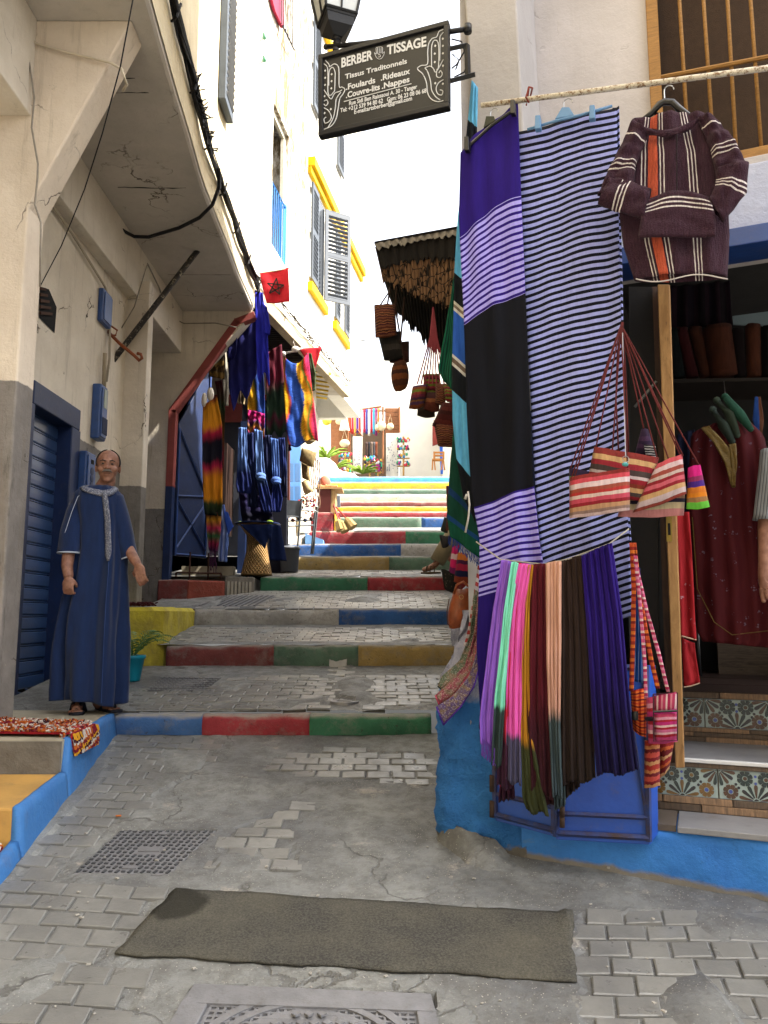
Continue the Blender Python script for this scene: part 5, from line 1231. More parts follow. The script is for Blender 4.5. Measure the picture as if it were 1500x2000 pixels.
# ================================================================ hooded jacket
def tube_garment(name, L, R, place, th, mat, parent, nu=28, nv=40, folds=(), cap=True, backlift=0):
    """closed flattened sleeve/torso between two outlines; UV u runs across the front, v down"""
    mb = MB(); rows = []; sdv = random.uniform(0, 30); M_ = nu * 2
    for j in range(nv + 1):
        v = j / nv; a = plL(L, v); c = plL(R, v)
        for i in range(M_):
            an = 2 * pi * i / M_; u = (1 - cos(an)) / 2 if True else 0
            s_ = sin(an); px = lerp(a[0], c[0], u); py = lerp(a[1], c[1], u) - (backlift * (1 if s_ < 0 else 0) * v)
            off = s_ * th / 2 * (1 if s_ > 0 else .6)
            for (am, n, ph, drf) in folds: off += am * sin(2 * pi * (n * u + ph + drf * v)) * (1 if s_ > 0 else 0)
            off += .006 * noise.noise(Vector((u * 5 + sdv, v * 6, 0))) * 2
            mb.v.append(tuple(place(px, py, off)))
    for j in range(nv):
        for i in range(M_):
            i2 = (i + 1) % M_; mb.f.append([j * M_ + i, j * M_ + i2, (j + 1) * M_ + i2, (j + 1) * M_ + i]); mb.mi.append(0)
            uu = lambda q: (1 - cos(2 * pi * q / M_)) / 2 
            mb.uv.append([(uu(i), j / nv), (uu(i + 1), j / nv), (uu(i + 1), (j + 1) / nv), (uu(i), (j + 1) / nv)])
    return mb.build(name, mat, parent, smooth=True, solid=.004)
def knit(name, stripes, axis):
    base = '#3a2430'; st = [(0, base)]
    for (p, w_, c) in stripes: st += [(p, c), (p + w_, base)]
    m = NT(name, .95, .1); uv = m.coord('UV'); u, v, _ = m.sep(uv); o = m.coord()
    t = m.math('ADD', v if axis == 'V' else u, m.math('MULTIPLY', m.math('SUBTRACT', m.noise(o, 30, 2), .5), .008))
    col = m.ramp(t, [(p, hx(c)) for p, c in st], 'CONSTANT')
    rib = m.noise(m.coord('Object', (220, 220, 18)), 1, 3, .7); f = m.rng(rib, .35, .65, .62, 1.12); cc = m.n('CombineXYZ'); [m.L(f, cc.inputs[i]) for i in range(3)]
    m.color(m.mix(1, col, cc.outputs[0], 'MULTIPLY')); m.bump(m.math('ADD', rib, m.noise(o, 200, 3)), .9, .006); m.b.inputs['Sheen Weight'].default_value = .05
    MATS[name] = m.m; return m.m
W_ = '#cfc6c4'; OR = '#b8543c'
K_T = knit('knit_torso', [(.20, .012, W_), (.235, .012, W_), (.27, .095, OR), (.385, .012, W_), (.42, .012, W_), (.655, .012, W_), (.69, .012, W_), (.725, .012, W_)], 'U')
K_S = knit('knit_sleeve', [(.16, .02, W_), (.55, .02, W_), (.61, .02, W_), (.67, .02, W_)], 'V')
K_S2 = knit('knit_lower_sleeve', [(.30, .03, W_), (.38, .03, W_), (.46, .03, W_)], 'V')
K_P = knit('knit_pocket', [(.12, .035, W_), (.22, .035, W_), (.32, .035, W_)], 'V')
hd = thing('hooded_jacket', 'dark plum woven hooded jacket with orange and white stripes hanging from the rod', 'jacket', Q(1310, 400, -.3))
tube_garment('torso', [(1232, 242), (1216, 300), (1208, 400), (1218, 480), (1240, 548)], [(1378, 226), (1408, 300), (1420, 380), (1424, 460), (1420, 542)], QP(-.30), .095, K_T, hd, nu=36, nv=50, folds=[(.009, 2.2, .1, .3), (.004, 6, 0, .4)])
def sl(name, L, R): return tube_garment(name, L, R, QP(-.355), .055, K_S, hd, nu=14, nv=30, folds=[(.006, 1.5, .3, 1), (.004, .4, .1, 5)])
sl('sleeve', [(1236, 238), (1203, 302), (1168, 384)], [(1266, 262), (1240, 325), (1238, 366)]); tube_garment('lower_sleeve', [(1192, 348), (1228, 352), (1272, 372)], [(1168, 398), (1208, 414), (1258, 428)], QP(-.372), .045, K_S2, hd, nu=14, nv=16, folds=[(.005, 1.2, .3, 1)])
sl('sleeve', [(1364, 234), (1388, 292), (1400, 345)], [(1394, 228), (1430, 270), (1462, 326)]); tube_garment('lower_sleeve', [(1402, 330), (1398, 362), (1384, 394)], [(1462, 318), (1458, 376), (1412, 434)], QP(-.368), .045, K_S2, hd, nu=14, nv=16, folds=[(.005, 1.2, .3, 1)])
sheet('pocket', [(1262, 392), (1252, 425), (1246, 465)], [(1386, 385), (1398, 425), (1398, 462)], QP(-.385), K_P, hd, nu=24, nv=14, folds=[(.005, 1, 0, 0)], solid=.006, bow=lambda u, v: -16 * sin(pi * u) * (1 - v))
b = MB(); prof = [(1236, 236), (1250, 222), (1290, 218), (1340, 214), (1372, 222)]
sheet('hood', [(1236, 240), (1262, 262), (1300, 262)], [(1374, 224), (1352, 250), (1312, 264)], QP(-.36), knit('knit_hood', [], 'U'), hd, nu=20, nv=8, folds=[(.012, .5, .0, 0)], solid=.008, bow=lambda u, v: 24 * sin(pi * u) * (1 - v))
b = MB()
for k in range(90):
    u = k / 89; p = Q(lerp(1243, 1420, u), lerp(545, 541, u) + 6 * sin(u * 7), -.37 + .0); b.ell(p, (.003, .003, .003), 5, 3)
b.build('hem_stitch', simple('white_stitch', '#c0b8b4', .9), hd, kind='stuff')
b = MB(); b.tube([Q(1322, 262, -.375), Q(1322, 300, -.375), Q(1322, 400, -.375)], .0022, 4); b.build('front_seam', simple('seam_dark', '#1d1218', .9), hd)
t = thing('coat_hanger', 'chunky black plastic coat hanger inside the plum hooded jacket', 'hanger', Q(1300, 220, -.3))
b = MB(); pts = [Q(1252, 236, -.31), Q(1272, 222, -.32), Q(1288, 204, -.32), Q(1298, 199, -.32), Q(1314, 200, -.32), Q(1326, 212, -.32), Q(1345, 226, -.32), Q(1364, 230, -.31)]
b.tube(pts, [.008, .012, .014, .014, .014, .014, .012, .008], 8); b.tube([Q(1272, 222, -.31), Q(1300, 224, -.31), Q(1345, 226, -.31)], .006, 6); b.build('shoulder', BLKP, t, smooth=True)
b = MB(); hook(b, 1298, 197, -.32, h=.075); b.build('hook', STEEL, t)

# ================================================================ striped pouches on red cords
def pouch(name, lab, quad, d, cols, th=.04, cat='pouch', grp=None, mt=None, cords=(), hk=(1213, 634), tag_=True, shape=None, axis='V', wob=.03):
    mt = mt or cloth('bag_' + str(quad[0]) + str(d), cols, wob=wob, tint=.3, fiber=.5, rough=.75, axis=axis)
    t = thing(name, lab, cat, Q(quad[0][0], quad[0][1], d), grp)
    pillow('body', quad, QP(d), th, mt, t, n=12, shape=shape)
    for (x, y) in cords:
        b = MB(); a = Q(hk[0], hk[1], -.28); c = Q(x, y, d); b.tube([a, a.lerp(c, .25) + Vector((0, 0, .002)), a.lerp(c, .6), c], .0028, 5); b.build('cord', RCORD, t, smooth=True)
    return t
RCORD = simple('dark_red_cord', '#5a1c1c', .85, .3, 60, .4, 200)
G5 = 'striped pouches on red cords'
c1 = [(0, '#7a2420'), (.09, '#b8404c'), (.2, '#c9b3b4'), (.33, '#8e4434'), (.42, '#a5302e'), (.5, '#c9b0a8'), (.58, '#b84658'), (.68, '#8a1f2a'), (.76, '#b58a68'), (.86, '#8b7068'), (.93, '#c4a9a8')]
c2 = [(0, '#7c2a26'), (.14, '#c09a6c'), (.26, '#8e2430'), (.38, '#463a38'), (.5, '#c2b2b4'), (.56, '#8e1f2c'), (.66, '#7e3424'), (.74, '#c09a6c'), (.84, '#463a38'), (.93, '#7c1a24')]
c3 = [(0, '#b84a54'), (.12, '#c9b0b4'), (.24, '#93443a'), (.34, '#b9a6a0'), (.42, '#8a1f2a'), (.5, '#c05a68'), (.6, '#8a1f2a'), (.68, '#c09a6c'), (.8, '#bba8ac'), (.93, '#83382f')]
pouch('pouch', 'lowest striped pouch peeking out under the other striped pouches', [(1214, 968), (1338, 958), (1336, 1007), (1206, 1009)], -.40, [(0, '#8e6c54'), (.3, '#241c30'), (.45, '#b8a888'), (.7, '#b5787a')], .03, grp=G5, cords=[(1330, 965)])
pouch('pouch', 'tilted pouch with beige maroon and grey stripes in the middle of the cord bunch', [(1160, 872), (1287, 893), (1263, 982), (1143, 958)], -.43, c2, .04, grp=G5, cords=[(1163, 878), (1284, 896), (1196, 880)])
pouch('pouch', 'pouch with pink and cream stripes right of the middle one, tilted upwards', [(1284, 906), (1333, 887), (1341, 965), (1236, 1001)], -.44, c3, .04, grp=G5, cords=[(1334, 890), (1330, 892)])
pouch('pouch', 'front left pouch with pink white and tan stripes over the striped cloth', [(1113, 932), (1229, 914), (1231, 996), (1112, 1012)], -.48, c1, .045, grp=G5, cords=[(1116, 934), (1122, 932), (1226, 918)])
pouch('pouch', 'small pouch with pink, purple, orange and lime stripes at the right of the bunch', [(1343, 913), (1367, 907), (1386, 990), (1340, 994)], -.42, [(0, '#b81470'), (.25, '#7a2450'), (.36, '#3c1a72'), (.5, '#b8681e'), (.64, '#c07218'), (.74, '#8a6440'), (.85, '#5aa838')], .03, grp=G5, cords=[(1366, 910)])
pouch('pouch', 'purple and green striped pouch mostly hidden behind the front left one', [(1112, 914), (1160, 922), (1158, 960), (1112, 995)], -.42, [(0, '#2c1c38'), (.2, '#4e8a4c'), (.3, '#b08a90'), (.6, '#6a4a80')], .03, grp=G5, cords=[(1114, 916)])
pouch('pouch', 'small dark purple drawstring pouch with a black and white patch above the striped ones', [(1252, 838), (1266, 838), (1284, 893), (1238, 893)], -.36, [(0, '#2a1832'), (.3, '#3a2240'), (.45, '#241530'), (.55, '#3a2240'), (.7, '#241530')], .04, grp=G5, cords=[(1258, 840)])
sheet('patch', [(1258, 868), (1262, 893)], [(1280, 870), (1282, 893)], QP(-.385), cloth('bw_stripe', [(0, '#14121c'), (.5, '#a8a8b0')], rep=5), bpy.data.objects['pouch.006'], nu=4, nv=10)
b = MB(); b.tube([Q(1216, 630, -.27), Q(1213, 650, -.28), Q(1219, 700, -.29), Q(1222, 760, -.3)], .006, 6); b.tube([Q(1213, 640, -.28), Q(1206, 690, -.3), Q(1203, 780, -.32), Q(1208, 880, -.36)], .003, 5); b.tube([Q(1218, 650, -.28), Q(1224, 780, -.3), Q(1228, 890, -.36)], .003, 5)
tag(b.build('cord_bunch', RCORD, smooth=True), 'bunch of knotted dark red cords tied to the blue door post', 'cords')
kr = thing('key_ring', 'small metal key ring with a blue charm in front of the striped pouches', 'key ring', Q(1222, 900, -.5))
b = MB(); q = Q(1222, 897, -.49); b.tube([q + Vector((.012 * cos(a * .628), 0, .012 * sin(a * .628))) for a in range(11)], .0015, 5); b.build('ring', STEEL, kr)
b = MB(); b.ell(Q(1221, 907, -.49), (.012, .006, .008)); b.build('charm', simple('turquoise_charm', '#3f8a8a', .4), kr)
b = MB(); b.tube([Q(1216, 650, -.3), Q(1218, 760, -.36), Q(1222, 893, -.49)], .002, 4); b.build('cord', simple('white_cord', '#a8a6b0', .8), kr)

# shoulder bags right
def check(name, c1_, c2_, c3_):
    m = NT(name, .85, .2); uv = m.coord('UV'); u, v, _ = m.sep(uv); o = m.coord()
    a = m.ramp(m.math('FRACT', m.math('MULTIPLY', v, 7)), [(0, hx(c1_)), (.25, hx(c2_)), (.5, hx(c3_)), (.75, hx(c2_))], 'CONSTANT')
    bb = m.ramp(m.math('FRACT', m.math('MULTIPLY', u, 3)), [(0, hx('#ffffff')), (.5, hx('#b07a70'))], 'CONSTANT')
    m.color(m.mix(1, a, bb, 'MULTIPLY')); m.bump(m.noise(o, 250, 3), .5, .003); MATS[name] = m.m; return m.m
CO = check('check_orange', '#b8402a', '#d06a2a', '#6e1a20'); CPk = cloth('stripe_pink_bag', [(0, '#b03a60'), (.12, '#c98aa0'), (.22, '#941c2e'), (.3, '#a82a6a'), (.42, '#c9a8a8'), (.5, '#941c2e'), (.58, '#b05a80'), (.7, '#c9a0a8'), (.78, '#8e1a2a'), (.88, '#a83a6a')], fiber=.8)
def strap(t, pts, w_, mat, dd=-.3):
    L_ = [(x - w_ / 2, y) for x, y in pts]; R_ = [(x + w_ / 2, y) for x, y in pts]
    return sheet('strap', L_, R_, QP(dd), mat, t, nu=3, nv=40, solid=.003, wig=.002)
CS1 = cloth('strap_orange', [(0, '#c0502a'), (.3, '#8e2a24'), (.55, '#d0702e'), (.8, '#7a1f22')], rep=11); CS2 = cloth('strap_pink', [(0, '#b84a74'), (.3, '#c9b0ac'), (.5, '#98244a'), (.75, '#c07a90')], rep=12)
t = thing('shoulder_bag', 'orange and red checked shoulder bag with long strap beside the blue door', 'bag', Q(1245, 1400, -.3))
pillow('body', [(1232, 1348), (1264, 1343), (1262, 1440), (1236, 1425)], QP(-.27), .06, CO, t); strap(t, [(1234, 1060), (1238, 1150), (1236, 1250), (1233, 1350)], 9, CS1, -.29); strap(t, [(1238, 1060), (1252, 1180), (1272, 1290), (1285, 1345)], 9, CS1, -.26)
pillow('dark_panel', [(1233, 1390), (1246, 1390), (1246, 1406), (1233, 1406)], QP(-.305), .01, BLKP, t, n=4)
t = thing('shoulder_bag', 'pink striped zip shoulder bag with front pocket beside the wooden door', 'bag', Q(1293, 1400, -.34))
pillow('body', [(1262, 1362), (1322, 1350), (1324, 1448), (1266, 1452)], QP(-.32), .075, CPk, t, power=.3); strap(t, [(1241, 1085), (1252, 1200), (1259, 1290), (1262, 1365)], 7, CS2, -.31); strap(t, [(1240, 1095), (1262, 1190), (1285, 1270), (1305, 1352)], 7, CS2, -.30)
pillow('front_pocket', [(1277, 1358), (1322, 1355), (1322, 1384), (1277, 1386)], QP(-.355), .02, cloth('stripe_pink_vert', [(0, '#a83a5a'), (.3, '#c9a8a8'), (.5, '#98244a'), (.8, '#b8707c')], axis='U', rep=2.5), t, power=.3, n=6)
pillow('front_pocket', [(1277, 1394), (1322, 1392), (1322, 1444), (1278, 1446)], QP(-.357), .02, CPk, t, power=.3, n=6)
b = MB(); b.tube([Q(1276, 1390, -.37), Q(1323, 1388, -.37)], .004, 5); b.build('zip', BLKP, t)
b = MB()
for qd in ([(1276, 1356), (1323, 1353), (1323, 1446), (1277, 1448)],): b.tube([Q(x, y, -.365) for x, y in qd + qd[:1]], .0025, 5)
b.build('piping', simple('maroon_piping', '#3a1020', .8), t)
b = MB(); b.tube([Q(1262, 1404, -.34), Q(1276, 1404, -.36)], .008, 5); b.build('buckle', BLKP, t)
t = thing('drawstring_bag', 'red and tan patterned drawstring bag hanging lowest beside the blue doors', 'bag', Q(1272, 1490, -.3)); pillow('body', [(1258, 1446), (1288, 1446), (1290, 1534), (1258, 1540)], QP(-.27), .07, cloth('bag_redtan', [(0, '#8e2a24'), (.2, '#a86a44'), (.35, '#5e1a20'), (.5, '#a8443c'), (.7, '#6e1a24'), (.85, '#a87a54')], rep=2, wob=.1), t)
t = thing('drawstring_bag', 'orange red drawstring bag half behind the lowest red and tan one', 'bag', Q(1300, 1480, -.26)); pillow('body', [(1286, 1450), (1317, 1446), (1308, 1502), (1288, 1520)], QP(-.24), .05, cloth('bag_redor', [(0, '#7a1f22'), (.3, '#a8542c'), (.5, '#5e1a20'), (.8, '#b08a64')], rep=2, wob=.15), t)
b = MB(); 
tag(sheet('blue_tassel', [(1238, 1100), (1240, 1250), (1236, 1330)], [(1250, 1110), (1256, 1250), (1258, 1335)], QP(-.24), cloth('blue_white_thread', [(0, '#1a4a9a'), (.4, '#8aa0c8'), (.5, '#143a80')], axis='U', rep=3), nu=8, nv=30, folds=[(.004, 3, 0, 0)]), 'blue and white streaked band hanging behind the orange bag straps', 'band')

# ================================================================ shop interior goods
def floral(name, base, spot, sc_=22):
    m = NT(name, .8, .2); o = m.coord(); v_ = m.n('TexVoronoi'); v_.inputs['Scale'].default_value = sc_; m.L(o, v_.inputs['Vector'])
    v2 = m.n('TexVoronoi'); v2.inputs['Scale'].default_value = sc_ * 4; m.L(o, v2.inputs['Vector'])
    mk = m.math('MULTIPLY', m.rng(v_.outputs['Distance'], .3, .25), m.rng(v2.outputs['Distance'], .42, .34)); mk = m.math('MULTIPLY', mk, m.math('GREATER_THAN', m.noise(o, 9, 2), .5))
    c = m.mix(mk, hx(base), hx(spot)); m.color(c); m.bump(m.noise(o, 200, 3), .3, .003); MATS[name] = m.m; return m.m
F1 = floral('red_floral', '#430d14', '#5c5060'); F2 = floral('bright_red_floral', '#8a161e', '#a07a84', 26)
t = thing('red_dress', 'long dark red floral dress with gold embroidered neckline hanging in the shop', 'dress', Q(1420, 1000, .6))
tube_garment('dress_body', [(1372, 838), (1350, 850), (1346, 930), (1346, 1000), (1355, 1090), (1358, 1170), (1362, 1232), (1372, 1252)], [(1462, 822), (1492, 850), (1508, 930), (1520, 1050), (1530, 1150), (1540, 1262), (1530, 1265), (1520, 1266)], QP(.55), .16, F1, t, nu=40, nv=40, folds=[(.014, 4.5, .1, .2)])
sheet('gold_trim', [(1369, 836), (1392, 862), (1416, 905), (1428, 950)], [(1384, 832), (1408, 856), (1428, 880), (1437, 950)], QP(.43), simple('gold_embroidery', '#6a5420', .5, .4, 60, .8, 150), t, nu=6, nv=24, solid=.006)
sheet('gold_trim', [(1424, 868), (1428, 900), (1430, 952)], [(1437, 866), (1439, 900), (1436, 952)], QP(.425), MATS['gold_embroidery'], t, nu=6, nv=20, solid=.006)
b = MB(); b.tube([Q(1352, 1010, .46), Q(1362, 1150, .46), Q(1395, 1215, .46), Q(1430, 1240, .46), Q(1500, 1232, .46)], .002, 4); b.build('gold_edge', MATS['gold_embroidery'], t)
t = thing('red_shawl', 'bright red shawl with white flower embroidery hanging right beside the wooden door edge', 'shawl', Q(1340, 1150, .1))
sheet('shawl_body', [(1316, 1000), (1322, 1090), (1326, 1180), (1330, 1244)], [(1346, 1000), (1352, 1090), (1356, 1180), (1360, 1252)], QP(.15), F2, t, nu=14, nv=30, folds=[(.010, 1.3, 0, .1)], edge=1)
sheet('lower_flap', [(1331, 1246), (1334, 1300), (1336, 1342)], [(1356, 1256), (1362, 1300), (1367, 1334)], QP(.2), F2, t, nu=10, nv=12, folds=[(.006, 1, 0, 0)])
b = MB(); b.tube([Q(1331, 1242, .14), Q(1345, 1246, .14), Q(1360, 1250, .14)], .003, 5); b.tube([Q(1336, 1342, .19), Q(1350, 1340, .19), Q(1367, 1334, .19)], .0025, 5); b.build('cream_edge', simple('cream_edge', '#b8a088', .9), t)
tag(sheet('navy_robe', [(1322, 850), (1318, 900), (1330, 1000), (1345, 1200)], [(1356, 838), (1360, 900), (1366, 1050), (1372, 1230)], QP(.75), cloth('navy_cloth', [(0, '#10152c'), (1, '#0c1124')]), nu=16, nv=20, folds=[(.012, 2, 0, .2)]), 'navy robe mostly hidden behind the dark red floral dress', 'robe')
SH = thing('wall_shelf', 'dark shelf high in the shop carrying rolled brown blankets', 'shelf', Q(1400, 745, 1.2))
b = MB(); b.hexa([Q(1280, 748, 1.15), Q(1560, 742, 1.15), Q(1560, 736, 1.15), Q(1280, 741, 1.15)] + [v - NRM * .4 for v in (Q(1280, 748, 1.15), Q(1560, 742, 1.15), Q(1560, 736, 1.15), Q(1280, 741, 1.15))]); b.build('shelf_board', simple('dark_shelf', '#2a2420', .7), SH)
GRB = 'rolled blankets on the shop shelf'
for (x0, y0, x1, y1, w_, c, lab) in ((1325, 738, 1312, 645, 15, '#161d20', 'dark slate rolled blanket, leftmost on the shop shelf'), (1353, 738, 1330, 643, 13, '#42181c', 'dark wine rolled blanket leaning on the shop shelf'), (1381, 738, 1357, 642, 14, '#4c2a1e', 'narrow brown rolled blanket leaning between wine and wide brown ones'), (1414, 738, 1400, 641, 29, '#522c1e', 'widest brown rolled blanket in the middle of the shop shelf'), (1447, 738, 1440, 645, 13, '#1c1214', 'blackish rolled blanket between the two right brown ones'), (1473, 738, 1470, 636, 15, '#552f20', 'narrow upright brown rolled blanket under the pale panel'), (1500, 738, 1500, 640, 14, '#15110f', 'black rolled blanket at the right edge of the photo')):
    a = Q(x0, y0, 1.3); c_ = Q(x1, y1, 1.3); r = w_ * .0027; b = MB(); pts = [a.lerp(c_, k / 8) for k in range(9)]
    b.tube(pts, [r * (1 + .03 * noise.noise(Vector((k, x0, 0)))) for k in range(9)], 14)
    b.tube([c_ + Vector((r * q / 14 * cos(q * .8), 0, .004)) + NRM * (r * q / 14 * sin(q * .8)) for q in range(14)], .003, 4)
    tag(b.build('rolled_blanket', cloth('roll_' + c[1:], [(0, c), (1, c)], tint=.35, fiber=1.0), smooth=True), lab, 'blanket', GRB)
tag(sheet('dark_textile', [(1302, 560), (1300, 642)], [(1425, 548), (1430, 640)], QP(1.35), cloth('dark_plum_fold', [(0, '#1c1420'), (.3, '#2a1a24'), (.5, '#181218'), (.8, '#241620')], axis='U', rep=3), nu=30, nv=12, folds=[(.02, 4, 0, 0)]), 'row of folded dark plum textiles above the shop shelf', 'textile')
b = MB(); q = [Q(1432, 635, 2.2), Q(1560, 640, 2.2), Q(1560, 545, 2.2), Q(1424, 562, 2.2)]; b.hexa([v + NRM * .02 for v in q] + q); tag(b.build('notice_board', simple('pale_blue_panel', '#8fa2a8', .6, .1)), 'pale grey blue board on the rear wall behind the shelf', 'board')
for k, (pts, c, lab) in enumerate((([(1392, 800), (1412, 830), (1430, 862)], '#2f3a34', 'short grey green padded hanger left of the other two'), ([(1400, 782), (1425, 810), (1440, 850)], '#343f34', 'middle grey green padded hanger over the red dress'), ([(1416, 775), (1445, 810), (1466, 838)], '#1f4436', 'long dark green padded hanger over the red dress'))):
    b = MB(); b.tube([Q(x, y, .45) for x, y in pts], [.016, .024, .014], 10); b.ell(Q(*pts[0], .45), (.017, .017, .017)); b.ell(Q(*pts[-1], .45), (.014, .014, .014)); t = thing('padded_hanger', lab, 'hanger', Q(*pts[0], .45)); b.build('padding', cloth('pad' + c[1:], [(0, c), (1, c)]), t, smooth=True)
    if k == 2: b = MB(); b.tube([Q(1417, 776, .45), Q(1414, 745, .9)], .002, 4); b.build('hook', STEEL, t)
tag(sheet('blue_scarf', [(1474, 775), (1470, 820), (1478, 850)], [(1485, 775), (1492, 820), (1488, 855)], QP(.6), cloth('blue_brown', [(0, '#1a3a78'), (.5, '#1a3a78'), (.6, '#5a3a2c')], axis='U'), nu=8, nv=12), 'small blue and brown scarf on a hook at the right edge', 'scarf')
t = thing('teal_crate', 'teal plastic crate on the wooden shop floor under the red dress', 'crate', Q(1420, 1290, 1.6)); b = MB(); b.sbox(1.62, 2.1, 1.55, 1.8, -.33, -.12); b.build('crate_body', simple('teal_plastic', '#2a6068', .5), t, bevel=.02)
for sx in (1.72, 1.95): b = MB(); b.sbox(sx, sx + .05, 1.535, 1.55, -.35, -.10); b.build('strap', simple('teal_light', '#3f8088', .5), t)
b = MB(); b.tube([Q(1356, 1180, .9), Q(1362, 1250, .9), Q(1366, 1320, .9)], .012, 8); tag(b.build('black_pole', BLKP, smooth=True), 'black pole standing behind the bright red shawl in the doorway', 'pole')

# ================================================================ person cut off at the right edge
def skin_body(name, verts, edges, radii, mat, parent=None, sub=2, root=0):
    me = bpy.data.meshes.new(name); me.from_pydata([tuple(v) for v in verts], edges, []); o = bpy.data.objects.new(name, me); COL.objects.link(o)
    md = o.modifiers.new('skin', 'SKIN'); md.use_smooth_shade = True
    for i, r in enumerate(radii):
        sv_ = me.skin_vertices[0].data[i]; sv_.radius = (r, r) if not isinstance(r, tuple) else r; sv_.use_root = (i == root)
    s = o.modifiers.new('sub', 'SUBSURF'); s.levels = sub; s.render_levels = sub
    dg = bpy.context.evaluated_depsgraph_get(); dg.update(); m2 = bpy.data.meshes.new_from_object(o.evaluated_get(dg)); bpy.data.objects.remove(o)
    m2.materials.clear(); m2.materials.append(mat); m2.shade_smooth(); r = bpy.data.objects.new(name, m2); link(r, parent); return r
m = NT('skin_tan', .55, .35); o_ = m.coord(); m.color(m.mix(m.rng(m.noise(o_, 30, 4), .35, .65), hx('#764f40'), hx('#916a57'))); m.b.inputs['Subsurface Weight'].default_value = .08; m.b.inputs['Subsurface Radius'].default_value = (.02, .008, .004); m.bump(m.noise(o_, 120, 4), .25, .003); SKIN = m.m
def chain(pts, rad):
    return [Vector(p) for p in pts], [(i, i + 1) for i in range(len(pts) - 1)], rad
def V3(*a): return Vector(a)
pr = thing('person', 'person in a striped grey shirt cut off by the right edge of the photo', 'person', S(2.02, .45, -.6))
c0 = S(2.02, .45, 0)
sh_ = Q(1503, 905, .33); el = Q(1497, 1020, .33); wr = Q(1494, 1100, .30)
vs = [c0 + V3(0, 0, .18), c0 + V3(0, 0, .45), c0 + V3(0, 0, .78), c0 + V3(0, 0, .88), c0 + V3(0, 0, 1.0), c0 + V3(0, 0, 1.08),
      sh_ + V3(.02, 0, 0), el, wr, Q(1493, 1130, .30), Q(1489, 1158, .30), Q(1492, 1178, .30), Q(1500, 1135, .28), Q(1500, 1172, .29), Q(1506, 1170, .30),
      c0 + V3(.12, 0, -.1), c0 + V3(.12, 0, -.55), c0 + V3(.14, -.12, -.58), c0 + V3(-.08, 0, -.1), c0 + V3(-.08, 0, -.55), c0 + V3(-.08, -.12, -.58), c0 + V3(.28, .05, .72), c0 + V3(.34, .05, .45), c0 + V3(.34, -.02, .2)]
ed = [(0, 1), (1, 2), (2, 3), (3, 4), (4, 5), (2, 6), (6, 7), (7, 8), (8, 9), (9, 10), (10, 11), (9, 12), (9, 13), (9, 14), (0, 15), (15, 16), (16, 17), (0, 18), (18, 19), (19, 20), (2, 21), (21, 22), (22, 23)]
rd = [.13, .14, .13, .05, .085, .06, .05, .038, .028, .03, .012, .009, .010, .009, .009, .08, .045, .03, .08, .045, .03, .05, .04, .03]
skin_body('body', vs, ed, rd, SKIN, pr)
SHIRT = cloth('striped_shirt', [(0, '#8d9298'), (.5, '#b4b6b8'), (.6, '#60656c')], axis='U', rep=9, tint=.15)
tube_garment('shirt_sleeve', [(1486, 880), (1480, 940), (1472, 1008), (1470, 1016)], [(1530, 880), (1530, 940), (1524, 1010), (1522, 1018)], QP(.33), .13, SHIRT, pr, nu=12, nv=14, folds=[(.004, 2, 0, .5)])
tube_garment('shirt_body', [(1512, 860), (1518, 1000), (1520, 1120)], [(1660, 860), (1665, 1000), (1660, 1120)], QP(.45), .3, SHIRT, pr, nu=16, nv=14)
tube_garment('trousers', [(1518, 1115), (1524, 1250), (1530, 1400)], [(1655, 1115), (1650, 1250), (1640, 1400)], QP(.45), .26, cloth('dark_trousers', [(0, '#23242a'), (1, '#1c1d22')]), pr, nu=14, nv=10)
# ================================================================ LEFT SHOP TEXTILES
def tdye(name, cols, f='v', amp=.12, freq=1.4, streak=.35, ang=0):
    """tie-dye: colour rings running over the cloth with fine pleat streaks"""
    m = NT(name, .85, .15); uv = m.coord('UV'); u, v, _ = m.sep(uv); o = m.coord()
    n1 = m.noise(uv, 3, 3, .5); s_ = m.math('SINE', m.math('MULTIPLY', m.math('ADD', v, .1), 2 * pi * freq))
    base = {'v': v, 'u': m.math('ADD', u, m.math('MULTIPLY', s_, amp)), 'r': m.math('MULTIPLY', m.math('SQRT', m.math('ADD', m.math('POWER', m.math('MULTIPLY', m.math('SUBTRACT', u, .5), .9), 2), m.math('POWER', m.math('MULTIPLY', m.math('SUBTRACT', v, .45), 2.2), 2))), .9)}[f]
    fine = m.noise(m.coord('UV', (4, 60, 1) if f == 'u' else (50, 5, 1)), 1.0, 3, .7)
    t = m.math('ADD', base, m.math('MULTIPLY', m.math('SUBTRACT', n1, .5), .12)); t = m.math('ADD', t, m.math('MULTIPLY', m.math('SUBTRACT', fine, .5), streak))
    col = m.ramp(t, [(p, hx(c)) for p, c in cols]); l = m.rng(fine, .35, .7, .55, 1.15); cc = m.n('CombineXYZ'); [m.L(l, cc.inputs[i]) for i in range(3)]
    m.color(m.mix(1, col, cc.outputs[0], 'MULTIPLY')); m.bump(fine, .3, .01); MATS[name] = m.m; return m.m
TD1 = tdye('tiedye_blue_yellow', [(0, '#d0a018'), (.08, '#c04a1c'), (.14, '#1c3f94'), (.3, '#3a62c0'), (.45, '#2a50ac'), (.58, '#24407a'), (.63, '#e0a81c'), (.76, '#d88a1c'), (.84, '#4a6a24'), (.9, '#c8302a'), (1, '#b02a5a')], 'u', .12, 1.35, .16)
TD2 = tdye('tiedye_orange_black', [(0, '#7a2a1c'), (.05, '#d08a1e'), (.22, '#d88a1c'), (.28, '#b02040'), (.36, '#181624'), (.52, '#141420'), (.58, '#a81c44'), (.66, '#d07e1c'), (.85, '#d88a1c'), (.9, '#2c3a1c'), (1, '#141a14')], 'v', streak=.12)
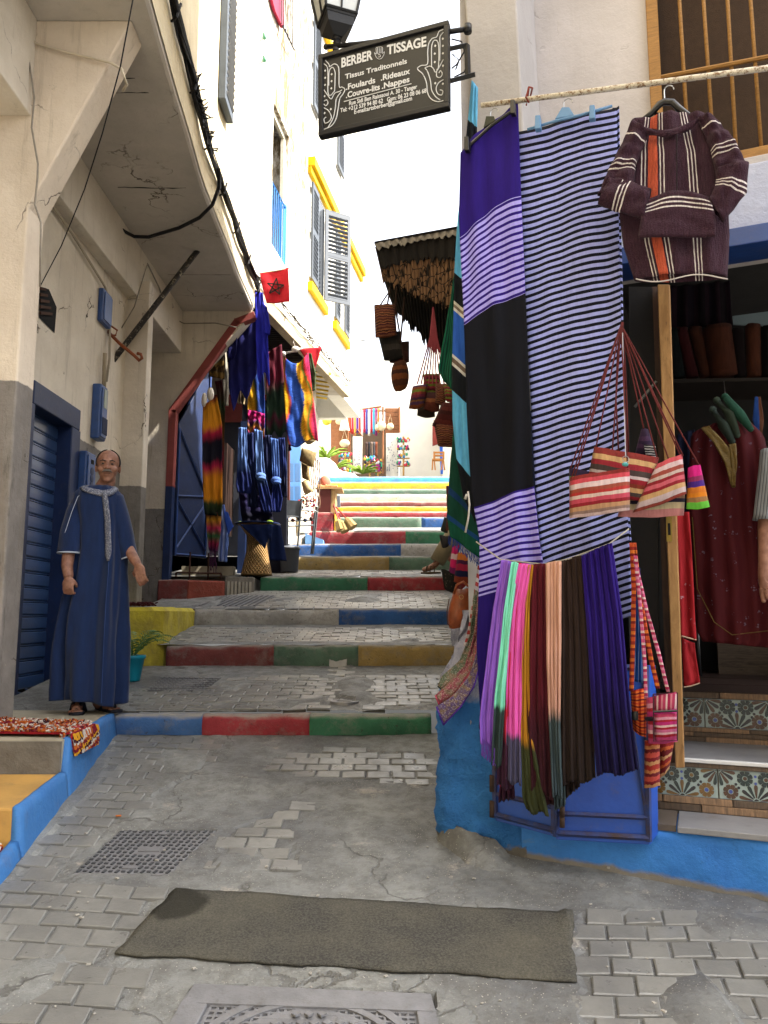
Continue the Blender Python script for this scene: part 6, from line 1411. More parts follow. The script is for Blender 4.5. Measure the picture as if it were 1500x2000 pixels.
TD3 = tdye('tiedye_yellow_blue2', [(0, '#c8921c'), (.25, '#d0a020'), (.45, '#3a4f2a'), (.5, '#1c2f64'), (.8, '#24489a'), (1, '#1a2a5a')], 'u', .1, 1, .2)
TD4 = tdye('tiedye_wine_green', [(0, '#4a0f1e'), (.35, '#5a1428'), (.5, '#16281c'), (.75, '#1c3220'), (.82, '#4a1428'), (.92, '#1a2c1c'), (1, '#16241a')], 'v', streak=.15)
TD5 = tdye('tiedye_magenta_tail', [(0, '#3a1030'), (.2, '#b07a1c'), (.4, '#a01c4a'), (.6, '#1c5a34'), (.8, '#7a1438'), (1, '#2a1438')], 'v', streak=.2)
SHP = 'clothes hanging at the textile shop'
def hang(name, lab, cat, L_, R_, Y, mt, folds=((.012, 2.5, .1, .2),), parent=None, nu=20, nv=36, **kw):
    o = sheet(name, L_, R_, YP(Y), mt, parent, nu=nu, nv=nv, folds=folds, wig=.012, solid=.005, **kw)
    if parent is None: tag(o, lab, cat, SHP)
    return o
# flags
t = thing('flag', 'red flag with a dark star hanging at the corner of the near balcony', 'flag', PY(536, 560, 9.0), 'small red flags')
sheet('flag_cloth', [(507, 533), (512, 560), (521, 593)], [(563, 523), (565, 560), (566, 590)], YP(9.0), cloth('flag_red', [(0, '#b0202c'), (1, '#a81e2a')], tint=.12), t, nu=20, nv=16, folds=[(.012, 1.1, .1, .2)])
b = MB(); c = (538, 560); P5 = [(c[0] + 17 * cos(-pi / 2 + .12 + k * 4 * pi / 5), c[1] + 17 * sin(-pi / 2 + .12 + k * 4 * pi / 5)) for k in range(6)]
for k in range(5):
    a, d_ = PY(*P5[k], 8.965), PY(*P5[k + 1], 8.965); tt = (d_ - a).normalized(); sde = Vector((-tt.z, 0, tt.x)) * .008; b.hexa([a - sde, d_ - sde, d_ + sde, a + sde] + [v + Vector((0, .008, 0)) for v in (a - sde, d_ - sde, d_ + sde, a + sde)])
b.build('star', simple('flag_green', '#2a1c1c', .8), t)
b = MB(); b.tube([PY(505, 534, 9.0), PY(566, 524, 9.0)], .008, 6); b.build('flag_stick', WHT, t)
t = thing('flag', 'red flag folded into a triangle above the tie-dyed dress', 'flag', PY(605, 700, 11.0), 'small red flags')
sheet('flag_cloth', [(584, 682), (596, 700), (609, 724)], [(628, 677), (622, 700), (613, 726)], YP(11.0), MATS['flag_red'], t, nu=12, nv=12, folds=[(.01, 1, 0, 0)])
# tunics
ND = cloth('indigo_tunic', [(0, '#191a5c'), (.6, '#14154a'), (1, '#191c62')], interp='LINEAR'); RB = cloth('royal_tunic', [(0, '#2327a0'), (1, '#20249a')], interp='LINEAR')
t = thing('indigo_tunic', 'sheer dark indigo tunic hanging at the corner of the red brown frame', 'tunic', PY(475, 690, 9.4), SHP)
hang('tunic_body', '', '', [(458, 618), (448, 680), (447, 745), (456, 790)], [(500, 608), (503, 680), (502, 742), (498, 752)], 9.35, ND, ((.015, 3, .1, .2),), t, bot=lambda u: 14 * cos(u * 10)); hang('sleeve', '', '', [(449, 640), (444, 690), (447, 700)], [(464, 630), (462, 690), (458, 700)], 9.3, ND, ((.01, 1, .1, .2),), t, nu=8, nv=12)
t = thing('royal_blue_tunic', 'bright royal blue tunic hanging below the small red flag', 'tunic', PY(512, 650, 9.2), SHP)
hang('tunic_body', '', '', [(498, 566), (499, 620), (501, 690), (503, 735)], [(513, 572), (522, 630), (525, 690), (527, 742)], 9.2, RB, ((.015, 2.2, .1, .2),), t, bot=lambda u: 12 * sin(u * 8)); hang('sleeve', '', '', [(512, 590), (516, 640), (517, 652)], [(522, 600), (528, 640), (527, 655)], 9.15, RB, ((.01, 1, .1, .2),), t, nu=8, nv=12)
hang('brocade_top', 'brown and gold brocade top hanging beside the red brown frame', 'top', [(416, 680), (409, 710), (410, 736)], [(436, 668), (440, 700), (438, 740)], 9.35, cloth('brocade', [(0, '#2e2012'), (.5, '#6a5228'), (1, '#2e2012')], rep=3, wob=.6, wscale=9))
hang('beige_shirt', 'pale beige shirt hanging behind the brown and gold top', 'shirt', [(428, 690), (430, 740), (428, 790)], [(440, 676), (447, 740), (446, 793)], 9.5, cloth('beige_cloth', [(0, '#8f887a'), (1, '#9a9284')]))
t = thing('tie_dyed_dress', 'orange, magenta and black tie-dyed dress on a white bust beside the blue door leaf', 'dress', PY(415, 900, 9.2), SHP)
hang('dress_body', '', '', [(396, 792), (395, 860), (396, 930), (398, 985), (400, 1005)], [(424, 775), (434, 830), (434, 900), (435, 985), (432, 1008)], 9.2, TD2, ((.011, 2.2, .1, .1),), t, nv=50)
hang('dress_tail', '', '', [(402, 1002), (404, 1040), (409, 1075)], [(432, 1000), (431, 1040), (424, 1078)], 9.22, TD5, ((.015, 2.5, .1, .1),), t)
b = MB(); p = PY(404, 780, 9.25); b.ell(PY(399, 782, 9.22), (.035, .04, .1)); b.ell(PY(411, 770, 9.25), (.045, .05, .09)); b.build('white_bust', simple('mannequin_white', '#cfc8bc', .5, .1), t, smooth=True)
b = MB()
for k in range(10):
    x = lerp(410, 422, k / 9); b.tube([PY(x, 1075, 9.2), PY(x + random.uniform(-2, 2), 1096, 9.2), PY(x + random.uniform(-3, 3), 1112 + random.uniform(-8, 10), 9.2)], .004, 4)
b.build('fringe', simple('plum_fringe', '#3c1438', .9), t, kind='stuff')
hang('tie_dyed_dress', 'dark red and green tie-dyed dress right behind the orange and magenta one', 'dress', [(420, 745), (428, 800), (432, 860), (432, 930)], [(434, 742), (440, 800), (438, 860), (437, 930)], 9.45, tdye('tiedye_dark', [(0, '#3a0f18'), (.3, '#1c2c18'), (.6, '#5a3a14'), (.8, '#6a1424'), (1, '#1c2c18')], 'v', streak=.3), ((.01, 1.2, 0, 0),), nu=10)
hang('blue_white_shirt', 'light blue and white shirt hanging low by the inner step', 'shirt', [(426, 988), (428, 1030), (426, 1096)], [(438, 985), (448, 1030), (443, 1098)], 9.6, cloth('blue_white_cloth', [(0, '#9aa4b8'), (.3, '#3a5cae'), (.5, '#8a98c0'), (.8, '#5a74b4')], interp='LINEAR', axis='U'), nu=14)
sheet('shirt_flap', [(437, 998), (440, 1020), (446, 1045)], [(445, 1000), (452, 1018), (456, 1028)], YP(9.55), cloth('royal_flap', [(0, '#3355b4'), (1, '#8a98c8')], axis='U'), bpy.data.objects['blue_white_shirt'], nu=8, nv=8)
hang('tie_dyed_shirt', 'yellow and blue tie-dyed top with magenta hem in the middle of the display', 'shirt', [(484, 700), (484, 780), (483, 830), (486, 846)], [(514, 700), (517, 780), (518, 830), (517, 850)], 10.1, TD3, ((.01, 2, .1, .1),), bot=lambda u: 6 * sin(u * 9))
hang('magenta_hem_skirt', 'magenta and purple tie-dyed skirt edge under the yellow and blue top', 'skirt', [(484, 800), (484, 840)], [(517, 808), (516, 850)], 10.02, tdye('tiedye_mag', [(0, '#a01c6a'), (.3, '#a81c5a'), (.55, '#2a1a4a'), (.8, '#b0741c'), (1, '#7a1c4a')], 'v', streak=.5), ((.02, 3, .1, .1),), bot=lambda u: 9 * sin(u * 9))
hang('wine_green_scarf', 'dark wine and green tie-dyed cloth hanging under the canopy', 'cloth', [(519, 690), (520, 780), (521, 850)], [(550, 672), (556, 760), (560, 850)], 10.5, TD4, ((.01, 2.5, .1, .2),), bot=lambda u: 8 * sin(u * 12))
hang('beige_sleeves', 'bundle of beige and brown sleeves hanging left of the yellow and blue top', 'clothes', [(464, 735), (460, 765), (464, 788)], [(482, 722), (486, 765), (482, 792)], 9.9, cloth('beige_brown', [(0, '#8f7f60'), (.25, '#3a2c20'), (.5, '#9a8a6a'), (.8, '#2a2018')], axis='U'), ((.02, 3, .1, .1),))
t = thing('tie_dyed_dress', 'blue and yellow wavy tie-dyed dress on a white hanger, the rightmost of the display', 'dress', PY(588, 780, 10.6), SHP)
hang('dress_body', '', '', [(558, 700), (554, 760), (559, 830), (563, 868)], [(602, 688), (608, 750), (616, 810), (622, 864)], 10.45, TD1, ((.008, 1.6, .1, .1), (.003, 5, .1, .1)), t, nu=30, nv=60, top=lambda u: 16 * sin(pi * u), bot=lambda u: 6 * sin(u * 6))
b = MB(); b.tube([PY(554, 690, 10.6), PY(575, 686, 10.6), PY(596, 678, 10.6)], .014, 7); b.ell(PY(554, 691, 10.6), (.035, .03, .035)); b.ell(PY(577, 682, 10.6), (.06, .03, .045)); b.tube([PY(577, 679, 10.6), PY(573, 668, 10.6), PY(575, 661, 10.6), PY(580, 664, 10.6)], .005, 5); b.build('hanger', simple('mannequin_white'), t, smooth=True) if False else b.build('hanger', MATS['mannequin_white'], t, smooth=True)
hang('olive_scarf', 'narrow dark olive scarf behind the blue and yellow tie-dyed dress', 'scarf', [(598, 690), (604, 730), (608, 765)], [(608, 690), (617, 730), (616, 762)], 10.8, cloth('olive_cloth', [(0, '#2c3420'), (.5, '#3c4428'), (1, '#20281c')], axis='U'), nu=8)
hang('wine_dress', 'narrow wine coloured tie-dyed dress left of the blue and yellow one', 'dress', [(548, 690), (554, 760), (556, 840), (560, 882)], [(557, 690), (564, 770), (566, 860), (570, 880)], 10.7, TD5, ((.01, 1.2, .1, .1),), nu=10)
for k, (L_, R_, Y, ca, cb, lab) in enumerate((
    ([(466, 835), (464, 900), (461, 945), (464, 962)], [(481, 835), (483, 900), (492, 945), (490, 965)], 9.85, '#5876b0', '#0f1c50', 'light to dark blue knotted tunic, leftmost of the lower row'),
    ([(482, 845), (480, 900), (484, 990)], [(498, 845), (500, 900), (504, 990)], 10.0, '#15224e', '#0d1434', 'plain navy tunic between the left and middle knotted ones'),
    ([(497, 838), (500, 900), (500, 930), (508, 975), (516, 1000)], [(512, 842), (515, 900), (518, 930), (530, 975), (532, 1000)], 9.85, '#5b7ab4', '#12205c', 'light blue knotted tunic with navy ends in the middle of the lower row'),
    ([(514, 850), (516, 920), (520, 1000)], [(530, 850), (534, 920), (536, 1000)], 10.1, '#111a3e', '#0c122c', 'dark navy tunic between the middle and right knotted ones'),
    ([(529, 855), (532, 920), (533, 940), (530, 980), (534, 1000)], [(543, 858), (546, 920), (546, 940), (552, 975), (548, 1000)], 9.95, '#4c6cb0', '#142264', 'blue knotted tunic, rightmost of the lower row'),
    ([(543, 855), (548, 920), (550, 970)], [(556, 855), (560, 920), (561, 972)], 10.15, '#16265e', '#0c1230', 'navy tunic with black hem beside the brown door jamb'),
    ([(466, 960), (470, 1000), (474, 1022)], [(532, 975), (532, 1000), (534, 1022)], 10.2, '#1a1440', '#0c0c20', 'long dark purple cloth behind the knotted blue tunics'))):
    o = hang('blue_tunic' if k != 6 else 'dark_cloth', lab, 'tunic' if k != 6 else 'cloth', L_, R_, Y, cloth('tun%d' % k, [(0, ca), (.45, ca), (.7, cb), (1, cb)], interp='LINEAR', wob=.15, tint=.35), ((.011, 3, .1 * k, .05), (.005, 7, 0, 0)))
    if k in (2, 4):
        b = MB(); cx, cy = ((509, 930), (539, 938))[k == 4]; q = PY(cx, cy, Y - .05); b.ell(q, (.07, .05, .05)); b.ell(q + Vector((.01, -.01, -.03)), (.06, .05, .03)); b.build('knot', MATS['tun%d' % k], o, smooth=True)
# navy backing behind display
b = MB(); b.aabb(-2.0, -1.35, 10.55, 10.6, .45, 3.0); b.build('dark_curtain', simple('dark_curtain', '#0e1020', .95, .3, 8, .3), bay)
# wicker stool/basket
WK = NT('wicker', .8, .2); o_ = WK.coord('UV', (1, 1, 1)); u_, v_, _q = WK.sep(o_)
a_ = WK.math('SINE', WK.math('MULTIPLY', u_, 2 * pi * 26)); b_ = WK.math('SINE', WK.math('MULTIPLY', v_, 2 * pi * 22)); ch = WK.math('MULTIPLY', a_, b_)
WK.color(WK.mix(WK.rng(ch, -1, 1), hx('#80603a'), hx('#b89460'))); WK.bump(ch, .9, .02); WICK = WK.m
bz = gz(9.85) - 0.0; pb = PY(501, 1122, 9.95); pb.z = .50
b = MB(); b.lathe(pb, [(.205, 0), (.20, .02), (.155, .22), (.125, .40), (.14, .52), (.22, .64), (.26, .66)], 36); tag(b.build('wicker_stool', WICK, smooth=True), 'hourglass shaped wicker basket stand under the dark blue cloth', 'basket')
NV = cloth('navy_drape', [(0, '#0e1e48'), (1, '#0b1a40')], tint=.3)
t = thing('table_cloth', 'dark blue cloth draped over the hourglass wicker stand', 'cloth', pb + Vector((0, 0, .67)))
b = MB(); b.lathe(pb + Vector((0, 0, .665)), [(.30, 0), (.29, .012), (.0, .016)], 24); b.build('cloth_top', NV, t, smooth=True)
sheet('cloth_drape', [(468, 1024), (490, 1044), (512, 1062)], [(532, 1024), (532, 1040), (530, 1060)], YP(9.68), NV, t, nu=16, nv=14, folds=[(.012, 2.5, .1, .1)], bot=lambda u: 10 * sin(u * 6))
sheet('cloth_drape', [(526, 1024), (526, 1060), (527, 1094)], [(548, 1026), (554, 1060), (560, 1096)], YP(9.75), NV, t, nu=12, nv=14, folds=[(.015, 1.5, .1, .1)])
b = MB()
for (x, y, r, kx) in ((527, 1021, .05, 0),): b.ell(PY(x, y, 9.8), (r, .05, .035))
tag(b.build('green_headscarf', simple('lime_cloth', '#7a9a24', .9, .4, 20, .6), smooth=True), 'crumpled lime green headscarf lying on the dark blue cloth', 'headscarf')
b = MB()
for k in range(7): b.ell(PY(470 + k * 8, 1021 + (k % 2), 9.85), (.04, .04, .02))
tag(b.build('teal_headscarf', simple('teal_cloth', '#2a7a5a', .9, .6, 26, .6, c2='#8a8a2c'), smooth=True), 'crumpled teal and yellow headscarf along the edge of the dark blue cloth', 'headscarf')
# bin
pb2 = PY(565, 1117, 10.55); b = MB(); t = thing('dustbin', 'grey plastic dustbin with lid beside the ochre kerb', 'bin', pb2)
b.lathe(pb2, [(.115, 0), (.12, .01), (.135, .30), (.14, .31)], 24); b.build('bin_body', simple('grey_plastic', '#3d4148', .5, .15), t, smooth=True)
b = MB(); b.lathe(pb2 + Vector((0, 0, .31)), [(.15, 0), (.152, .02), (.13, .04), (.03, .05), (.03, .075), (.0, .08)], 24); b.build('bin_lid', simple('grey_plastic2', '#5c6068', .5, .15), t, smooth=True)
# display rack
t = thing('metal_display_rack', 'grey metal folding display rack standing behind the dustbin', 'rack', PY(565, 1105, 11.0)); STL = simple('galv', '#6d7278', .45, .3, 10, .2, 50, metal=.5)
def bars(pts, r, nm, mt, par, n=5):
    b = MB()
    for seg in pts: b.tube([PY(x, y, Y) for x, y, Y in seg], r, n)
    return b.build(nm, mt, par)
for seg in (((589, 975, 10.8), (581, 1070, 10.8)), ((562, 1010, 11), (561, 1070, 11)), ((619, 1000, 11.2), (611, 1082, 11.2)), ((615, 1000, 11.25), (608, 1082, 11.25)), ((555, 1000, 10.9), (556, 1068, 10.9))): bars([seg], .016, 'upright', STL, t)
b = MB(); q = [PY(548, 1005, 10.8), PY(586, 1008, 10.8), PY(586, 978, 10.8), PY(548, 976, 10.8)]; b.hexa(q + [v + Vector((0, .04, 0)) for v in q]); b.build('tray', STL, t)
bars([((545, 1008, 10.8), (590, 1010, 10.8)), ((556, 1018, 11), (612, 1016, 11.1)), ((556, 1028, 11), (612, 1026, 11.1)), ((590, 996, 11), (617, 998, 11.1))], .012, 'crossbar', STL, t)
for k in range(5): b = MB(); b.ell(PY(560 + k * 12, 1013 + (k % 2) * 3, 10.95), (.03, .02, .03)); b.build('trinket', simple('trinket%d' % (k % 3), ('#1d2640', '#3a1a1a', '#1a1a20')[k % 3], .4), t)
# doors and wall
b = MB(); b.prism([PY(562, 1000, 12.0), PY(588, 985, 12.6), PY(588, 850, 12.6), PY(562, 850, 12.0)], (-.05, .05, 0)); o = b.build('door', simple('steel_blue_door', '#2f5c8a', .5, .25), wh) ; o.name = 'side_door'
b = MB()
for (u0, u1, z0, z1) in ((.1, .42, 905, 940), (.55, .9, 905, 940), (.1, .42, 950, 975), (.55, .9, 950, 975)):
    q = [PY(lerp(562, 588, u), y, lerp(12.0, 12.6, u) - .02) for u, y in ((u0, z1), (u1, z1), (u1, z0), (u0, z0))]; b.hexa(q + [v + Vector((0, .02, 0)) for v in q])
b.build('door_panel', simple('steel_blue_dark', '#24486e', .5), wh)
b = MB(); q = [PY(545, 1010, 11.3), PY(565, 1010, 11.3), PY(565, 850, 11.3), PY(548, 850, 11.3)]; b.hexa(q + [v + Vector((0, .1, 0)) for v in q]); b.build('brown_jamb', simple('brown_jamb', '#5a2c20', .7), wh)
b = MB(); q = [PY(583, 1040, 12.7), PY(606, 1040, 13.2), PY(612, 760, 13.2), PY(583, 760, 12.7)]; b.hexa(q + [v + Vector((-.1, .1, 0)) for v in q]); b.build('cream_wall', plaster('far_wall_cream', '#c8bda4', dirt=.3), wh)
# straw goods
ST = simple('straw', '#8a7850', .85, .45, 30, .8, 90, c2='#5e4e30'); ST2 = simple('pale_straw', '#b8a478', .85, .35, 30, .8, 90)
G6 = 'straw goods beside the steel blue door'
tag(pillow('straw_bag', [(590, 876), (618, 884), (612, 912), (586, 900)], YP(11.6), .12, ST, None, power=.4), 'dark straw basket bag, uppermost of the straw goods', 'bag', G6)
tag(pillow('straw_bag', [(589, 902), (604, 904), (606, 938), (590, 934)], YP(11.7), .12, ST, None, power=.4), 'drooping straw bag below the uppermost one', 'bag', G6)
tag(pillow('straw_hat', [(588, 942), (602, 936), (612, 958), (594, 968)], YP(11.7), .14, ST2, None, power=.5), 'pale straw hat low beside the hanging bead necklaces', 'hat', G6)
tag(pillow('straw_hat', [(582, 852), (600, 848), (618, 858), (600, 868)], YP(10.9), .1, ST2, None, power=.5), 'pale straw hat under the hem of the blue and yellow dress', 'hat', G6)
nk = [simple('bead%d' % k, c, .4, .5, 50) for k, c in enumerate(('#5a3626', '#8a6a50', '#3a2420', '#6e4030'))]
for k, x in enumerate((604, 608, 612, 616, 620, 624)):
    b = MB(); y0 = 895 + (k % 3) * 4; y1 = 990 + (k % 4) * 4
    if k < 2: y1 = 950
    n = int((y1 - y0) / 2.2)
    for j in range(n): b.ell(PY(x + .8 * sin(j * .4), y0 + j * 2.2, 11.9 + .05 * (k % 2)), (.011, .011, .011), 6, 4)
    tag(b.build('bead_necklace', nk[k % 4], smooth=True), ['leftmost short dark brown bead strand', 'second short tan bead strand', 'long blackish bead strand left of the middle', 'long red brown bead strand in the middle', 'long dark brown bead strand right of the middle', 'rightmost long tan bead strand'][k] + ' beside the red cabinet', 'necklace', 'bead necklaces on the rack')
b = MB(); t = thing('bouquet', 'colourful bunch of small fabric flowers and trinkets on the metal rack', 'trinkets', PY(600, 985, 11.3))
for j in range(70):
    c = ('#a82c3c', '#c9b8b0', '#7a1c5a', '#b05a2c', '#3a5a3a', '#2a2a4a')[j % 6]
    if j < 6: pass
for ci, c in enumerate(('#a82c3c', '#c9b8b0', '#7a1c5a', '#b05a2c', '#3a5a3a')):
    b = MB()
    for j in range(12): b.ell(PY(600 + random.gauss(0, 7), 982 + random.gauss(0, 8), 11.3 + random.uniform(-.1, .1)), (.018, .018, .015), 6, 4)
    b.build('flower', simple('flw%d' % ci, c, .7), t, kind='stuff')
# red cabinet, plinth, brooms
t = thing('red_plinth', 'low red painted wall with yellow edge carrying the dark red cabinet', 'wall', PY(628, 1060, 13.3))
b = MB(); z0 = PY(620, 1062, 13.3).z - .05; q = [PY(598, 1052, 13.3), PY(660, 1062, 13.15), PY(652, 1003, 13.5), PY(612, 1003, 13.5)]
b = MB(); x0, x1 = ray(606, 1030)[0] * 13.2, ray(652, 1030)[0] * 13.2; b.prism([(x0, 13.25, 1.2), (x1, 13.25, 1.2), (x1 - .01, 13.25, PY(650, 1001, 13.3).z), (x0, 13.25, PY(650, 1001, 13.3).z)], (0, 1.0, 0)); b.build('plinth_body', kerb_mat('red'), t, bevel=.04)
b = MB(); b.prism([(x1 + .003, 13.26, 1.3), (x1 + .06, 13.26, 1.3), (x1 + .01, 13.26, PY(650, 1003, 13.3).z), (x1 + .003, 13.26, PY(650, 1003, 13.3).z)], (0, 1, 0)); b.build('yellow_edge', kerb_mat('yellow'), t)
t = thing('red_cabinet', 'dark red wooden cabinet with pale top full of small goods', 'cabinet', PY(638, 1001, 13.4))
x0, x1 = ray(622, 980)[0] * 13.4, ray(646, 980)[0] * 13.4; zt_, zb2 = PY(640, 955, 13.4).z, PY(640, 1001, 13.4).z
b = MB(); b.aabb(x0, x1, 13.4, 13.9, zb2, zt_); b.build('cabinet_body', simple('maroon_cabinet', '#4a1c1a', .5, .2), t, bevel=.005)
b = MB(); b.aabb(x1 + .002, x1 + .08, 13.42, 13.9, zb2, zt_); b.build('side_panel', simple('pale_ply', '#a8875a', .7), t)
b = MB(); b.aabb(x0 - .05, x1 + .2, 13.38, 13.95, zt_, zt_ + .03); b.build('cabinet_top', simple('pale_ply'), t) if False else b.build('cabinet_top', MATS['pale_ply'], t)
b = MB()
for k in range(26): b.ell(PY(622 + k * 1.4, 952 - random.random() * 3, 13.5), (.03, .03, .03), 6, 4)
b.build('small_goods', simple('tan_goods', '#b08a5c', .8), t, kind='stuff')
b = MB(); b.ell(PY(634, 946, 13.6), (.11, .11, .16)); tag(b.build('clay_dome_lamp', simple('terracotta', '#a85a44', .8), smooth=True), 'round terracotta dome standing on the red cabinet', 'lamp')
b = MB(); q = [PY(653, 990, 14.2), PY(664, 990, 14.2), PY(664, 968, 14.2), PY(653, 968, 14.2)]; b.hexa(q + [v + Vector((0, .1, 0)) for v in q]); tag(b.build('grey_box', simple('grey_box', '#6f7884', .6)), 'small grey box hanging beside the red cabinet', 'box')
for k, (a, c, d) in enumerate((((651, 988), (666, 1018), (674, 1038)), ((656, 990), (676, 1012), (690, 1030)), ((652, 985), (660, 1015), (666, 1036)))):
    t = thing('broom', ['middle straw hand broom with red handle leaning on the yellow edge', 'rightmost straw hand broom with red handle leaning outwards', 'leftmost steep straw hand broom with red handle by the red plinth'][k], 'broom', PY(*d, 13.1), 'red handled brooms')
    b = MB(); b.tube([PY(*a, 13.3), PY(*c, 13.1)], .013, 5); b.build('handle', simple('broom_red', '#8a2a20', .6), t)
    b = MB(); p, q = PY(*c, 13.1), PY(*d, 13.05); b.tube([p, p.lerp(q, .2), q], [.03, .065, .085], 8); b.build('straw_head', simple('broom_straw', '#a08858', .9, .4, 40, .8), t)
b = MB(); b.prism([PY(596, 1064, 12.9), PY(632, 1064, 12.9), PY(631, 1054, 12.9), PY(596, 1042, 12.9)], (0, .3, 0)); tag(b.build('pale_blue_ramp', simple('pale_blue_paint', '#6f9bd0', .8, .15)), 'pale blue painted wedge beside the red plinth', 'ramp')

# ================================================================ potted palm
pp = G(257, 1330, 1); pp.z += .0; t = thing('potted_palm', 'small palm in a turquoise plastic pot at the foot of the yellow platform', 'potted plant', pp)
b = MB(); b.lathe(pp, [(.060, 0), (.063, .01), (.088, .165), (.098, .17), (.100, .195), (.088, .196), (.082, .17)], 26); b.build('pot', simple('turquoise_plastic', '#1687a0', .4, .1, 5, .05), t, smooth=True)
b = MB(); b.lathe(pp + Vector((0, 0, .16)), [(.083, 0), (.0, .012)], 20); b.build('soil', simple('soil', '#2a2018', .95), t)
LEAF = NT('palm_leaf', .5, .3); o_ = LEAF.coord(); LEAF.color(LEAF.mix(LEAF.noise(o_, 20, 3), hx('#2c4a22'), hx('#5f8444'))); LF = LEAF.m
rr = random.Random(3)
for k in range(17):
    a = k * 2.4 + rr.random(); ln = rr.uniform(.18, .30); up = rr.uniform(1.0, 2.2); c = pp + Vector((0, 0, .17)); b = MB(); spine = []
    for j in range(14):
        f = j / 13; e = ln * f; h = e * up * (1 - f * .62); spine.append(c + Vector((cos(a) * e, sin(a) * e, h)))
    b.tube(spine, [.0035 * (1 - .7 * j / 13) for j in range(14)], 4)
    for j in range(2, 14):
        p = spine[j]; d = (spine[j] - spine[j - 1]).normalized(); sd2 = d.cross(Vector((0, 0, 1))).normalized()
        for sg in (-1, 1):
            L_ = .09 * (1 - abs(j / 13 - .5) * .9); tip = p + (d * .7 + sd2 * sg * .8).normalized() * L_ + Vector((0, 0, -.02)); w_ = d * .0055; mid = p.lerp(tip, .5) + Vector((0, 0, .006))
            b.add([p - w_ * .3, mid - w_, tip, mid + w_], [(0, 1, 2, 3)])
    b.build('frond', LF, t)

# ================================================================ rugs on the ledge
def rug(name, lab, c4, z, nt, seed, over=None):
    t = thing(name, lab, 'rug', (c4[0] + c4[2]) / 2); rr = random.Random(seed)
    f = lambda u, v: (c4[0] * (1 - u) + c4[1] * u) * (1 - v) + (c4[3] * (1 - u) + c4[2] * u) * v
    RM = MATS.get('rug_red') or simple('rug_red', '#8e1420', .95, .25, 30, .8, 150)
    b = MB(); vs = []; n = 16
    for j in range(n + 1):
        for i in range(n + 1): p = f(i / n, j / n); vs.append(p + Vector((0, 0, .02 + .004 * noise.noise(p * 20))))
    b.add(vs, [(j * (n + 1) + i, j * (n + 1) + i + 1, (j + 1) * (n + 1) + i + 1, (j + 1) * (n + 1) + i) for j in range(n) for i in range(n)]); b.build('rug_field', RM, t, solid=.012)
    cols = [simple('tuft_y', '#c08a1e', .95), simple('tuft_d', '#3a1420', .95), simple('tuft_w', '#b8aea4', .95), simple('tuft_o', '#a8541c', .95), simple('tuft_m', '#6a1024', .95)]
    mbs = [MB() for _ in cols]
    for k in range(nt):
        r = rr.random()
        if r < .9:
            s_ = rr.choice('lrtb'); e = rr.random() * .16; q = rr.random()
            u, v = {'l': (e, q), 'r': (1 - e, q), 't': (q, e), 'b': (q, 1 - e * 1.2)}[s_]
        else: u, v = .5 + rr.gauss(0, .16), .5 + rr.gauss(0, .1)
        p = f(u, v) + Vector((0, 0, .024)); d = Vector((rr.uniform(-1, 1), rr.uniform(-1, 1), .25)).normalized() * .026
        if s_ == 'r' and over and u > .9: d = Vector((.015, rr.uniform(-.01, .01), -.03 * rr.random() * 2))
        ci = int((noise.noise(Vector((u * 9, v * 9, seed))) + 1) * 2.5 + rr.random() * 1.5) % 5
        mbs[ci].tube([p, p + d * .6 + Vector((0, 0, .006)), p + d], .0045, 3, cap=False)
    if over:
        for k in range(int(nt * .35)):
            q = rr.random(); h = rr.random(); p = f(1.0, q) + Vector((.02 + .015 * rr.random(), 0, .02 - h * over)); ci = (int(h * 6 + q * 5)) % 5
            mbs[ci].tube([p, p + Vector((.012, rr.uniform(-.01, .01), -.03))], .005, 3, cap=False)
    for m_, c in zip(mbs, cols): m_.build('pile', c, t, kind='stuff')
    if over:
        b = MB(); b.hexa([f(1, 0) + Vector((0.008, 0, .02 - over)), f(1, 1) + Vector((0.008, 0, .02 - over)), f(1, 1) + Vector((0.008, 0, .02)), f(1, 0) + Vector((0.008, 0, .02))] + [f(1, 0) + Vector((.02, 0, .02 - over)), f(1, 1) + Vector((.02, 0, .02 - over)), f(1, 1) + Vector((.02, 0, .02)), f(1, 0) + Vector((.02, 0, .02))]); b.build('rug_end', RM, t)
    return t
rug('shaggy_rug', 'red rug with shaggy yellow black and white border on the ledge by the man\'s feet', [Vector((-2.3, 4.12, -.625)), Vector((xE(4.3) + .012, 4.06, -.625)), Vector((xE(4.3) + .0, 4.40, -.622)), Vector((-2.22, 4.50, -.622))], -.62, 1900, 5, over=.085)
rug('shaggy_rug', 'dark and red shaggy rug corner on the lowest step at the left edge', [Vector((-2.2, 3.05, -1.0)), Vector((-1.56, 3.05, -1.0)), Vector((-1.56, 3.3, -.97)), Vector((-2.2, 3.3, -.97))], -.95, 500, 9)

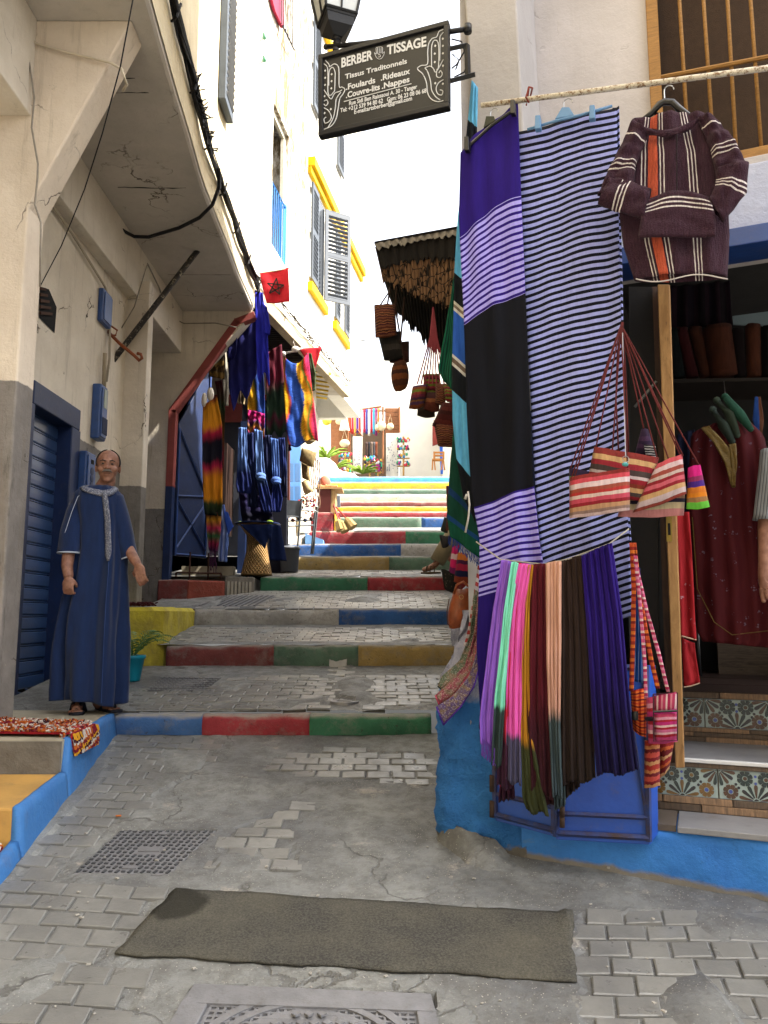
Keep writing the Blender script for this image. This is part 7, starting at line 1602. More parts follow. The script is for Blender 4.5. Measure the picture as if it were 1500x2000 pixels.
# ================================================================ SIGN, LANTERN, BRACKET
SO = Vector((-.306, 3.32, 0)); SE = Vector((.291, 3.13, 0)); SU = (SE - SO).normalized(); SN = Vector((SU.y, -SU.x, 0))
def R(px, py, off=0.0):
    a, b_ = ray(px, py); n = SN; Y = (SO.x * n.x + SO.y * n.y) / (a * n.x + n.y); return Vector((a * Y, Y, b_ * Y)) + SN * off
sg = thing('shop_sign', 'black hanging sign board with white shop lettering and hamsa hands', 'sign', R(750, 240))
BLK = simple('sign_black', '#101012', .45, .2, 4, .08, 60, .4); WHS = simple('sign_white', '#c9c9c9', .6, .03, 4, 0)
c = [R(623, 268), R(878, 210), R(877, 42), R(623, 110)]; b = MB(); b.hexa([v + SN * .0 for v in c] + [v - SN * .02 for v in c]); b.build('panel', BLK, sg)
def fr(p0, p1, w_):
    b = MB(); t_ = (p1 - p0).normalized(); s_ = t_.cross(SN) * w_; q = [p0, p1, p1 + s_, p0 + s_]; b.hexa([v + SN * .012 for v in q] + [v - SN * .03 for v in q]); return b.build('frame_bar', simple('sign_frame', '#1a1a1d', .4, .2, 4, .1), sg, bevel=.002)
cc = [c[0], c[1], c[2], c[3]]; wF = -.022
fr(c[0], c[1], wF); fr(c[2], c[3], wF); fr(c[1] + Vector((0, 0, .0221)), c[2] - Vector((0, 0, .0221)), wF); fr(c[3] - Vector((0, 0, .0221)), c[0] + Vector((0, 0, .0221)), wF)
def text(s, p0, p1, hpx, bold=.012, nm='lettering'):
    cu = bpy.data.curves.new(nm, 'FONT'); cu.body = s; cu.size = 1; cu.extrude = .001; cu.offset = bold; cu.resolution_u = 4
    o = bpy.data.objects.new(nm, cu); COL.objects.link(o); dg = bpy.context.evaluated_depsgraph_get(); dg.update(); me = bpy.data.meshes.new_from_object(o.evaluated_get(dg)); bpy.data.objects.remove(o)
    xs = [v.co.x for v in me.vertices]; w0, w1 = min(xs), max(xs); A = R(*p0, .0015); Bp = R(*p1, .0015); L_ = (Bp - A).length
    H = (R(p0[0], p0[1] - hpx) - R(*p0)).length / .70; u = (Bp - A).normalized()
    for v in me.vertices:
        x = (v.co.x - w0) / (w1 - w0) * L_; v.co = A + u * x + Vector((0, 0, 1)) * (v.co.y * H) + SN * (v.co.z * .3)
    me.materials.clear(); me.materials.append(WHS); ob = bpy.data.objects.new(nm, me); link(ob, sg); return ob
text('BERBER', (667, 132), (728, 116), 18, .028); text('TISSAGE', (756, 107), (833, 90), 18, .028)
text('Tissus Traditonnels', (674, 155), (795, 124), 9.5, .02)
text('.Foulards', (676, 176), (733, 162), 11, .024); text('.Rideaux', (744, 158), (801, 144), 11, .024)
text('.Couvre-lits', (676, 192), (742, 175), 11, .024); text('.Nappes', (746, 174), (800, 160), 11, .024)
text('Rue Sidi Ben Raissaoui A. 30 - Tanger', (682, 206), (815, 173), 8, .02)
text('Tel: +212 539 94 80 62   Gsm: 06 23 08 06 68', (665, 220), (833, 181), 8, .02)
text('E-mail:artsberber@gmail.com', (692, 223), (805, 196), 8, .02)
b = MB(); b.tube([R(672, 199, .002), R(804, 164, .002)], .0022, 5); b.build('underline', WHS, sg)
def cur(pts, w_, nm='hamsa_line'):
    P = []
    n = len(pts)
    for i in range(n - 1):
        p0, p1, p2, p3 = pts[max(i - 1, 0)], pts[i], pts[i + 1], pts[min(i + 2, n - 1)]
        for k in range(6):
            t = k / 6; f = lambda a, b_, c_, d: .5 * ((2 * b_) + (-a + c_) * t + (2 * a - 5 * b_ + 4 * c_ - d) * t * t + (-a + 3 * b_ - 3 * c_ + d) * t ** 3)
            P.append((f(p0[0], p1[0], p2[0], p3[0]), f(p0[1], p1[1], p2[1], p3[1])))
    P.append(pts[-1]); b = MB(); b.tube([R(x, y, .0015) for x, y in P], w_, 5); return b
def ham(lst, w_=.0022):
    b = MB()
    for pts in lst: q = cur(pts, w_); b.add(q.v, q.f)
    b.build('hamsa_drawing', WHS, sg)
z = lambda x, y: (600 + x * .22, y * .22)
ham([[z(165, 540), z(195, 575), z(200, 595), z(240, 570), z(275, 590), z(283, 650), z(285, 770), z(310, 775), z(335, 795), z(320, 835), z(290, 880), z(275, 970), z(255, 1060), z(215, 1120), z(150, 1150)],
     [z(150, 570), z(180, 600), z(185, 680), z(185, 820), z(205, 850), z(235, 820), z(245, 800), z(248, 700), z(248, 640), z(225, 600), z(195, 640), z(192, 760)],
     [z(150, 800), z(185, 850), z(215, 880), z(245, 830), z(285, 815), z(310, 800)], [z(300, 820), z(260, 880), z(250, 960), z(235, 1040), z(200, 1110), z(180, 1140)],
     [z(148, 900), z(175, 890), z(185, 920), z(165, 940), z(148, 925)], [z(150, 960), z(190, 985), z(215, 1040), z(195, 1080), z(160, 1095), z(150, 1060), z(170, 1040)]])
ham([[z(1210, 262), z(1170, 285), z(1150, 330), z(1110, 345), z(1080, 390), z(1070, 460), z(1068, 570), z(1010, 585), z(980, 615), z(1030, 665), z(1060, 740), z(1068, 820), z(1100, 880), z(1160, 905), z(1210, 895)],
     [z(1105, 590), z(1105, 430), z(1120, 370), z(1145, 360), z(1165, 390), z(1170, 480), z(1165, 600), z(1150, 620)], [z(1210, 290), z(1180, 330), z(1180, 400), z(1178, 540)],
     [z(1045, 605), z(1090, 590), z(1120, 610), z(1145, 640), z(1210, 530)], [z(1045, 605), z(1070, 640), z(1095, 720), z(1105, 800), z(1140, 860), z(1180, 890)], [z(1150, 640), z(1150, 680), z(1180, 690), z(1200, 660), z(1185, 630), z(1170, 650)],
     [z(1210, 710), z(1165, 740), z(1145, 790), z(1160, 835), z(1195, 845), z(1205, 810), z(1180, 800)]])
ham([[z(598, 470), z(615, 480), z(612, 430), z(625, 420), z(640, 418), z(660, 418), z(670, 430), z(668, 475), z(686, 462), z(680, 490), z(660, 520), z(635, 526), z(612, 505), z(598, 470)], [z(625, 425), z(625, 475), z(640, 480)], [z(640, 420), z(640, 475)], [z(657, 425), z(655, 475)], [z(630, 490), z(645, 485), z(650, 505), z(632, 508)]], .0012)
b = MB(); 
for (x, y) in ((218, 660), (217, 722), (215, 785), (210, 970), (160, 628), (160, 692), (158, 755), (155, 855), (155, 1005), (1137, 408), (1133, 478), (1133, 552), (1137, 740), (1205, 345), (1205, 408), (1205, 475), (1206, 585), (1205, 745)):
    p = R(*z(x, y), .001); r = .0052; u = SU * r; w_ = Vector((0, 0, r * 1.25)); b.add([p + w_, p + u, p - w_, p - u], [(0, 1, 2, 3)])
b.build('diamond', WHS, sg, kind='stuff')
# bracket and wall mounts
br = thing('sign_bracket', 'black iron bracket frame holding the sign to the building corner', 'bracket', R(905, 100))
b = MB()
for (a, c_) in (((880, 95), (912, 88)), ((880, 158), (928, 145)), ((912, 88), (914, 148))): b.tube([R(*a), R(*c_)], .013, 4)
b.build('square_bar', simple('sign_frame'), br) if False else b.build('square_bar', MATS['sign_frame'], br)
b = MB(); b.tube([R(634, 86, -.02), R(700, 80, -.02), R(880, 55, -.02), R(912, 50, -.02)], .0115, 8); b.lathe(R(912, 50, -.02), [(.018, -.018), (.018, .018)], 10); b.build('lamp_arm', MATS['sign_frame'], br, smooth=True)
b = MB(); b.tube([R(653, 100, -.02), R(653, 88, -.02)], .008, 6); b.tube([R(708, 88, -.02), R(708, 96, -.02)], .007, 6); b.ell(R(653, 92, -.02), (.016, .016, .016)); b.ell(R(633, 86, -.02), (.013, .013, .013)); b.build('hanger_bolt', MATS['sign_frame'], br)
for k, pts in enumerate((((880, 70), (900, 75), (905, 95), (890, 120), (880, 128)), ((882, 100), (895, 112), (888, 130)), ((912, 115), (905, 135), (885, 145)))):
    cab([R(x, y, -.02) for x, y in pts], .0035, 5, 'cable', IRONB, ['upper looped black wire between sign and building corner', 'small middle wire loop beside the sign edge', 'lower curved black wire beneath the sign bracket'][k])
# lantern
ln = thing('street_lantern', 'black four-sided street lantern with frosted glass above the sign', 'lantern', R(655, 80, -.02))
lc = R(655, 72, -.02); MET = simple('lantern_black', '#17171a', .4, .2, 10, .1)
def sq(mb, z0, r0, z1, r1, mi=0, rot=.35):
    vs = []
    for z_, r_ in ((z0, r0), (z1, r1)):
        for k in range(4): a = rot + pi / 4 + k * pi / 2; vs.append(lc + Vector((r_ * cos(a), r_ * sin(a), z_)))
    mb.add(vs, [(0, 1, 2, 3), (7, 6, 5, 4)] + [(k, 4 + k, 4 + (k + 1) % 4, (k + 1) % 4) for k in range(4)], mi=mi)
b = MB(); b.lathe(lc, [(.012, -.03), (.02, -.015), (.012, 0), (.02, .01)], 12); sq(b, .008, .03, .045, .085); sq(b, .045, .085, .085, .095); b.build('base', MET, ln)
b = MB(); b.lathe(lc + Vector((0, 0, .085)), [(.055, 0), (.055, .02)], 16); sq(b, .085, .098, .10, .105); b.build('lower_collar', MET, ln)
b = MB(); sq(b, .101, .098, .40, .165); b.build('glass', simple('frosted_glass', '#b9bcbc', .25, .1, 3, 0, spec=.6), ln)
b = MB()
for k in range(4):
    a = .35 + pi / 4 + k * pi / 2; a2 = a + pi / 2; d0, d1 = Vector((cos(a), sin(a), 0)), Vector((cos(a2), sin(a2), 0))
    b.tube([lc + d0 * .104 + Vector((0, 0, .10)), lc + d0 * .172 + Vector((0, 0, .40))], .007, 5)
    m0 = (d0 + d1) / 2; b.tube([lc + m0 * .104 + Vector((0, 0, .10)), lc + m0 * .172 + Vector((0, 0, .40))], .005, 5)
    b.tube([lc + d0 * .106 + Vector((0, 0, .103)), lc + d1 * .106 + Vector((0, 0, .103))], .007, 5)
b.build('glazing_bar', MET, ln)
b = MB(); sq(b, .40, .18, .42, .185); sq(b, .42, .18, .56, .05); b.build('roof', MET, ln)

# ================================================================ RIGHT ALLEY: awning, hats, bags
aw = thing('fringed_awning', 'dark fringed awning with brown cut-out leather panel over the right side stalls', 'awning', PY(830, 470, 6.3))
def zig(pts, Y, nm, mt, th=.01, amp=6, n=40, seed=0, lower=None, par=aw):
    """upper polyline -> lower polyline with ragged edge"""
    up, lo = pts; rr = random.Random(seed); b = MB(); vs = []
    for i in range(n + 1):
        u = i / n; a = plL(up, u); c = plL(lo, u); dz = rr.uniform(-amp, amp) if i % 2 else rr.uniform(-amp * .3, amp * .3)
        yy = Y(u) if callable(Y) else Y
        for k in range(5): vs.append(PY(lerp(a[0], c[0], k / 4), lerp(a[1], c[1], k / 4) + (dz if k == 4 else 0), yy) + Vector((0, .01 * sin(i * 1.3), 0)))
    b.add(vs, [(i * 5 + k, (i + 1) * 5 + k, (i + 1) * 5 + k + 1, i * 5 + k + 1) for i in range(n) for k in range(4)], [(i / n, k / 4) for i in range(n + 1) for k in range(5)]); return b.build(nm, mt, par, solid=th)
m = NT('cutout_leather', .85, .2); o_ = m.coord(); v_ = m.n('TexVoronoi'); v_.feature = 'DISTANCE_TO_EDGE'; v_.inputs['Scale'].default_value = 11; m.L(o_, v_.inputs['Vector'])
v2 = m.n('TexWave'); v2.wave_type = 'RINGS'; v2.inputs['Scale'].default_value = 3; v2.inputs['Distortion'].default_value = 5; m.L(o_, v2.inputs['Vector'])
f = m.math('MAXIMUM', m.rng(v_.outputs['Distance'], .03, .05, 1, 0), m.rng(v2.outputs['Fac'], .93, .97)); base = m.mix(m.noise(o_, 6, 4), hx('#5a4230'), hx('#7c5e44')); m.color(m.mix(f, base, hx('#1a120c'))); m.bump(f, .4, .01); CUT = m.m
DKF = simple('dark_fur_fabric', '#14100e', .95, .3, 20, .5, 60)
LACE = simple('grey_lace_edge', '#8f8a84', .85, .2, 20, .3)
zig(([(731, 476), (893, 446)], [(737, 486), (893, 458)]), lambda u: lerp(6.5, 6.1, u), 'lace_edge', LACE, amp=5, n=50, seed=1)
zig(([(733, 482), (895, 452)], [(748, 545), (895, 608)]), lambda u: lerp(6.55, 6.15, u), 'leather_panel', CUT, amp=11, n=100, seed=2)
zig(([(735, 484), (895, 455)], [(742, 520), (895, 500)]), lambda u: lerp(6.53, 6.12, u), 'dark_upper_band', DKF, amp=10, n=40, seed=5)
zig(([(748, 540), (895, 560)], [(768, 600), (895, 725)]), lambda u: lerp(7.3, 7.0, u), 'dark_fringe', DKF, amp=16, n=110, seed=3)
b = MB(); b.add([PY(731, 474, 6.5), PY(905, 442, 6.05), PY(905, 470, 7.6), PY(745, 500, 7.6)], [(0, 1, 2, 3)]); b.build('awning_top', DKF, aw, solid=.02)
HG = 'woven caps and bags under the awning'
def wv(name, cols, rep=1, wob=.1): return cloth(name, cols, rep=rep, wob=wob, fiber=1.0, tint=.35)
WV1 = wv('weave_brown', [(0, '#5a2c22'), (.2, '#8a5a3a'), (.35, '#3a1c1c'), (.5, '#94603c'), (.62, '#4a2028'), (.8, '#7a4a34')], 4)
WV2 = wv('weave_dark', [(0, '#2a2826'), (.5, '#3a3632'), (.7, '#221f1e')]); WV3 = wv('weave_rust', [(0, '#4e2a1a'), (.3, '#6e3c1c'), (.5, '#3c2218'), (.7, '#7a4420')], 1.5); WV4 = wv('weave_color', [(0, '#5a3a5a'), (.15, '#8a4a2c'), (.3, '#6a7a2c'), (.45, '#8a3a34'), (.6, '#7a2c44'), (.75, '#4a2c44'), (.9, '#8a5a34')], 1.3); WV5 = wv('weave_grn', [(0, '#6a7a2a'), (.2, '#8a2c3c'), (.4, '#5a2428'), (.6, '#7a8a34'), (.8, '#8a2c34')], 2)
barrel = lambda v: .55 + .45 * sin(pi * min(max(v, 0), 1)) ** .6
for (q, Y, mt, lab, nm, sh2) in (
    ([(735, 600), (768, 598), (772, 652), (736, 656)], 6.6, WV1, 'brown striped woven cap, uppermost of the hanging bunch', 'knitted_hat', None),
    ([(742, 652), (780, 650), (784, 696), (752, 700)], 6.7, WV2, 'dark grey felt cap below the brown striped one', 'knitted_hat', None),
    ([(757, 675), (795, 668), (796, 706), (764, 706)], 6.8, wv('weave_plum', [(0, '#3a2420'), (.5, '#4a2a26')]), 'dull plum woven bag behind the grey cap', 'woven_bag', None),
    ([(766, 710), (796, 706), (797, 758), (768, 762)], 6.6, WV3, 'rust coloured round woven bag, lowest of the left hanging bunch', 'woven_bag', barrel),
    ([(807, 757), (832, 753), (826, 792), (801, 796)], 6.2, WV4, 'square colourful woven pouch, leftmost of the right hanging bunch', 'woven_bag', None),
    ([(829, 733), (856, 733), (857, 772), (829, 770)], 6.3, WV5, 'green and red striped woven pouch at the top of the right bunch', 'woven_bag', None),
    ([(829, 770), (855, 768), (855, 800), (830, 798)], 6.25, wv('weave_or', [(0, '#4a2a2c'), (.4, '#8a5434'), (.6, '#6a3428')], 1), 'brown woven pouch under the green and red one', 'woven_bag', None),
    ([(818, 795), (847, 797), (847, 813), (818, 811)], 6.4, wv('weave_gr', [(0, '#3a2e26'), (1, '#453628')]), 'plain dark brown pouch bottom peeking out of the right bunch', 'woven_bag', None),
    ([(851, 752), (874, 752), (868, 790), (852, 786)], 6.15, WV1, 'small tilted striped pouch right in the right bunch', 'woven_bag', None),
    ([(868, 756), (884, 756), (884, 782), (872, 780)], 6.1, WV5, 'small green striped pouch beside the green blanket', 'woven_bag', None),
    ([(864, 790), (888, 788), (888, 842), (848, 830)], 5.9, wv('weave_red', [(0, '#4a1a18'), (.4, '#5a2420'), (.7, '#3a1614')], 2), 'dark red woven backpack, upper of the two by the shawl', 'woven_bag', None),
    ([(850, 822), (888, 826), (888, 870), (858, 868)], 5.9, WV1, 'striped brown woven backpack below the dark red one', 'woven_bag', None)):
    tag(pillow(nm, [(lerp(sum(p[0] for p in q) / 4, a_[0], 1.18), lerp(sum(p[1] for p in q) / 4, a_[1], 1.1)) for a_ in q], YP(Y), .12, mt, None, n=10, power=.45, shape=sh2), lab, 'hat' if 'hat' in nm else 'bag', HG)
b = MB()
for (x0, y0, x1, y1) in ((762, 560, 756, 600), (775, 560, 768, 650), (790, 580, 782, 670), (770, 590, 790, 705), (760, 570, 740, 600)): b.tube([PY(x0, y0, 6.8), PY(x1, y1, 6.65)], .008, 4)
tag(b.build('hanging_loops', simple('brown_strap', '#3a241c', .9)), 'brown loops and straps carrying the left bunch of woven caps', 'straps')
b = MB(); 
for k in range(9): b.tube([PY(846, 600, 6.3), PY(840 + k * 1.7, 660, 6.25), PY(815 + k * 7.5, 750, 6.2)], .006, 4)
tag(b.build('pink_cords', simple('pink_cord', '#8a3a44', .85)), 'bundle of pink and tan cords carrying the right bunch of pouches', 'cords')
# lower right items
t = thing('leather_bag', 'tan leather handbag resting against the low wall below the green blanket', 'bag', PY(893, 1225, 4.1))
m = NT('tan_leather', .4, .45); o_ = m.coord(); m.color(m.mix(m.rng(m.noise(o_, 9, 5), .35, .65), hx('#6a3216'), hx('#94491f'))); m.bump(m.noise(o_, 22, 5, .6, 1), .5, .012); TL_ = m.m
pillow('bag_body', [(884, 1152), (922, 1150), (922, 1222), (871, 1226)], YP(4.1), .13, TL_, t, power=.35, n=14, shape=lambda v: .72 + .32 * sin(pi * min(1, v * .9 + .05)))
b = MB(); b.tube([PY(886, 1160, 4.03), PY(892, 1142, 4.03), PY(905, 1136, 4.03), PY(918, 1148, 4.03)], .007, 6); b.build('handle', TL_, t, smooth=True)
b = MB(); q = PY(901, 1166, 4.02); b.tube([q + Vector((.011 * cos(k * .628), 0, .011 * sin(k * .628))) for k in range(11)], .0018, 5); b.build('ring', simple('gold_ring', '#a08a50', .3, metal=.8), t)
b = MB(); b.tube([PY(x, y, 4.03) for x, y in ((877, 1170), (873, 1195), (874, 1218), (882, 1225))], .003, 5); b.build('piping', simple('dark_leather', '#4a2210', .5), t)
tag(pillow('leopard_scarf', [(862, 1112), (896, 1118), (892, 1158), (868, 1150)], YP(4.6), .04, (lambda m: m)(floral('leopard', '#12100e', '#6a5c4c', 60)), None, power=.4), 'crumpled dark leopard spotted scarf above the tan handbag', 'scarf')
for (q, Y, cols, lab) in (([(882, 1068), (897, 1064), (895, 1122), (878, 1116)], 4.4, [(0, '#a81c5c'), (.3, '#b8a0a8'), (.5, '#b01c5a'), (.8, '#6a1c54')], 'magenta and white striped fabric bag left of the orange one'), ([(894, 1080), (926, 1082), (926, 1140), (886, 1136)], 4.35, [(0, '#a8602c'), (.25, '#3a1438'), (.38, '#8a1c3c'), (.6, '#101438'), (.8, '#6a2c1c')], 'orange crimson and navy striped fabric bag above the tan handbag')):
    tag(pillow('fabric_bag', q, YP(Y), .05, cloth('fb' + str(q[0][0]), cols, wob=.04), None, power=.4), lab, 'bag')
for (q, Y, c, lab) in (([(868, 1010), (880, 1014), (874, 1040), (860, 1034)], 5.6, '#16201c', 'upper black leather pouch at the shoulder of the seated person'), ([(858, 1046), (882, 1048), (876, 1066), (862, 1070)], 5.6, '#1c1a20', 'lower dark grey pouch beside the khaki trouser leg'), ([(872, 1000), (884, 1000), (884, 1034), (870, 1036)], 5.5, '#4a1e14', 'dark brown suede pouch beside the black ones'), ([(871, 950), (881, 946), (880, 990), (872, 994)], 5.7, '#4a1a18', 'maroon ribbed pouch hanging left of the green blanket')):
    tag(pillow('pouch', q, YP(Y), .05, simple('pch' + c[1:], c, .6, .3, 12, .3), None, power=.4), lab, 'pouch')
# sequin belts at the corner
def seq(name, base):
    m = NT(name, .5, .5); o = m.coord(); v_ = m.n('TexVoronoi'); v_.inputs['Scale'].default_value = 160; m.L(o, v_.inputs['Vector'])
    c = m.mix(m.rng(m.noise(o, 40, 3), .45, .6), hx(base), hx('#6e5844')); c = m.mix(m.rng(v_.outputs['Distance'], .35, .25, 0, .35), c, hx('#d0c8c0')); m.color(c); m.bump(v_.outputs['Distance'], .8, .004); MATS[name] = m.m; return m.m
for k, (L_, R_, base, edge_, lab, Y) in enumerate((
    ([(926, 1150), (918, 1240), (898, 1290), (862, 1322), (855, 1340)], [(938, 1160), (928, 1250), (912, 1300), (884, 1340), (866, 1350)], '#3c4a34', '#1c2a1c', 'green sequinned belt end, uppermost of the three at the corner', 3.42),
    ([(934, 1150), (926, 1240), (908, 1300), (870, 1340), (850, 1358)], [(942, 1160), (934, 1260), (920, 1310), (890, 1355), (860, 1382)], '#7a2c3c', '#b0405a', 'rose sequinned belt end, middle of the three at the corner', 3.40),
    ([(940, 1180), (934, 1260), (916, 1320), (884, 1360), (852, 1380)], [(946, 1190), (942, 1280), (926, 1340), (900, 1380), (866, 1416)], '#4a3460', '#4a2094', 'purple sequinned belt end, lowest of the three at the corner', 3.38))):
    t = thing('sequin_belt', lab, 'belt', PY(*R_[-1], Y), 'sequinned belts at the corner')
    sheet('belt_band', L_, R_, YP(Y), seq('seq%d' % k, base), t, nu=8, nv=40, folds=[(.006, .6, 0, 1)], solid=.004, wig=.004)
    b = MB(); b.tube([PY(x, y, Y - .006) for x, y in R_] , .0035, 5); b.tube([PY(*L_[-1], Y - .006), PY(*R_[-1], Y - .006)], .0035, 5); b.build('trim', simple('belt_trim%d' % k, edge_, .6), t, smooth=True)
tag(sheet('red_white_strap', [(936, 1088), (930, 1130), (922, 1180), (914, 1230), (906, 1262)], [(942, 1092), (936, 1130), (928, 1184), (920, 1234), (912, 1262)], YP(3.42), cloth('red_white_check', [(0, '#a03a3a'), (.5, '#b8aeb0')], rep=11), None, nu=3, nv=40, solid=.003), 'narrow red and white checked strap hanging down from the green blanket', 'strap')

# seated person on the right of the steps
KH = cloth('khaki_cloth', [(0, '#8a7f66'), (1, '#837860')], tint=.2)
sp = thing('person', 'seated person in khaki trousers and sandals, mostly hidden behind the green blanket', 'person', PY(880, 1118, 9.7))
sx = lambda px, py, Y=9.7: PY(px, py, Y)
hp = Vector((1.06, 9.75, 1.02)); kn = Vector((.92, 9.62, 1.10)); an = sx(852, 1102, 9.6)
vs = [hp, hp + V3(.02, 0, .3), hp + V3(.0, -.02, .5), hp + V3(-.01, -.03, .6), hp + V3(-.01, -.03, .72), kn, an, sx(838, 1110, 9.6), sx(824, 1114, 9.6), kn + V3(.1, .3, .02), an + V3(.2, .4, .05), hp + V3(.1, -.1, .4), hp + V3(.05, -.25, .25), hp + V3(-.02, -.35, .25), hp + V3(.02, .15, .4), hp + V3(.0, .2, .2)]
ed = [(0, 1), (1, 2), (2, 3), (3, 4), (0, 5), (5, 6), (6, 7), (7, 8), (0, 9), (9, 10), (2, 11), (11, 12), (12, 13), (2, 14), (14, 15)]
skin_body('body', vs, ed, [.13, .14, .12, .05, .09, .07, .042, .04, .028, .07, .045, .05, .04, .03, .05, .04], SKIN, sp)
b = MB(); b.tube([hp + V3(.05, 0, 0), kn, kn.lerp(an, .5), an + V3(.01, 0, .03)], [.14, .105, .10, .095], 14); b.build('trouser_leg', KH, sp, smooth=True)
b = MB(); b.ell(hp + V3(0, 0, .25), (.2, .17, .34)); b.build('shirt', simple('brown_shirt', '#4a3a2c', .9), sp, smooth=True)
b = MB(); b.tube([sx(860, 1117, 9.62), sx(840, 1119, 9.6), sx(822, 1119, 9.6)], [.04, .05, .04], 8)
for v in range(len(b.v)): x, y, z_ = b.v[v]; b.v[v] = (x, y, sx(840, 1119, 9.6).z + (z_ - sx(840, 1119, 9.6).z) * .3)
for k in range(3): b.tube([sx(832 + k * 8, 1117, 9.54), sx(834 + k * 8, 1106, 9.55), sx(838 + k * 8, 1104, 9.62)], .008, 5)
b.build('sandal', simple('brown_sandal', '#4a3a26', .7), sp)
# ================================================================ BACKGROUND PLAZA
SB = 23.0
bs = thing('plaza_shop', 'small plaza shop with brown plank shutters in a white wall above the steps', 'building', (0, SB, PLAZA))
WHX = simple('white_lime', '#e0ddd4', .85, .08, 3, .3, 20)
zA = PLAZA - .1; ZT = PY(700, 700, SB).z
def bw(px0, px1, z0, z1, y=SB, th=.3, mt=WHX, nm='wall', par=bs):
    x0 = ray(px0, 900)[0] * y; x1 = ray(px1, 900)[0] * y; b = MB(); b.aabb(x0, x1, y, y + th, z0, z1); return b.build(nm, mt, par)
zdo = PY(700, 800, SB).z
bw(560, 644, zA, ZT); bw(780, 860, zA, ZT); bw(644, 780, zdo, ZT); b = MB(); b.aabb(ray(644, 900)[0] * SB, ray(780, 900)[0] * SB, SB + 2.5, SB + 2.6, zA, zdo); b.build('inner_wall', simple('dim_shop', '#5a4838', .9), bs)
WD = wood('shutter_plank', '#8a5a38', '#6a4024', (10, 1, 1), .6)
for (p0, p1, ytop) in ((646, 685, 805), (752, 779, 797)):
    for k in range(15):
        y0 = ytop + k * (925 - ytop) / 15
        if p0 > 700 and y0 > 845: break
        q = [PY(p0, y0 + (125 / 15.5), SB - .1), PY(p1, y0 + (125 / 15.5), SB - .1), PY(p1, y0, SB - .1), PY(p0, y0, SB - .1)]; b = MB(); b.hexa(q + [v + Vector((0, .05, 0)) for v in q]); b.build('shutter_plank', WD, bs, bevel=.008)
b = MB()
for seg in (((645, 803), (682, 800)), ((677, 804), (745, 794)), ((680, 800), (680, 925)), ((748, 795), (748, 925)), ((780, 795), (780, 845))): b.tube([PY(*seg[0], SB - .12), PY(*seg[1], SB - .12)], .03, 4)
b.build('shutter_post', WD, bs)
GF = 'coloured garments on the plaza shop rail'
cl = ['#c84a28', '#c0303a', '#e0a040', '#5a2a8a', '#c04028', '#e8e0dc', '#b02040', '#3a3a8a', '#e0d8d0', '#c03048', '#3a9ac0', '#8a2a6a', '#c87030']
nmz = ['rust', 'crimson', 'amber', 'violet', 'orange red', 'off white', 'raspberry', 'indigo', 'cream', 'rose red', 'turquoise', 'plum', 'ochre']
for k, c in enumerate(cl):
    x = 684 + k * 4.6; tag(sheet('garment', [(x - 2, 803 - k * .5), (x - 2, 845 + (k % 3) * 3)], [(x + 2, 803 - k * .5), (x + 2.2, 845 + (k % 3) * 3)], YP(SB - .3), simple('gar' + c[1:], c, .85), None, nu=4, nv=8, folds=[(.02, 1, 0, 0)]), '%s garment hanging %s on the plaza shop rail' % (nmz[k], 'left' if k < 4 else 'mid-way' if k < 9 else 'right'), 'garment', GF)
SWH = simple('bag_straw_white', '#c8b898', .85, .1, 20, .4); SW2 = simple('canvas_white', '#d8d4cc', .85)
for (cx, cy, rx, ry, mt, lab, nm) in ((664, 823, 9, 7, SWH, 'straw tote hanging on the left plank shutter', 'straw_bag'), (638, 822, 9, 9, simple('yellow_straw', '#c8b83c', .8), 'yellow round straw bag on the white wall left of the shutters', 'straw_bag'), (673, 866, 10, 8, SWH, 'round straw hat on the left plank shutter', 'straw_hat'), (745, 832, 9, 10, SWH, 'large round straw bag by the right shutter post', 'straw_bag'), (762, 833, 7, 7, SWH, 'small round straw bag on the right plank shutter', 'straw_bag'), (736, 835, 4, 6, SWH, 'tiny straw purse beside the large round straw bag', 'straw_bag')):
    q = PY(cx, cy, SB - .4); b = MB(); s = SB / 1500; b.ell(q, (rx * s, .08, ry * s), 16, 10); b.tube([q + V3(-rx * s * .6, 0, ry * s * .6), q + V3(0, 0, (ry + 18) * s), q + V3(rx * s * .6, 0, ry * s * .6)], .012, 4); tag(b.build(nm, mt, smooth=True), lab, 'bag' if 'bag' in nm else 'hat', 'straw goods on the plaza shop')
tag(pillow('canvas_bag', [(668, 810), (676, 808), (682, 840), (662, 840)], YP(SB - .5), .15, SW2), 'white canvas bag with faded red print beside the left shutter', 'bag')
t = thing('display_board', 'tall white display board with a small triangular top in front of the plaza shop', 'display board', PY(697, 925, SB - 1))
b = MB(); q = [PY(689, 925, SB - 1), PY(707, 925, SB - 1), PY(708, 852, SB - 1), PY(689, 852, SB - 1)]; b.hexa(q + [v + V3(0, .08, 0) for v in q]); b.build('board', SW2, t)
b = MB(); b.tube([PY(690, 852, SB - 1), PY(698, 838, SB - 1), PY(708, 852, SB - 1)], .02, 4); b.build('triangle_top', WD, t)
b = MB()
for k in range(34): b.ell(PY(random.uniform(691, 706), random.uniform(860, 915), SB - 1.03), (.012, .01, .018), 5, 4)
b.build('earring', simple('ear_dark', '#4a5a78', .5), t, kind='stuff')
t = thing('display_board', 'wide white display board hung with small trinkets right of the plaza shop door', 'display board', PY(768, 930, SB - 1))
b = MB(); q = [PY(754, 932, SB - 1), PY(779, 932, SB - 1), PY(779, 846, SB - 1), PY(754, 846, SB - 1)]; b.hexa(q + [v + V3(0, .08, 0) for v in q]); b.build('board', SW2, t)
b = MB()
for k in range(40): b.ell(PY(random.uniform(756, 777), random.uniform(860, 928), SB - 1.03), (.012, .01, .018), 5, 4)
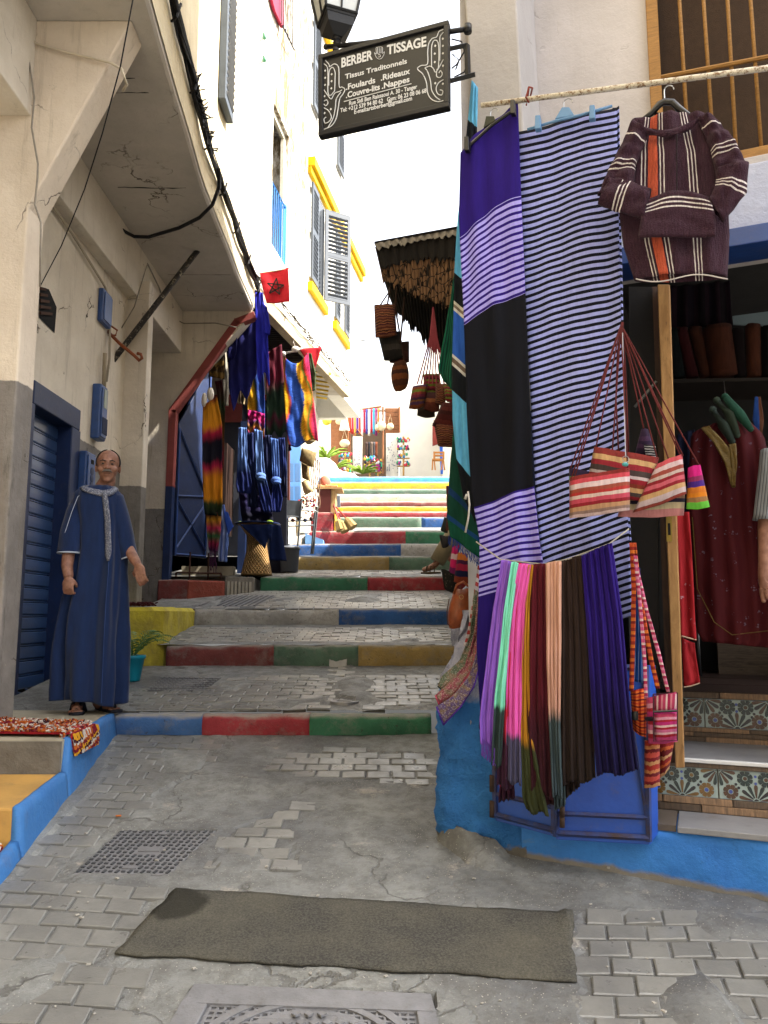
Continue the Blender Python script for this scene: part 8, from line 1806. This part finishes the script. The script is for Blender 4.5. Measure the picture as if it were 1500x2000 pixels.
b.build('earring', simple('ear_dark'), t, kind='stuff') if False else b.build('earring', MATS['ear_dark'], t, kind='stuff')
cc_ = ['#b83040', '#30a070', '#3080b8', '#c8a030', '#a03080', '#d0d0d0', '#303040']
tm = [simple('trk%d' % k, c, .6) for k, c in enumerate(cc_)]
for (nm, cx, cy, wx, wy, n, lab) in (('trinket_stand', 788, 885, 12, 32, 70, 'tall stand with colourful hanging trinkets right of the plaza shop'), ('trinket_stand', 674, 905, 12, 20, 60, 'wire stand with small souvenirs before the left plank shutter'), ('souvenir_table', 722, 908, 10, 16, 50, 'small yellow souvenir table in the plaza shop doorway'), ('flower_stall', 738, 912, 8, 14, 40, 'bunch of white and yellow souvenirs beside the doorway table')):
    t = thing(nm, lab, 'stand', PY(cx, cy + wy, SB - 1.2)); mbs = [MB() for _ in tm]
    for k in range(n):
        ly = cy + random.choice((-1, -.4, .2, .8)) * wy * .8 + random.uniform(-3, 3); mbs[k % 7].ell(PY(cx + random.uniform(-wx, wx), ly, SB - 1.2 + random.uniform(-.1, .1)), (.035, .03, .05), 6, 4)
    for m_, mt in zip(mbs, tm): m_.build('trinket', mt, t, kind='stuff')
    b = MB(); b.tube([PY(cx, cy - wy, SB - 1.2), PY(cx, cy + wy + 12, SB - 1.2)], .03, 5)
    for k in (-1, -.3, .4, 1): b.tube([PY(cx - wx, cy + k * wy * .8, SB - 1.2), PY(cx + wx, cy + k * wy * .8, SB - 1.2)], .02, 4)
    b.build('stand_frame', simple('pale_wood_stand', '#b08a4c', .7) if 'pale_wood_stand' not in MATS else MATS['pale_wood_stand'], t)
for k, (x, c, nm2) in enumerate(((716, '#4a3a38', 'leftmost brown'), (721, '#2a2a30', 'second, black'), (726, '#7a6a60', 'third, taupe'), (731, '#5a5a60', 'fourth, grey'), (735, '#8a4a30', 'rightmost rust'))):
    tag(sheet('dress', [(x - 2, 863), (x - 2.4, 892)], [(x + 2, 863), (x + 2, 892)], YP(SB + 1), simple('dr' + c[1:], c, .9), None, nu=3, nv=6), '%s dress on the rail inside the dim plaza shop' % nm2, 'dress', 'dresses inside the plaza shop')
# plants and white planter
def palm(x, y, s, seed, lab):
    t = thing('palm_plant', lab, 'plant', PY(x, y, SB - 2), 'yellow green palms on the plaza'); rr = random.Random(seed); b = MB(); c = PY(x, y, SB - 2)
    for k in range(26):
        a = rr.uniform(0, 6.28); ln = s * rr.uniform(.6, 1); up = rr.uniform(.4, 1.2); pts = [c + V3(cos(a) * ln * f, sin(a) * ln * f, ln * up * f * (1 - .6 * f)) for f in (0, .3, .6, .85, 1)]
        b.tube(pts, [.02, .03, .03, .02, .003], 3)
    b.build('frond', simple('yellow_palm', '#6f8a2c', .6, .4, 10) if 'yellow_palm' not in MATS else MATS['yellow_palm'], t, kind='stuff')
palm(637, 895, .7, 1, 'larger palm at the left end of the plaza wall'); palm(655, 915, .5, 2, 'small palm in front of the left shutter stand'); palm(707, 925, .5, 3, 'small palm beside the tall white display board')
b = MB(); vs = []
pts = [(612, 895), (640, 893), (655, 905), (662, 918), (690, 924), (705, 934), (705, 950), (612, 950)]
b.prism([PY(x, y, 20.3) for x, y in pts], (0, .5, 0)); tag(b.build('curved_parapet', WHX, bevel=.05), 'curved white parapet sloping down behind the cabinet', 'wall')
# chair and blue door far right
t = thing('wooden_chair', 'small pale wooden chair standing alone on the plaza at the right', 'chair', PY(857, 905, 21)); 
def seg(par, nm, lst, r, mt):
    b = MB(); [b.tube([PY(*a, 21), PY(*c, 21)], r, 5) for a, c in lst]; return b.build(nm, mt, par)
CW = simple('chair_wood', '#b87c40', .6)
seg(t, 'backrest', [((848, 884), (866, 884)), ((848, 890), (866, 890)), ((848, 882), (848, 898)), ((866, 882), (866, 898))], .03, CW); seg(t, 'seat', [((844, 898), (866, 898)), ((844, 899), (866, 899))], .035, CW)
for a, c in (((848, 899), (850, 918)), ((864, 899), (862, 918)), ((845, 899), (844, 918)), ((866, 899), (868, 918))): seg(t, 'leg', [(a, c)], .022, CW)
rw = thing('right_plaza_house', 'bright white house with blue door at the right end of the plaza', 'house', PY(880, 930, 22))
b = MB(); b.aabb(ray(842, 800)[0] * 24, 6, 24, 24.3, zA, PY(850, 560, 24).z); b.aabb(1.75, 6, 19.6, 24, zA, 7); b.build('wall', WHX, rw)
b = MB(); q = [PY(861, 925, 22.5), PY(874, 925, 22.2), PY(874, 868, 22.2), PY(859, 868, 22.5)]; b.hexa(q + [v + V3(0, .1, 0) for v in q]); b.build('blue_door', simple('vivid_blue', '#1060d0', .6), rw)
b = MB(); q = [PY(845, 870, 22.6), PY(858, 866, 22.6), PY(858, 822, 22.6), PY(845, 826, 22.6)]; b.hexa(q + [v + V3(0, .1, 0) for v in q]); b.build('red_notice', simple('faded_red', '#8a3a34', .8), rw)
# houses behind everything (blown-out white)
t = thing('far_white_house', 'white house filling the gap behind the plaza shop', 'house', (-2, 26, PLAZA)); b = MB(); b.aabb(-7, ray(560, 800)[0] * 25, 17.5, 26, zA, 8.5); b.aabb(-2.9, -2.2, 14, 17.5, zA - 2, 8.0); b.build('wall', WHX, t)
b = MB(); b.tube([PY(678, 640, 18), PY(678, 690, 18)], .05, 5); b.tube([PY(678, 668, 18), PY(700, 666, 18), PY(714, 664, 18)], .02, 5); tag(b.build('wall_bracket_lamp', simple('pale_grey_metal', '#8a8a88', .6)), 'pale grey wall bracket silhouetted against the white sky', 'bracket')

t = thing('unseen_shade_house', 'plain unseen house added behind the camera to shade the lower street', 'house', (0, -7, -2.5)); b = MB(); b.aabb(-6, 7, -8, -7, -4, 8.0); b.build('wall', P_CREAM, t)  # added out of view to cut the light reaching the foreground
# ================================================================ STANDING MAN
MY = 5.02
def MP(px, py, dy=0.0): return PY(px, py, MY + dy)
man = thing('person', 'man with grey moustache in long dark blue robe standing on the ledge', 'person', MP(180, 1393))
K_ = MY / 1500
ROBE = NT('robe_blue', .9, .12); o_ = ROBE.coord(); f = ROBE.noise(ROBE.coord('Object', (1, 1, .2)), 30, 4)
ROBE.color(ROBE.mix(ROBE.rng(f, .1, .9), hx('#141f3c'), hx('#1c2e54'))); ROBE.bump(ROBE.math('ADD', ROBE.noise(o_, 350, 2), ROBE.math('MULTIPLY', f, 1.5)), .3, .004); ROBE.b.inputs['Sheen Weight'].default_value = .15; ROBE = ROBE.m
SILV = NT('silver_embroidery', .6, .4); o_ = SILV.coord(); v_ = SILV.n('TexVoronoi'); v_.inputs['Scale'].default_value = 130; SILV.L(o_, v_.inputs['Vector']); SILV.color(SILV.mix(SILV.rng(v_.outputs['Distance'], .25, .5), hx('#9a9ca4'), hx('#53586a'))); SILV.bump(v_.outputs['Distance'], .9, .004); SILV = SILV.m
# robe sections: (py, x-left, x-right, half depth, front shift)
SEC = [(952, 176, 224, .070, .03), (958, 160, 230, .095, .02), (966, 150, 237, .115, .01), (985, 146, 241, .125, 0), (1020, 150, 243, .12, 0), (1070, 151, 243, .12, 0), (1120, 145, 243, .13, 0), (1170, 132, 243, .145, 0), (1230, 122, 242, .15, 0), (1300, 117, 240, .155, .0), (1345, 116, 238, .155, 0), (1368, 117, 236, .15, 0)]
def sec(py):
    for i in range(1, len(SEC)):
        if py <= SEC[i][0]:
            a, b_ = SEC[i - 1], SEC[i]; f = (py - a[0]) / (b_[0] - a[0]); return [lerp(a[k], b_[k], f) for k in range(1, 5)]
    return list(SEC[-1][1:])
def robe_pt(an, py, off=0.0):
    xl, xr, dp, sh_ = sec(py); cx = (xl + xr) / 2; hw = (xr - xl) / 2 * K_ + off; dd = dp + off; v = (py - 952) / 416
    fold = (.004 + .030 * max(0, v - .08)) * (sin(an * 7 + 1.3 + .6 * sin(v * 4)) + .6 * sin(an * 12 + v * 2)) + .012 * max(0, v) * noise.noise(Vector((an * 1.7, v * 5, 2))) + .004 * noise.noise(Vector((an * 3, v * 14, 8)))
    ca, sa = cos(an), sin(an); e = .82
    x = cx * 1.0; p = MP(x, py)
    px_ = (abs(ca) ** e) * (1 if ca > 0 else -1) * (hw + fold); py_ = (abs(sa) ** e) * (1 if sa > 0 else -1) * (dd + fold)
    hem = 0
    if py > 1340: hem = (py - 1340) / 28 * (.012 * sin(an * 3 + .5) - .02 * ca)
    return Vector((p.x + px_, MY - sh_ + py_, p.z + hem))
b = MB(); NA, NV_ = 96, 90; ysv = [lerp(952, 1368, j / NV_) for j in range(NV_ + 1)]
vs = [robe_pt(2 * pi * i / NA, y) for y in ysv for i in range(NA)]
b.add(vs, [(j * NA + i, j * NA + (i + 1) % NA, (j + 1) * NA + (i + 1) % NA, (j + 1) * NA + i) for j in range(NV_) for i in range(NA)]); b.build('robe', ROBE, man, smooth=True, solid=.004)
def sleeve(pts, rad, nm='sleeve'):
    b = MB(); n = 26; path_ = [plL([tuple(p) for p in pts], k / 24) for k in range(25)]; rings = []
    for i, p in enumerate(path_):
        p = Vector(p); t = (Vector(path_[min(i + 1, 24)]) - Vector(path_[max(i - 1, 0)])).normalized(); a = t.cross(Vector((0, 1, 0))).normalized(); c_ = Vector((0, 1, 0)); f = i / 24; r = lerp(rad[0], rad[1], f); r2 = lerp(rad[2], rad[3], f)
        for k in range(n):
            an = 2 * pi * k / n; w_ = 1 + .06 * sin(an * 3 + f * 5) * f; b.v.append(tuple(p + a * (r * cos(an) * w_) + c_ * (r2 * sin(an) * w_)))
    b.f = [[i * n + k, i * n + (k + 1) % n, (i + 1) * n + (k + 1) % n, (i + 1) * n + k] for i in range(24) for k in range(n)]; b.uv = [[(0, 0)] * 4 for _ in b.f]; b.mi = [0] * len(b.f)
    ring = [b.v[24 * n + k] for k in range(n)] + [b.v[24 * n]]
    b.build(nm, ROBE, man, smooth=True, solid=.004); c = MB(); c.tube(ring, .006, 5, cap=False); c.build('cuff_trim', simple('white_piping', '#a8b0c0', .7) if 'white_piping' not in MATS else MATS['white_piping'], man, smooth=True)
sleeve([MP(170, 974), MP(153, 1002, -.02), MP(142, 1040, -.06), MP(136, 1080, -.09)], [.075, .072, .078, .07])
sleeve([MP(222, 972), MP(234, 1010), MP(245, 1050), MP(253, 1090)], [.06, .052, .08, .065])
# white shoulder seam on right sleeve
b = MB(); b.tube([MP(171, 957, -.09), MP(152, 970, -.11), MP(140, 1000, -.12), MP(127, 1040, -.13), MP(119, 1066, -.12)], .0022, 4); b.build('shoulder_piping', MATS['white_piping'], man)
# collar + placket following the robe surface; front is turned to the right
AF = -pi / 2 + .50
def ribbon(nm, spine, w_, mt, off=.010):
    b = MB(); vs = []
    for (an, py, wd) in spine:
        for s_ in (-1, -.5, 0, .5, 1): vs.append(robe_pt(an + s_ * wd, py, off + (.003 if abs(s_) < .9 else 0)))
    n = len(spine); b.add(vs, [(i * 5 + k, i * 5 + k + 1, (i + 1) * 5 + k + 1, (i + 1) * 5 + k) for i in range(n - 1) for k in range(4)]); return b.build(nm, mt, man, smooth=True, solid=.006)
ribbon('placket', [(AF - .04 + .05 * (k / 24), lerp(968, 1098, k / 24), .105 if k < 22 else .105 * (25 - k) / 3.5) for k in range(25)], 0, SILV)
b = MB(); vs = []; n = 60
for i in range(n + 1):
    an = -pi / 2 + .42 + lerp(-pi, pi, i / n); front = max(0, cos(an - (AF - .08))) ** 3
    y0 = 951 + 12 * front + 4 * max(0, sin(an)) * -1; y1 = y0 + 6 + 6 * front
    for k in range(4):
        q = robe_pt(an, max(952.5, lerp(y0, y1, k / 3)), .006 + .003 * (k in (1, 2))); vs.append(q)
b.add(vs, [(i * 4 + k, i * 4 + k + 1, (i + 1) * 4 + k + 1, (i + 1) * 4 + k) for i in range(n) for k in range(3)]); b.build('collar', SILV, man, smooth=True, solid=.006)
b = MB()
for k in range(22): b.ell(robe_pt(AF - .03 + .05 * k / 22, lerp(985, 1092, k / 22), .018), (.004, .004, .004), 6, 4)
b.build('button', simple('grey_button', '#6a6e7a', .5), man, kind='stuff')
b = MB(); b.tube([robe_pt(AF + .02, y, .012) for y in range(1100, 1366, 8)], .0025, 4); b.build('front_seam', MATS['white_piping'] if False else simple('seam_blue', '#2c4478', .8), man)
# continuous body: head, neck, torso, arms with hands, legs with feet (voxel fused)
def fuse(name, mb, mat, vox=.006, parent=None, smooth=6):
    me = mb.mesh(name, mat); o = bpy.data.objects.new(name, me); COL.objects.link(o)
    r = o.modifiers.new('r', 'REMESH'); r.mode = 'VOXEL'; r.voxel_size = vox; s_ = o.modifiers.new('s', 'SMOOTH'); s_.factor = .5; s_.iterations = smooth
    dg = bpy.context.evaluated_depsgraph_get(); dg.update(); m2 = bpy.data.meshes.new_from_object(o.evaluated_get(dg)); bpy.data.objects.remove(o)
    m2.materials.clear(); m2.materials.append(mat); m2.shade_smooth(); r_ = bpy.data.objects.new(name, m2); link(r_, parent); return r_
HC = MP(211, 912, -.02); YAW = .30   # face turned to the camera's right
HR = Matrix.Rotation(YAW, 3, 'Z') @ Matrix.Rotation(.04, 3, 'X')
def H(x, y, z): return HC + HR @ Vector((x, y, z))     # x right, y back (-y = face), z up ; metres
b = MB(); E = lambda p, r, R_=None: b.ell(H(*p), r, 16, 12, R=(HR if R_ is None else HR @ R_))
E((0, .018, .030), (.074, .092, .084)); E((0, -.010, -.015), (.062, .076, .080)); E((0, -.030, -.060), (.046, .052, .048)); E((0, -.058, -.094), (.024, .022, .017))
E((.038, -.052, -.022), (.024, .026, .022)); E((-.038, -.052, -.022), (.024, .026, .022))
E((0, -.078, .028), (.046, .014, .012)); E((0, -.086, .005), (.010, .014, .030)); E((0, -.099, -.018), (.015, .014, .012)); E((.012, -.090, -.022), (.009, .010, .008)); E((-.012, -.090, -.022), (.009, .010, .008))
E((0, -.080, -.050), (.024, .012, .008)); E((0, -.078, -.062), (.020, .012, .008))
for s_ in (-1, 1): E((s_ * .073, .012, -.008), (.008, .020, .033), Matrix.Rotation(s_ * .35, 3, 'Z')); E((s_ * .028, -.070, .014), (.016, .012, .009))
b.tube([H(0, .02, -.05), H(0, .03, -.09), Vector((MP(200, 962).x, MY - .02, MP(200, 962).z)), Vector((MP(196, 985).x, MY, MP(196, 985).z))], [.05, .053, .060, .09], 16)
b.ell(MP(195, 1010), (.145, .085, .13), 16, 10); b.ell(MP(190, 1100), (.13, .085, .2), 16, 10)
for s_, (sx_, sy_) in ((-1, (165, 975)), (1, (224, 975))): b.ell(MP(sx_, sy_), (.06, .055, .055))
# arms
Rw = [MP(165, 978), MP(146, 1030), MP(134, 1080, -.10), MP(131, 1105, -.14), MP(134, 1128, -.17)]; b.tube(Rw, [.048, .042, .040, .036, .029], 14)
Lw = [MP(226, 978), MP(243, 1030), MP(255, 1080, -.04), MP(264, 1095, -.08), MP(270, 1104, -.10)]; b.tube(Lw, [.046, .040, .036, .031, .025], 14)
# right hand: relaxed fist; palm box ellipsoid, curled fingers with two bends, thumb from the side
def hand(w0, d, side, curl, ln, up):
    """w0 wrist, d direction of palm, side = thumb side vector, up = back of hand"""
    pc = w0 + d * .045; Rm = Matrix((side, up, d)).transposed(); b.ell(w0 + d * .02, (.027, .021, .03), 12, 8, R=Rm); b.ell(pc, (.040, .018, .044), 14, 10, R=Rm)
    for k in range(4):
        base = pc + d * .035 + side * (.027 - .018 * k) ; L_ = ln[k]; c1_ = curl[k]; dirv = d; p = base; pts = [base - d * .02, base]
        for sgm, cc2 in ((.45, c1_ * .55), (.32, c1_), (.23, c1_ * .8)):
            ax = side; dirv = Matrix.Rotation(cc2, 3, ax) @ dirv; p = p + dirv * (L_ * sgm); pts.append(p)
        b.tube(pts, [.0095, .0098, .0092, .0085, .0065], 8)
    th = w0 + d * .02 + side * .022; t1 = th + (d * .6 + side * .55 - up * .35).normalized() * .036; t2 = t1 + (d * .75 - side * .1 - up * .6).normalized() * .028; b.tube([w0 + d * .005, th, t1, t2], [.013, .0125, .0105, .0075], 8)
hand(MP(134, 1126, -.17), Vector((.05, -.12, -1)).normalized(), Vector((1, -.1, .04)).normalized(), [1.15, 1.2, 1.2, 1.15], [.072, .078, .072, .06], Vector((-.08, -1, .1)).normalized())
hand(MP(270, 1102, -.10), Vector((.30, -.25, -.9)).normalized(), Vector((-.93, .1, -.32)).normalized(), [-.45, -.62, -.7, -.55], [.07, .078, .072, .058], Vector((.25, -.9, .2)).normalized())
# legs and feet
for (hx0, kx, ax_, dy0, toe) in ((168, 156, 150, .0, (148, 1392, -.10)), (205, 200, 190, .10, (222, 1388, .03))):
    az = -.622 + .075; a_p = Vector((MP(ax_, 1370, dy0).x, MY + dy0 + .02, az)); b.tube([MP(hx0, 1150), MP(kx, 1260, dy0 * .5), a_p + V3(0, 0, .12), a_p], [.075, .055, .042, .035], 12)
    tp = MP(*toe); tp.z = -.622 + .032; heel = a_p + V3(0, .03, -.045); b.tube([heel, a_p + V3(0, -.01, -.02), (a_p + tp) / 2 + V3(0, 0, -.012), tp], [.030, .038, .036, .026], 12)
    d = (tp - heel); d.z = 0; d.normalize(); sd3 = Vector((-d.y, d.x, 0))
    for k in range(5):
        c_ = tp + d * (.018 - .006 * abs(k - 1)) + sd3 * ((k - 2) * .017); b.ell(c_ + V3(0, 0, -.010), (.010 if k else .013, .016, .010), 8, 6, R=Matrix.Rotation(atan2(d.y, d.x) - pi / 2, 3, 'Z'))
body = fuse('body', b, SKIN, .0052, man, 3)
# hair: short dark crown of stubble around sides and back, receding forehead
HAIR = simple('hair_dark_grey', '#2a2624', .85, .35, 60, .6, 300)
b = MB(); vs = []; n, m_ = 28, 14
for j in range(m_ + 1):
    for i in range(n + 1):
        az = lerp(-.62 * pi, .62 * pi, i / n) ; el_ = lerp(-.30, 1.45, j / m_); front = abs(az) / (.62 * pi)
        el_ = lerp(-.32, 1.45 - .25 * (1 - front), j / m_)
        x = .0785 * sin(az) * cos(el_); y = .018 + .0965 * cos(az) * cos(el_); z_ = .030 + .0885 * sin(el_)
        vs.append(H(x * 1.0, y, z_ - .0))
b.add(vs, [(j * (n + 1) + i, j * (n + 1) + i + 1, (j + 1) * (n + 1) + i + 1, (j + 1) * (n + 1) + i) for j in range(m_) for i in range(n)]); b.build('hair', HAIR, man, smooth=True, solid=.003)
b = MB(); b.tube([H(-.030, -.080, -.047), H(-.018, -.094, -.037), H(0, -.098, -.034), H(.018, -.094, -.037), H(.030, -.080, -.047)], [.003, .007, .0075, .007, .003], 8); b.build('moustache', simple('moustache_grey', '#6e6964', .9, .3, 80, .6, 300), man, smooth=True)
b = MB(); b.tube([H(-.018, -.091, -.055), H(0, -.093, -.0545), H(.018, -.091, -.055)], .0022, 5); b.build('mouth', simple('lip_dark', '#4a221c', .7), man)
for s_ in (-1, 1):
    b = MB(); b.ell(H(s_ * .028, -.074, .010), (.011, .009, .0065), 10, 8, R=HR); e = b.build('eye', simple('eye_white', '#7a6a60', .4), man, smooth=True)
    b = MB(); b.ell(H(s_ * .028, -.0815, .010), (.006, .004, .0055), 8, 6, R=HR); b.build('iris', simple('iris', '#140c08', .3), e, smooth=True)
    b = MB(); b.tube([H(s_ * .012, -.088, .026), H(s_ * .028, -.088, .032), H(s_ * .046, -.074, .027)], [.004, .005, .003], 6); b.build('eyebrow', HAIR, man, smooth=True)
    b = MB(); b.tube([H(s_ * .015, -.083, .016), H(s_ * .028, -.085, .019), H(s_ * .042, -.074, .013)], .0026, 6); b.build('eyelid', SKIN, man, smooth=True)
# sandals
SND = simple('navy_sandal', '#12141f', .6, .2)
for (hpx, toe) in (((156, 1378, .06), (148, 1396, -.12)), ((196, 1372, .16), (228, 1390, .0))):
    h = MP(*hpx); t_ = MP(*toe); h.z = t_.z = -.622 + .012; d = (t_ - h); d.z = 0; L_ = d.length + .04; d.normalize(); s3 = Vector((-d.y, d.x, 0)); b = MB(); vs = []
    outl = [(0, .0), (.02, .028), (.3, .034), (.7, .047), (.92, .042), (1.0, .015)]
    P_ = [h - d * .02 + d * (a * L_) + s3 * w_ for a, w_ in outl] + [h - d * .02 + d * (a * L_) - s3 * w_ for a, w_ in reversed(outl[1:])]
    b.prism([p + V3(0, 0, -.010) for p in P_], (0, 0, .018)); sn = b.build('sandal', SND, man, bevel=.004)
    m0 = h.lerp(t_, .72) + V3(0, 0, .012); b = MB()
    for s_ in (-1, 1): 
        a0 = h.lerp(t_, .42) + s3 * s_ * .042; pk = h.lerp(t_, .62) + s3 * s_ * .022 + V3(0, 0, .052); tt = t_ - d * .02 + V3(0, 0, .022); b.tube([a0, a0.lerp(pk, .6) + V3(0, 0, .018), pk, tt], [.014, .015, .013, .006], 8)
    b.build('strap', SND, sn, smooth=True)
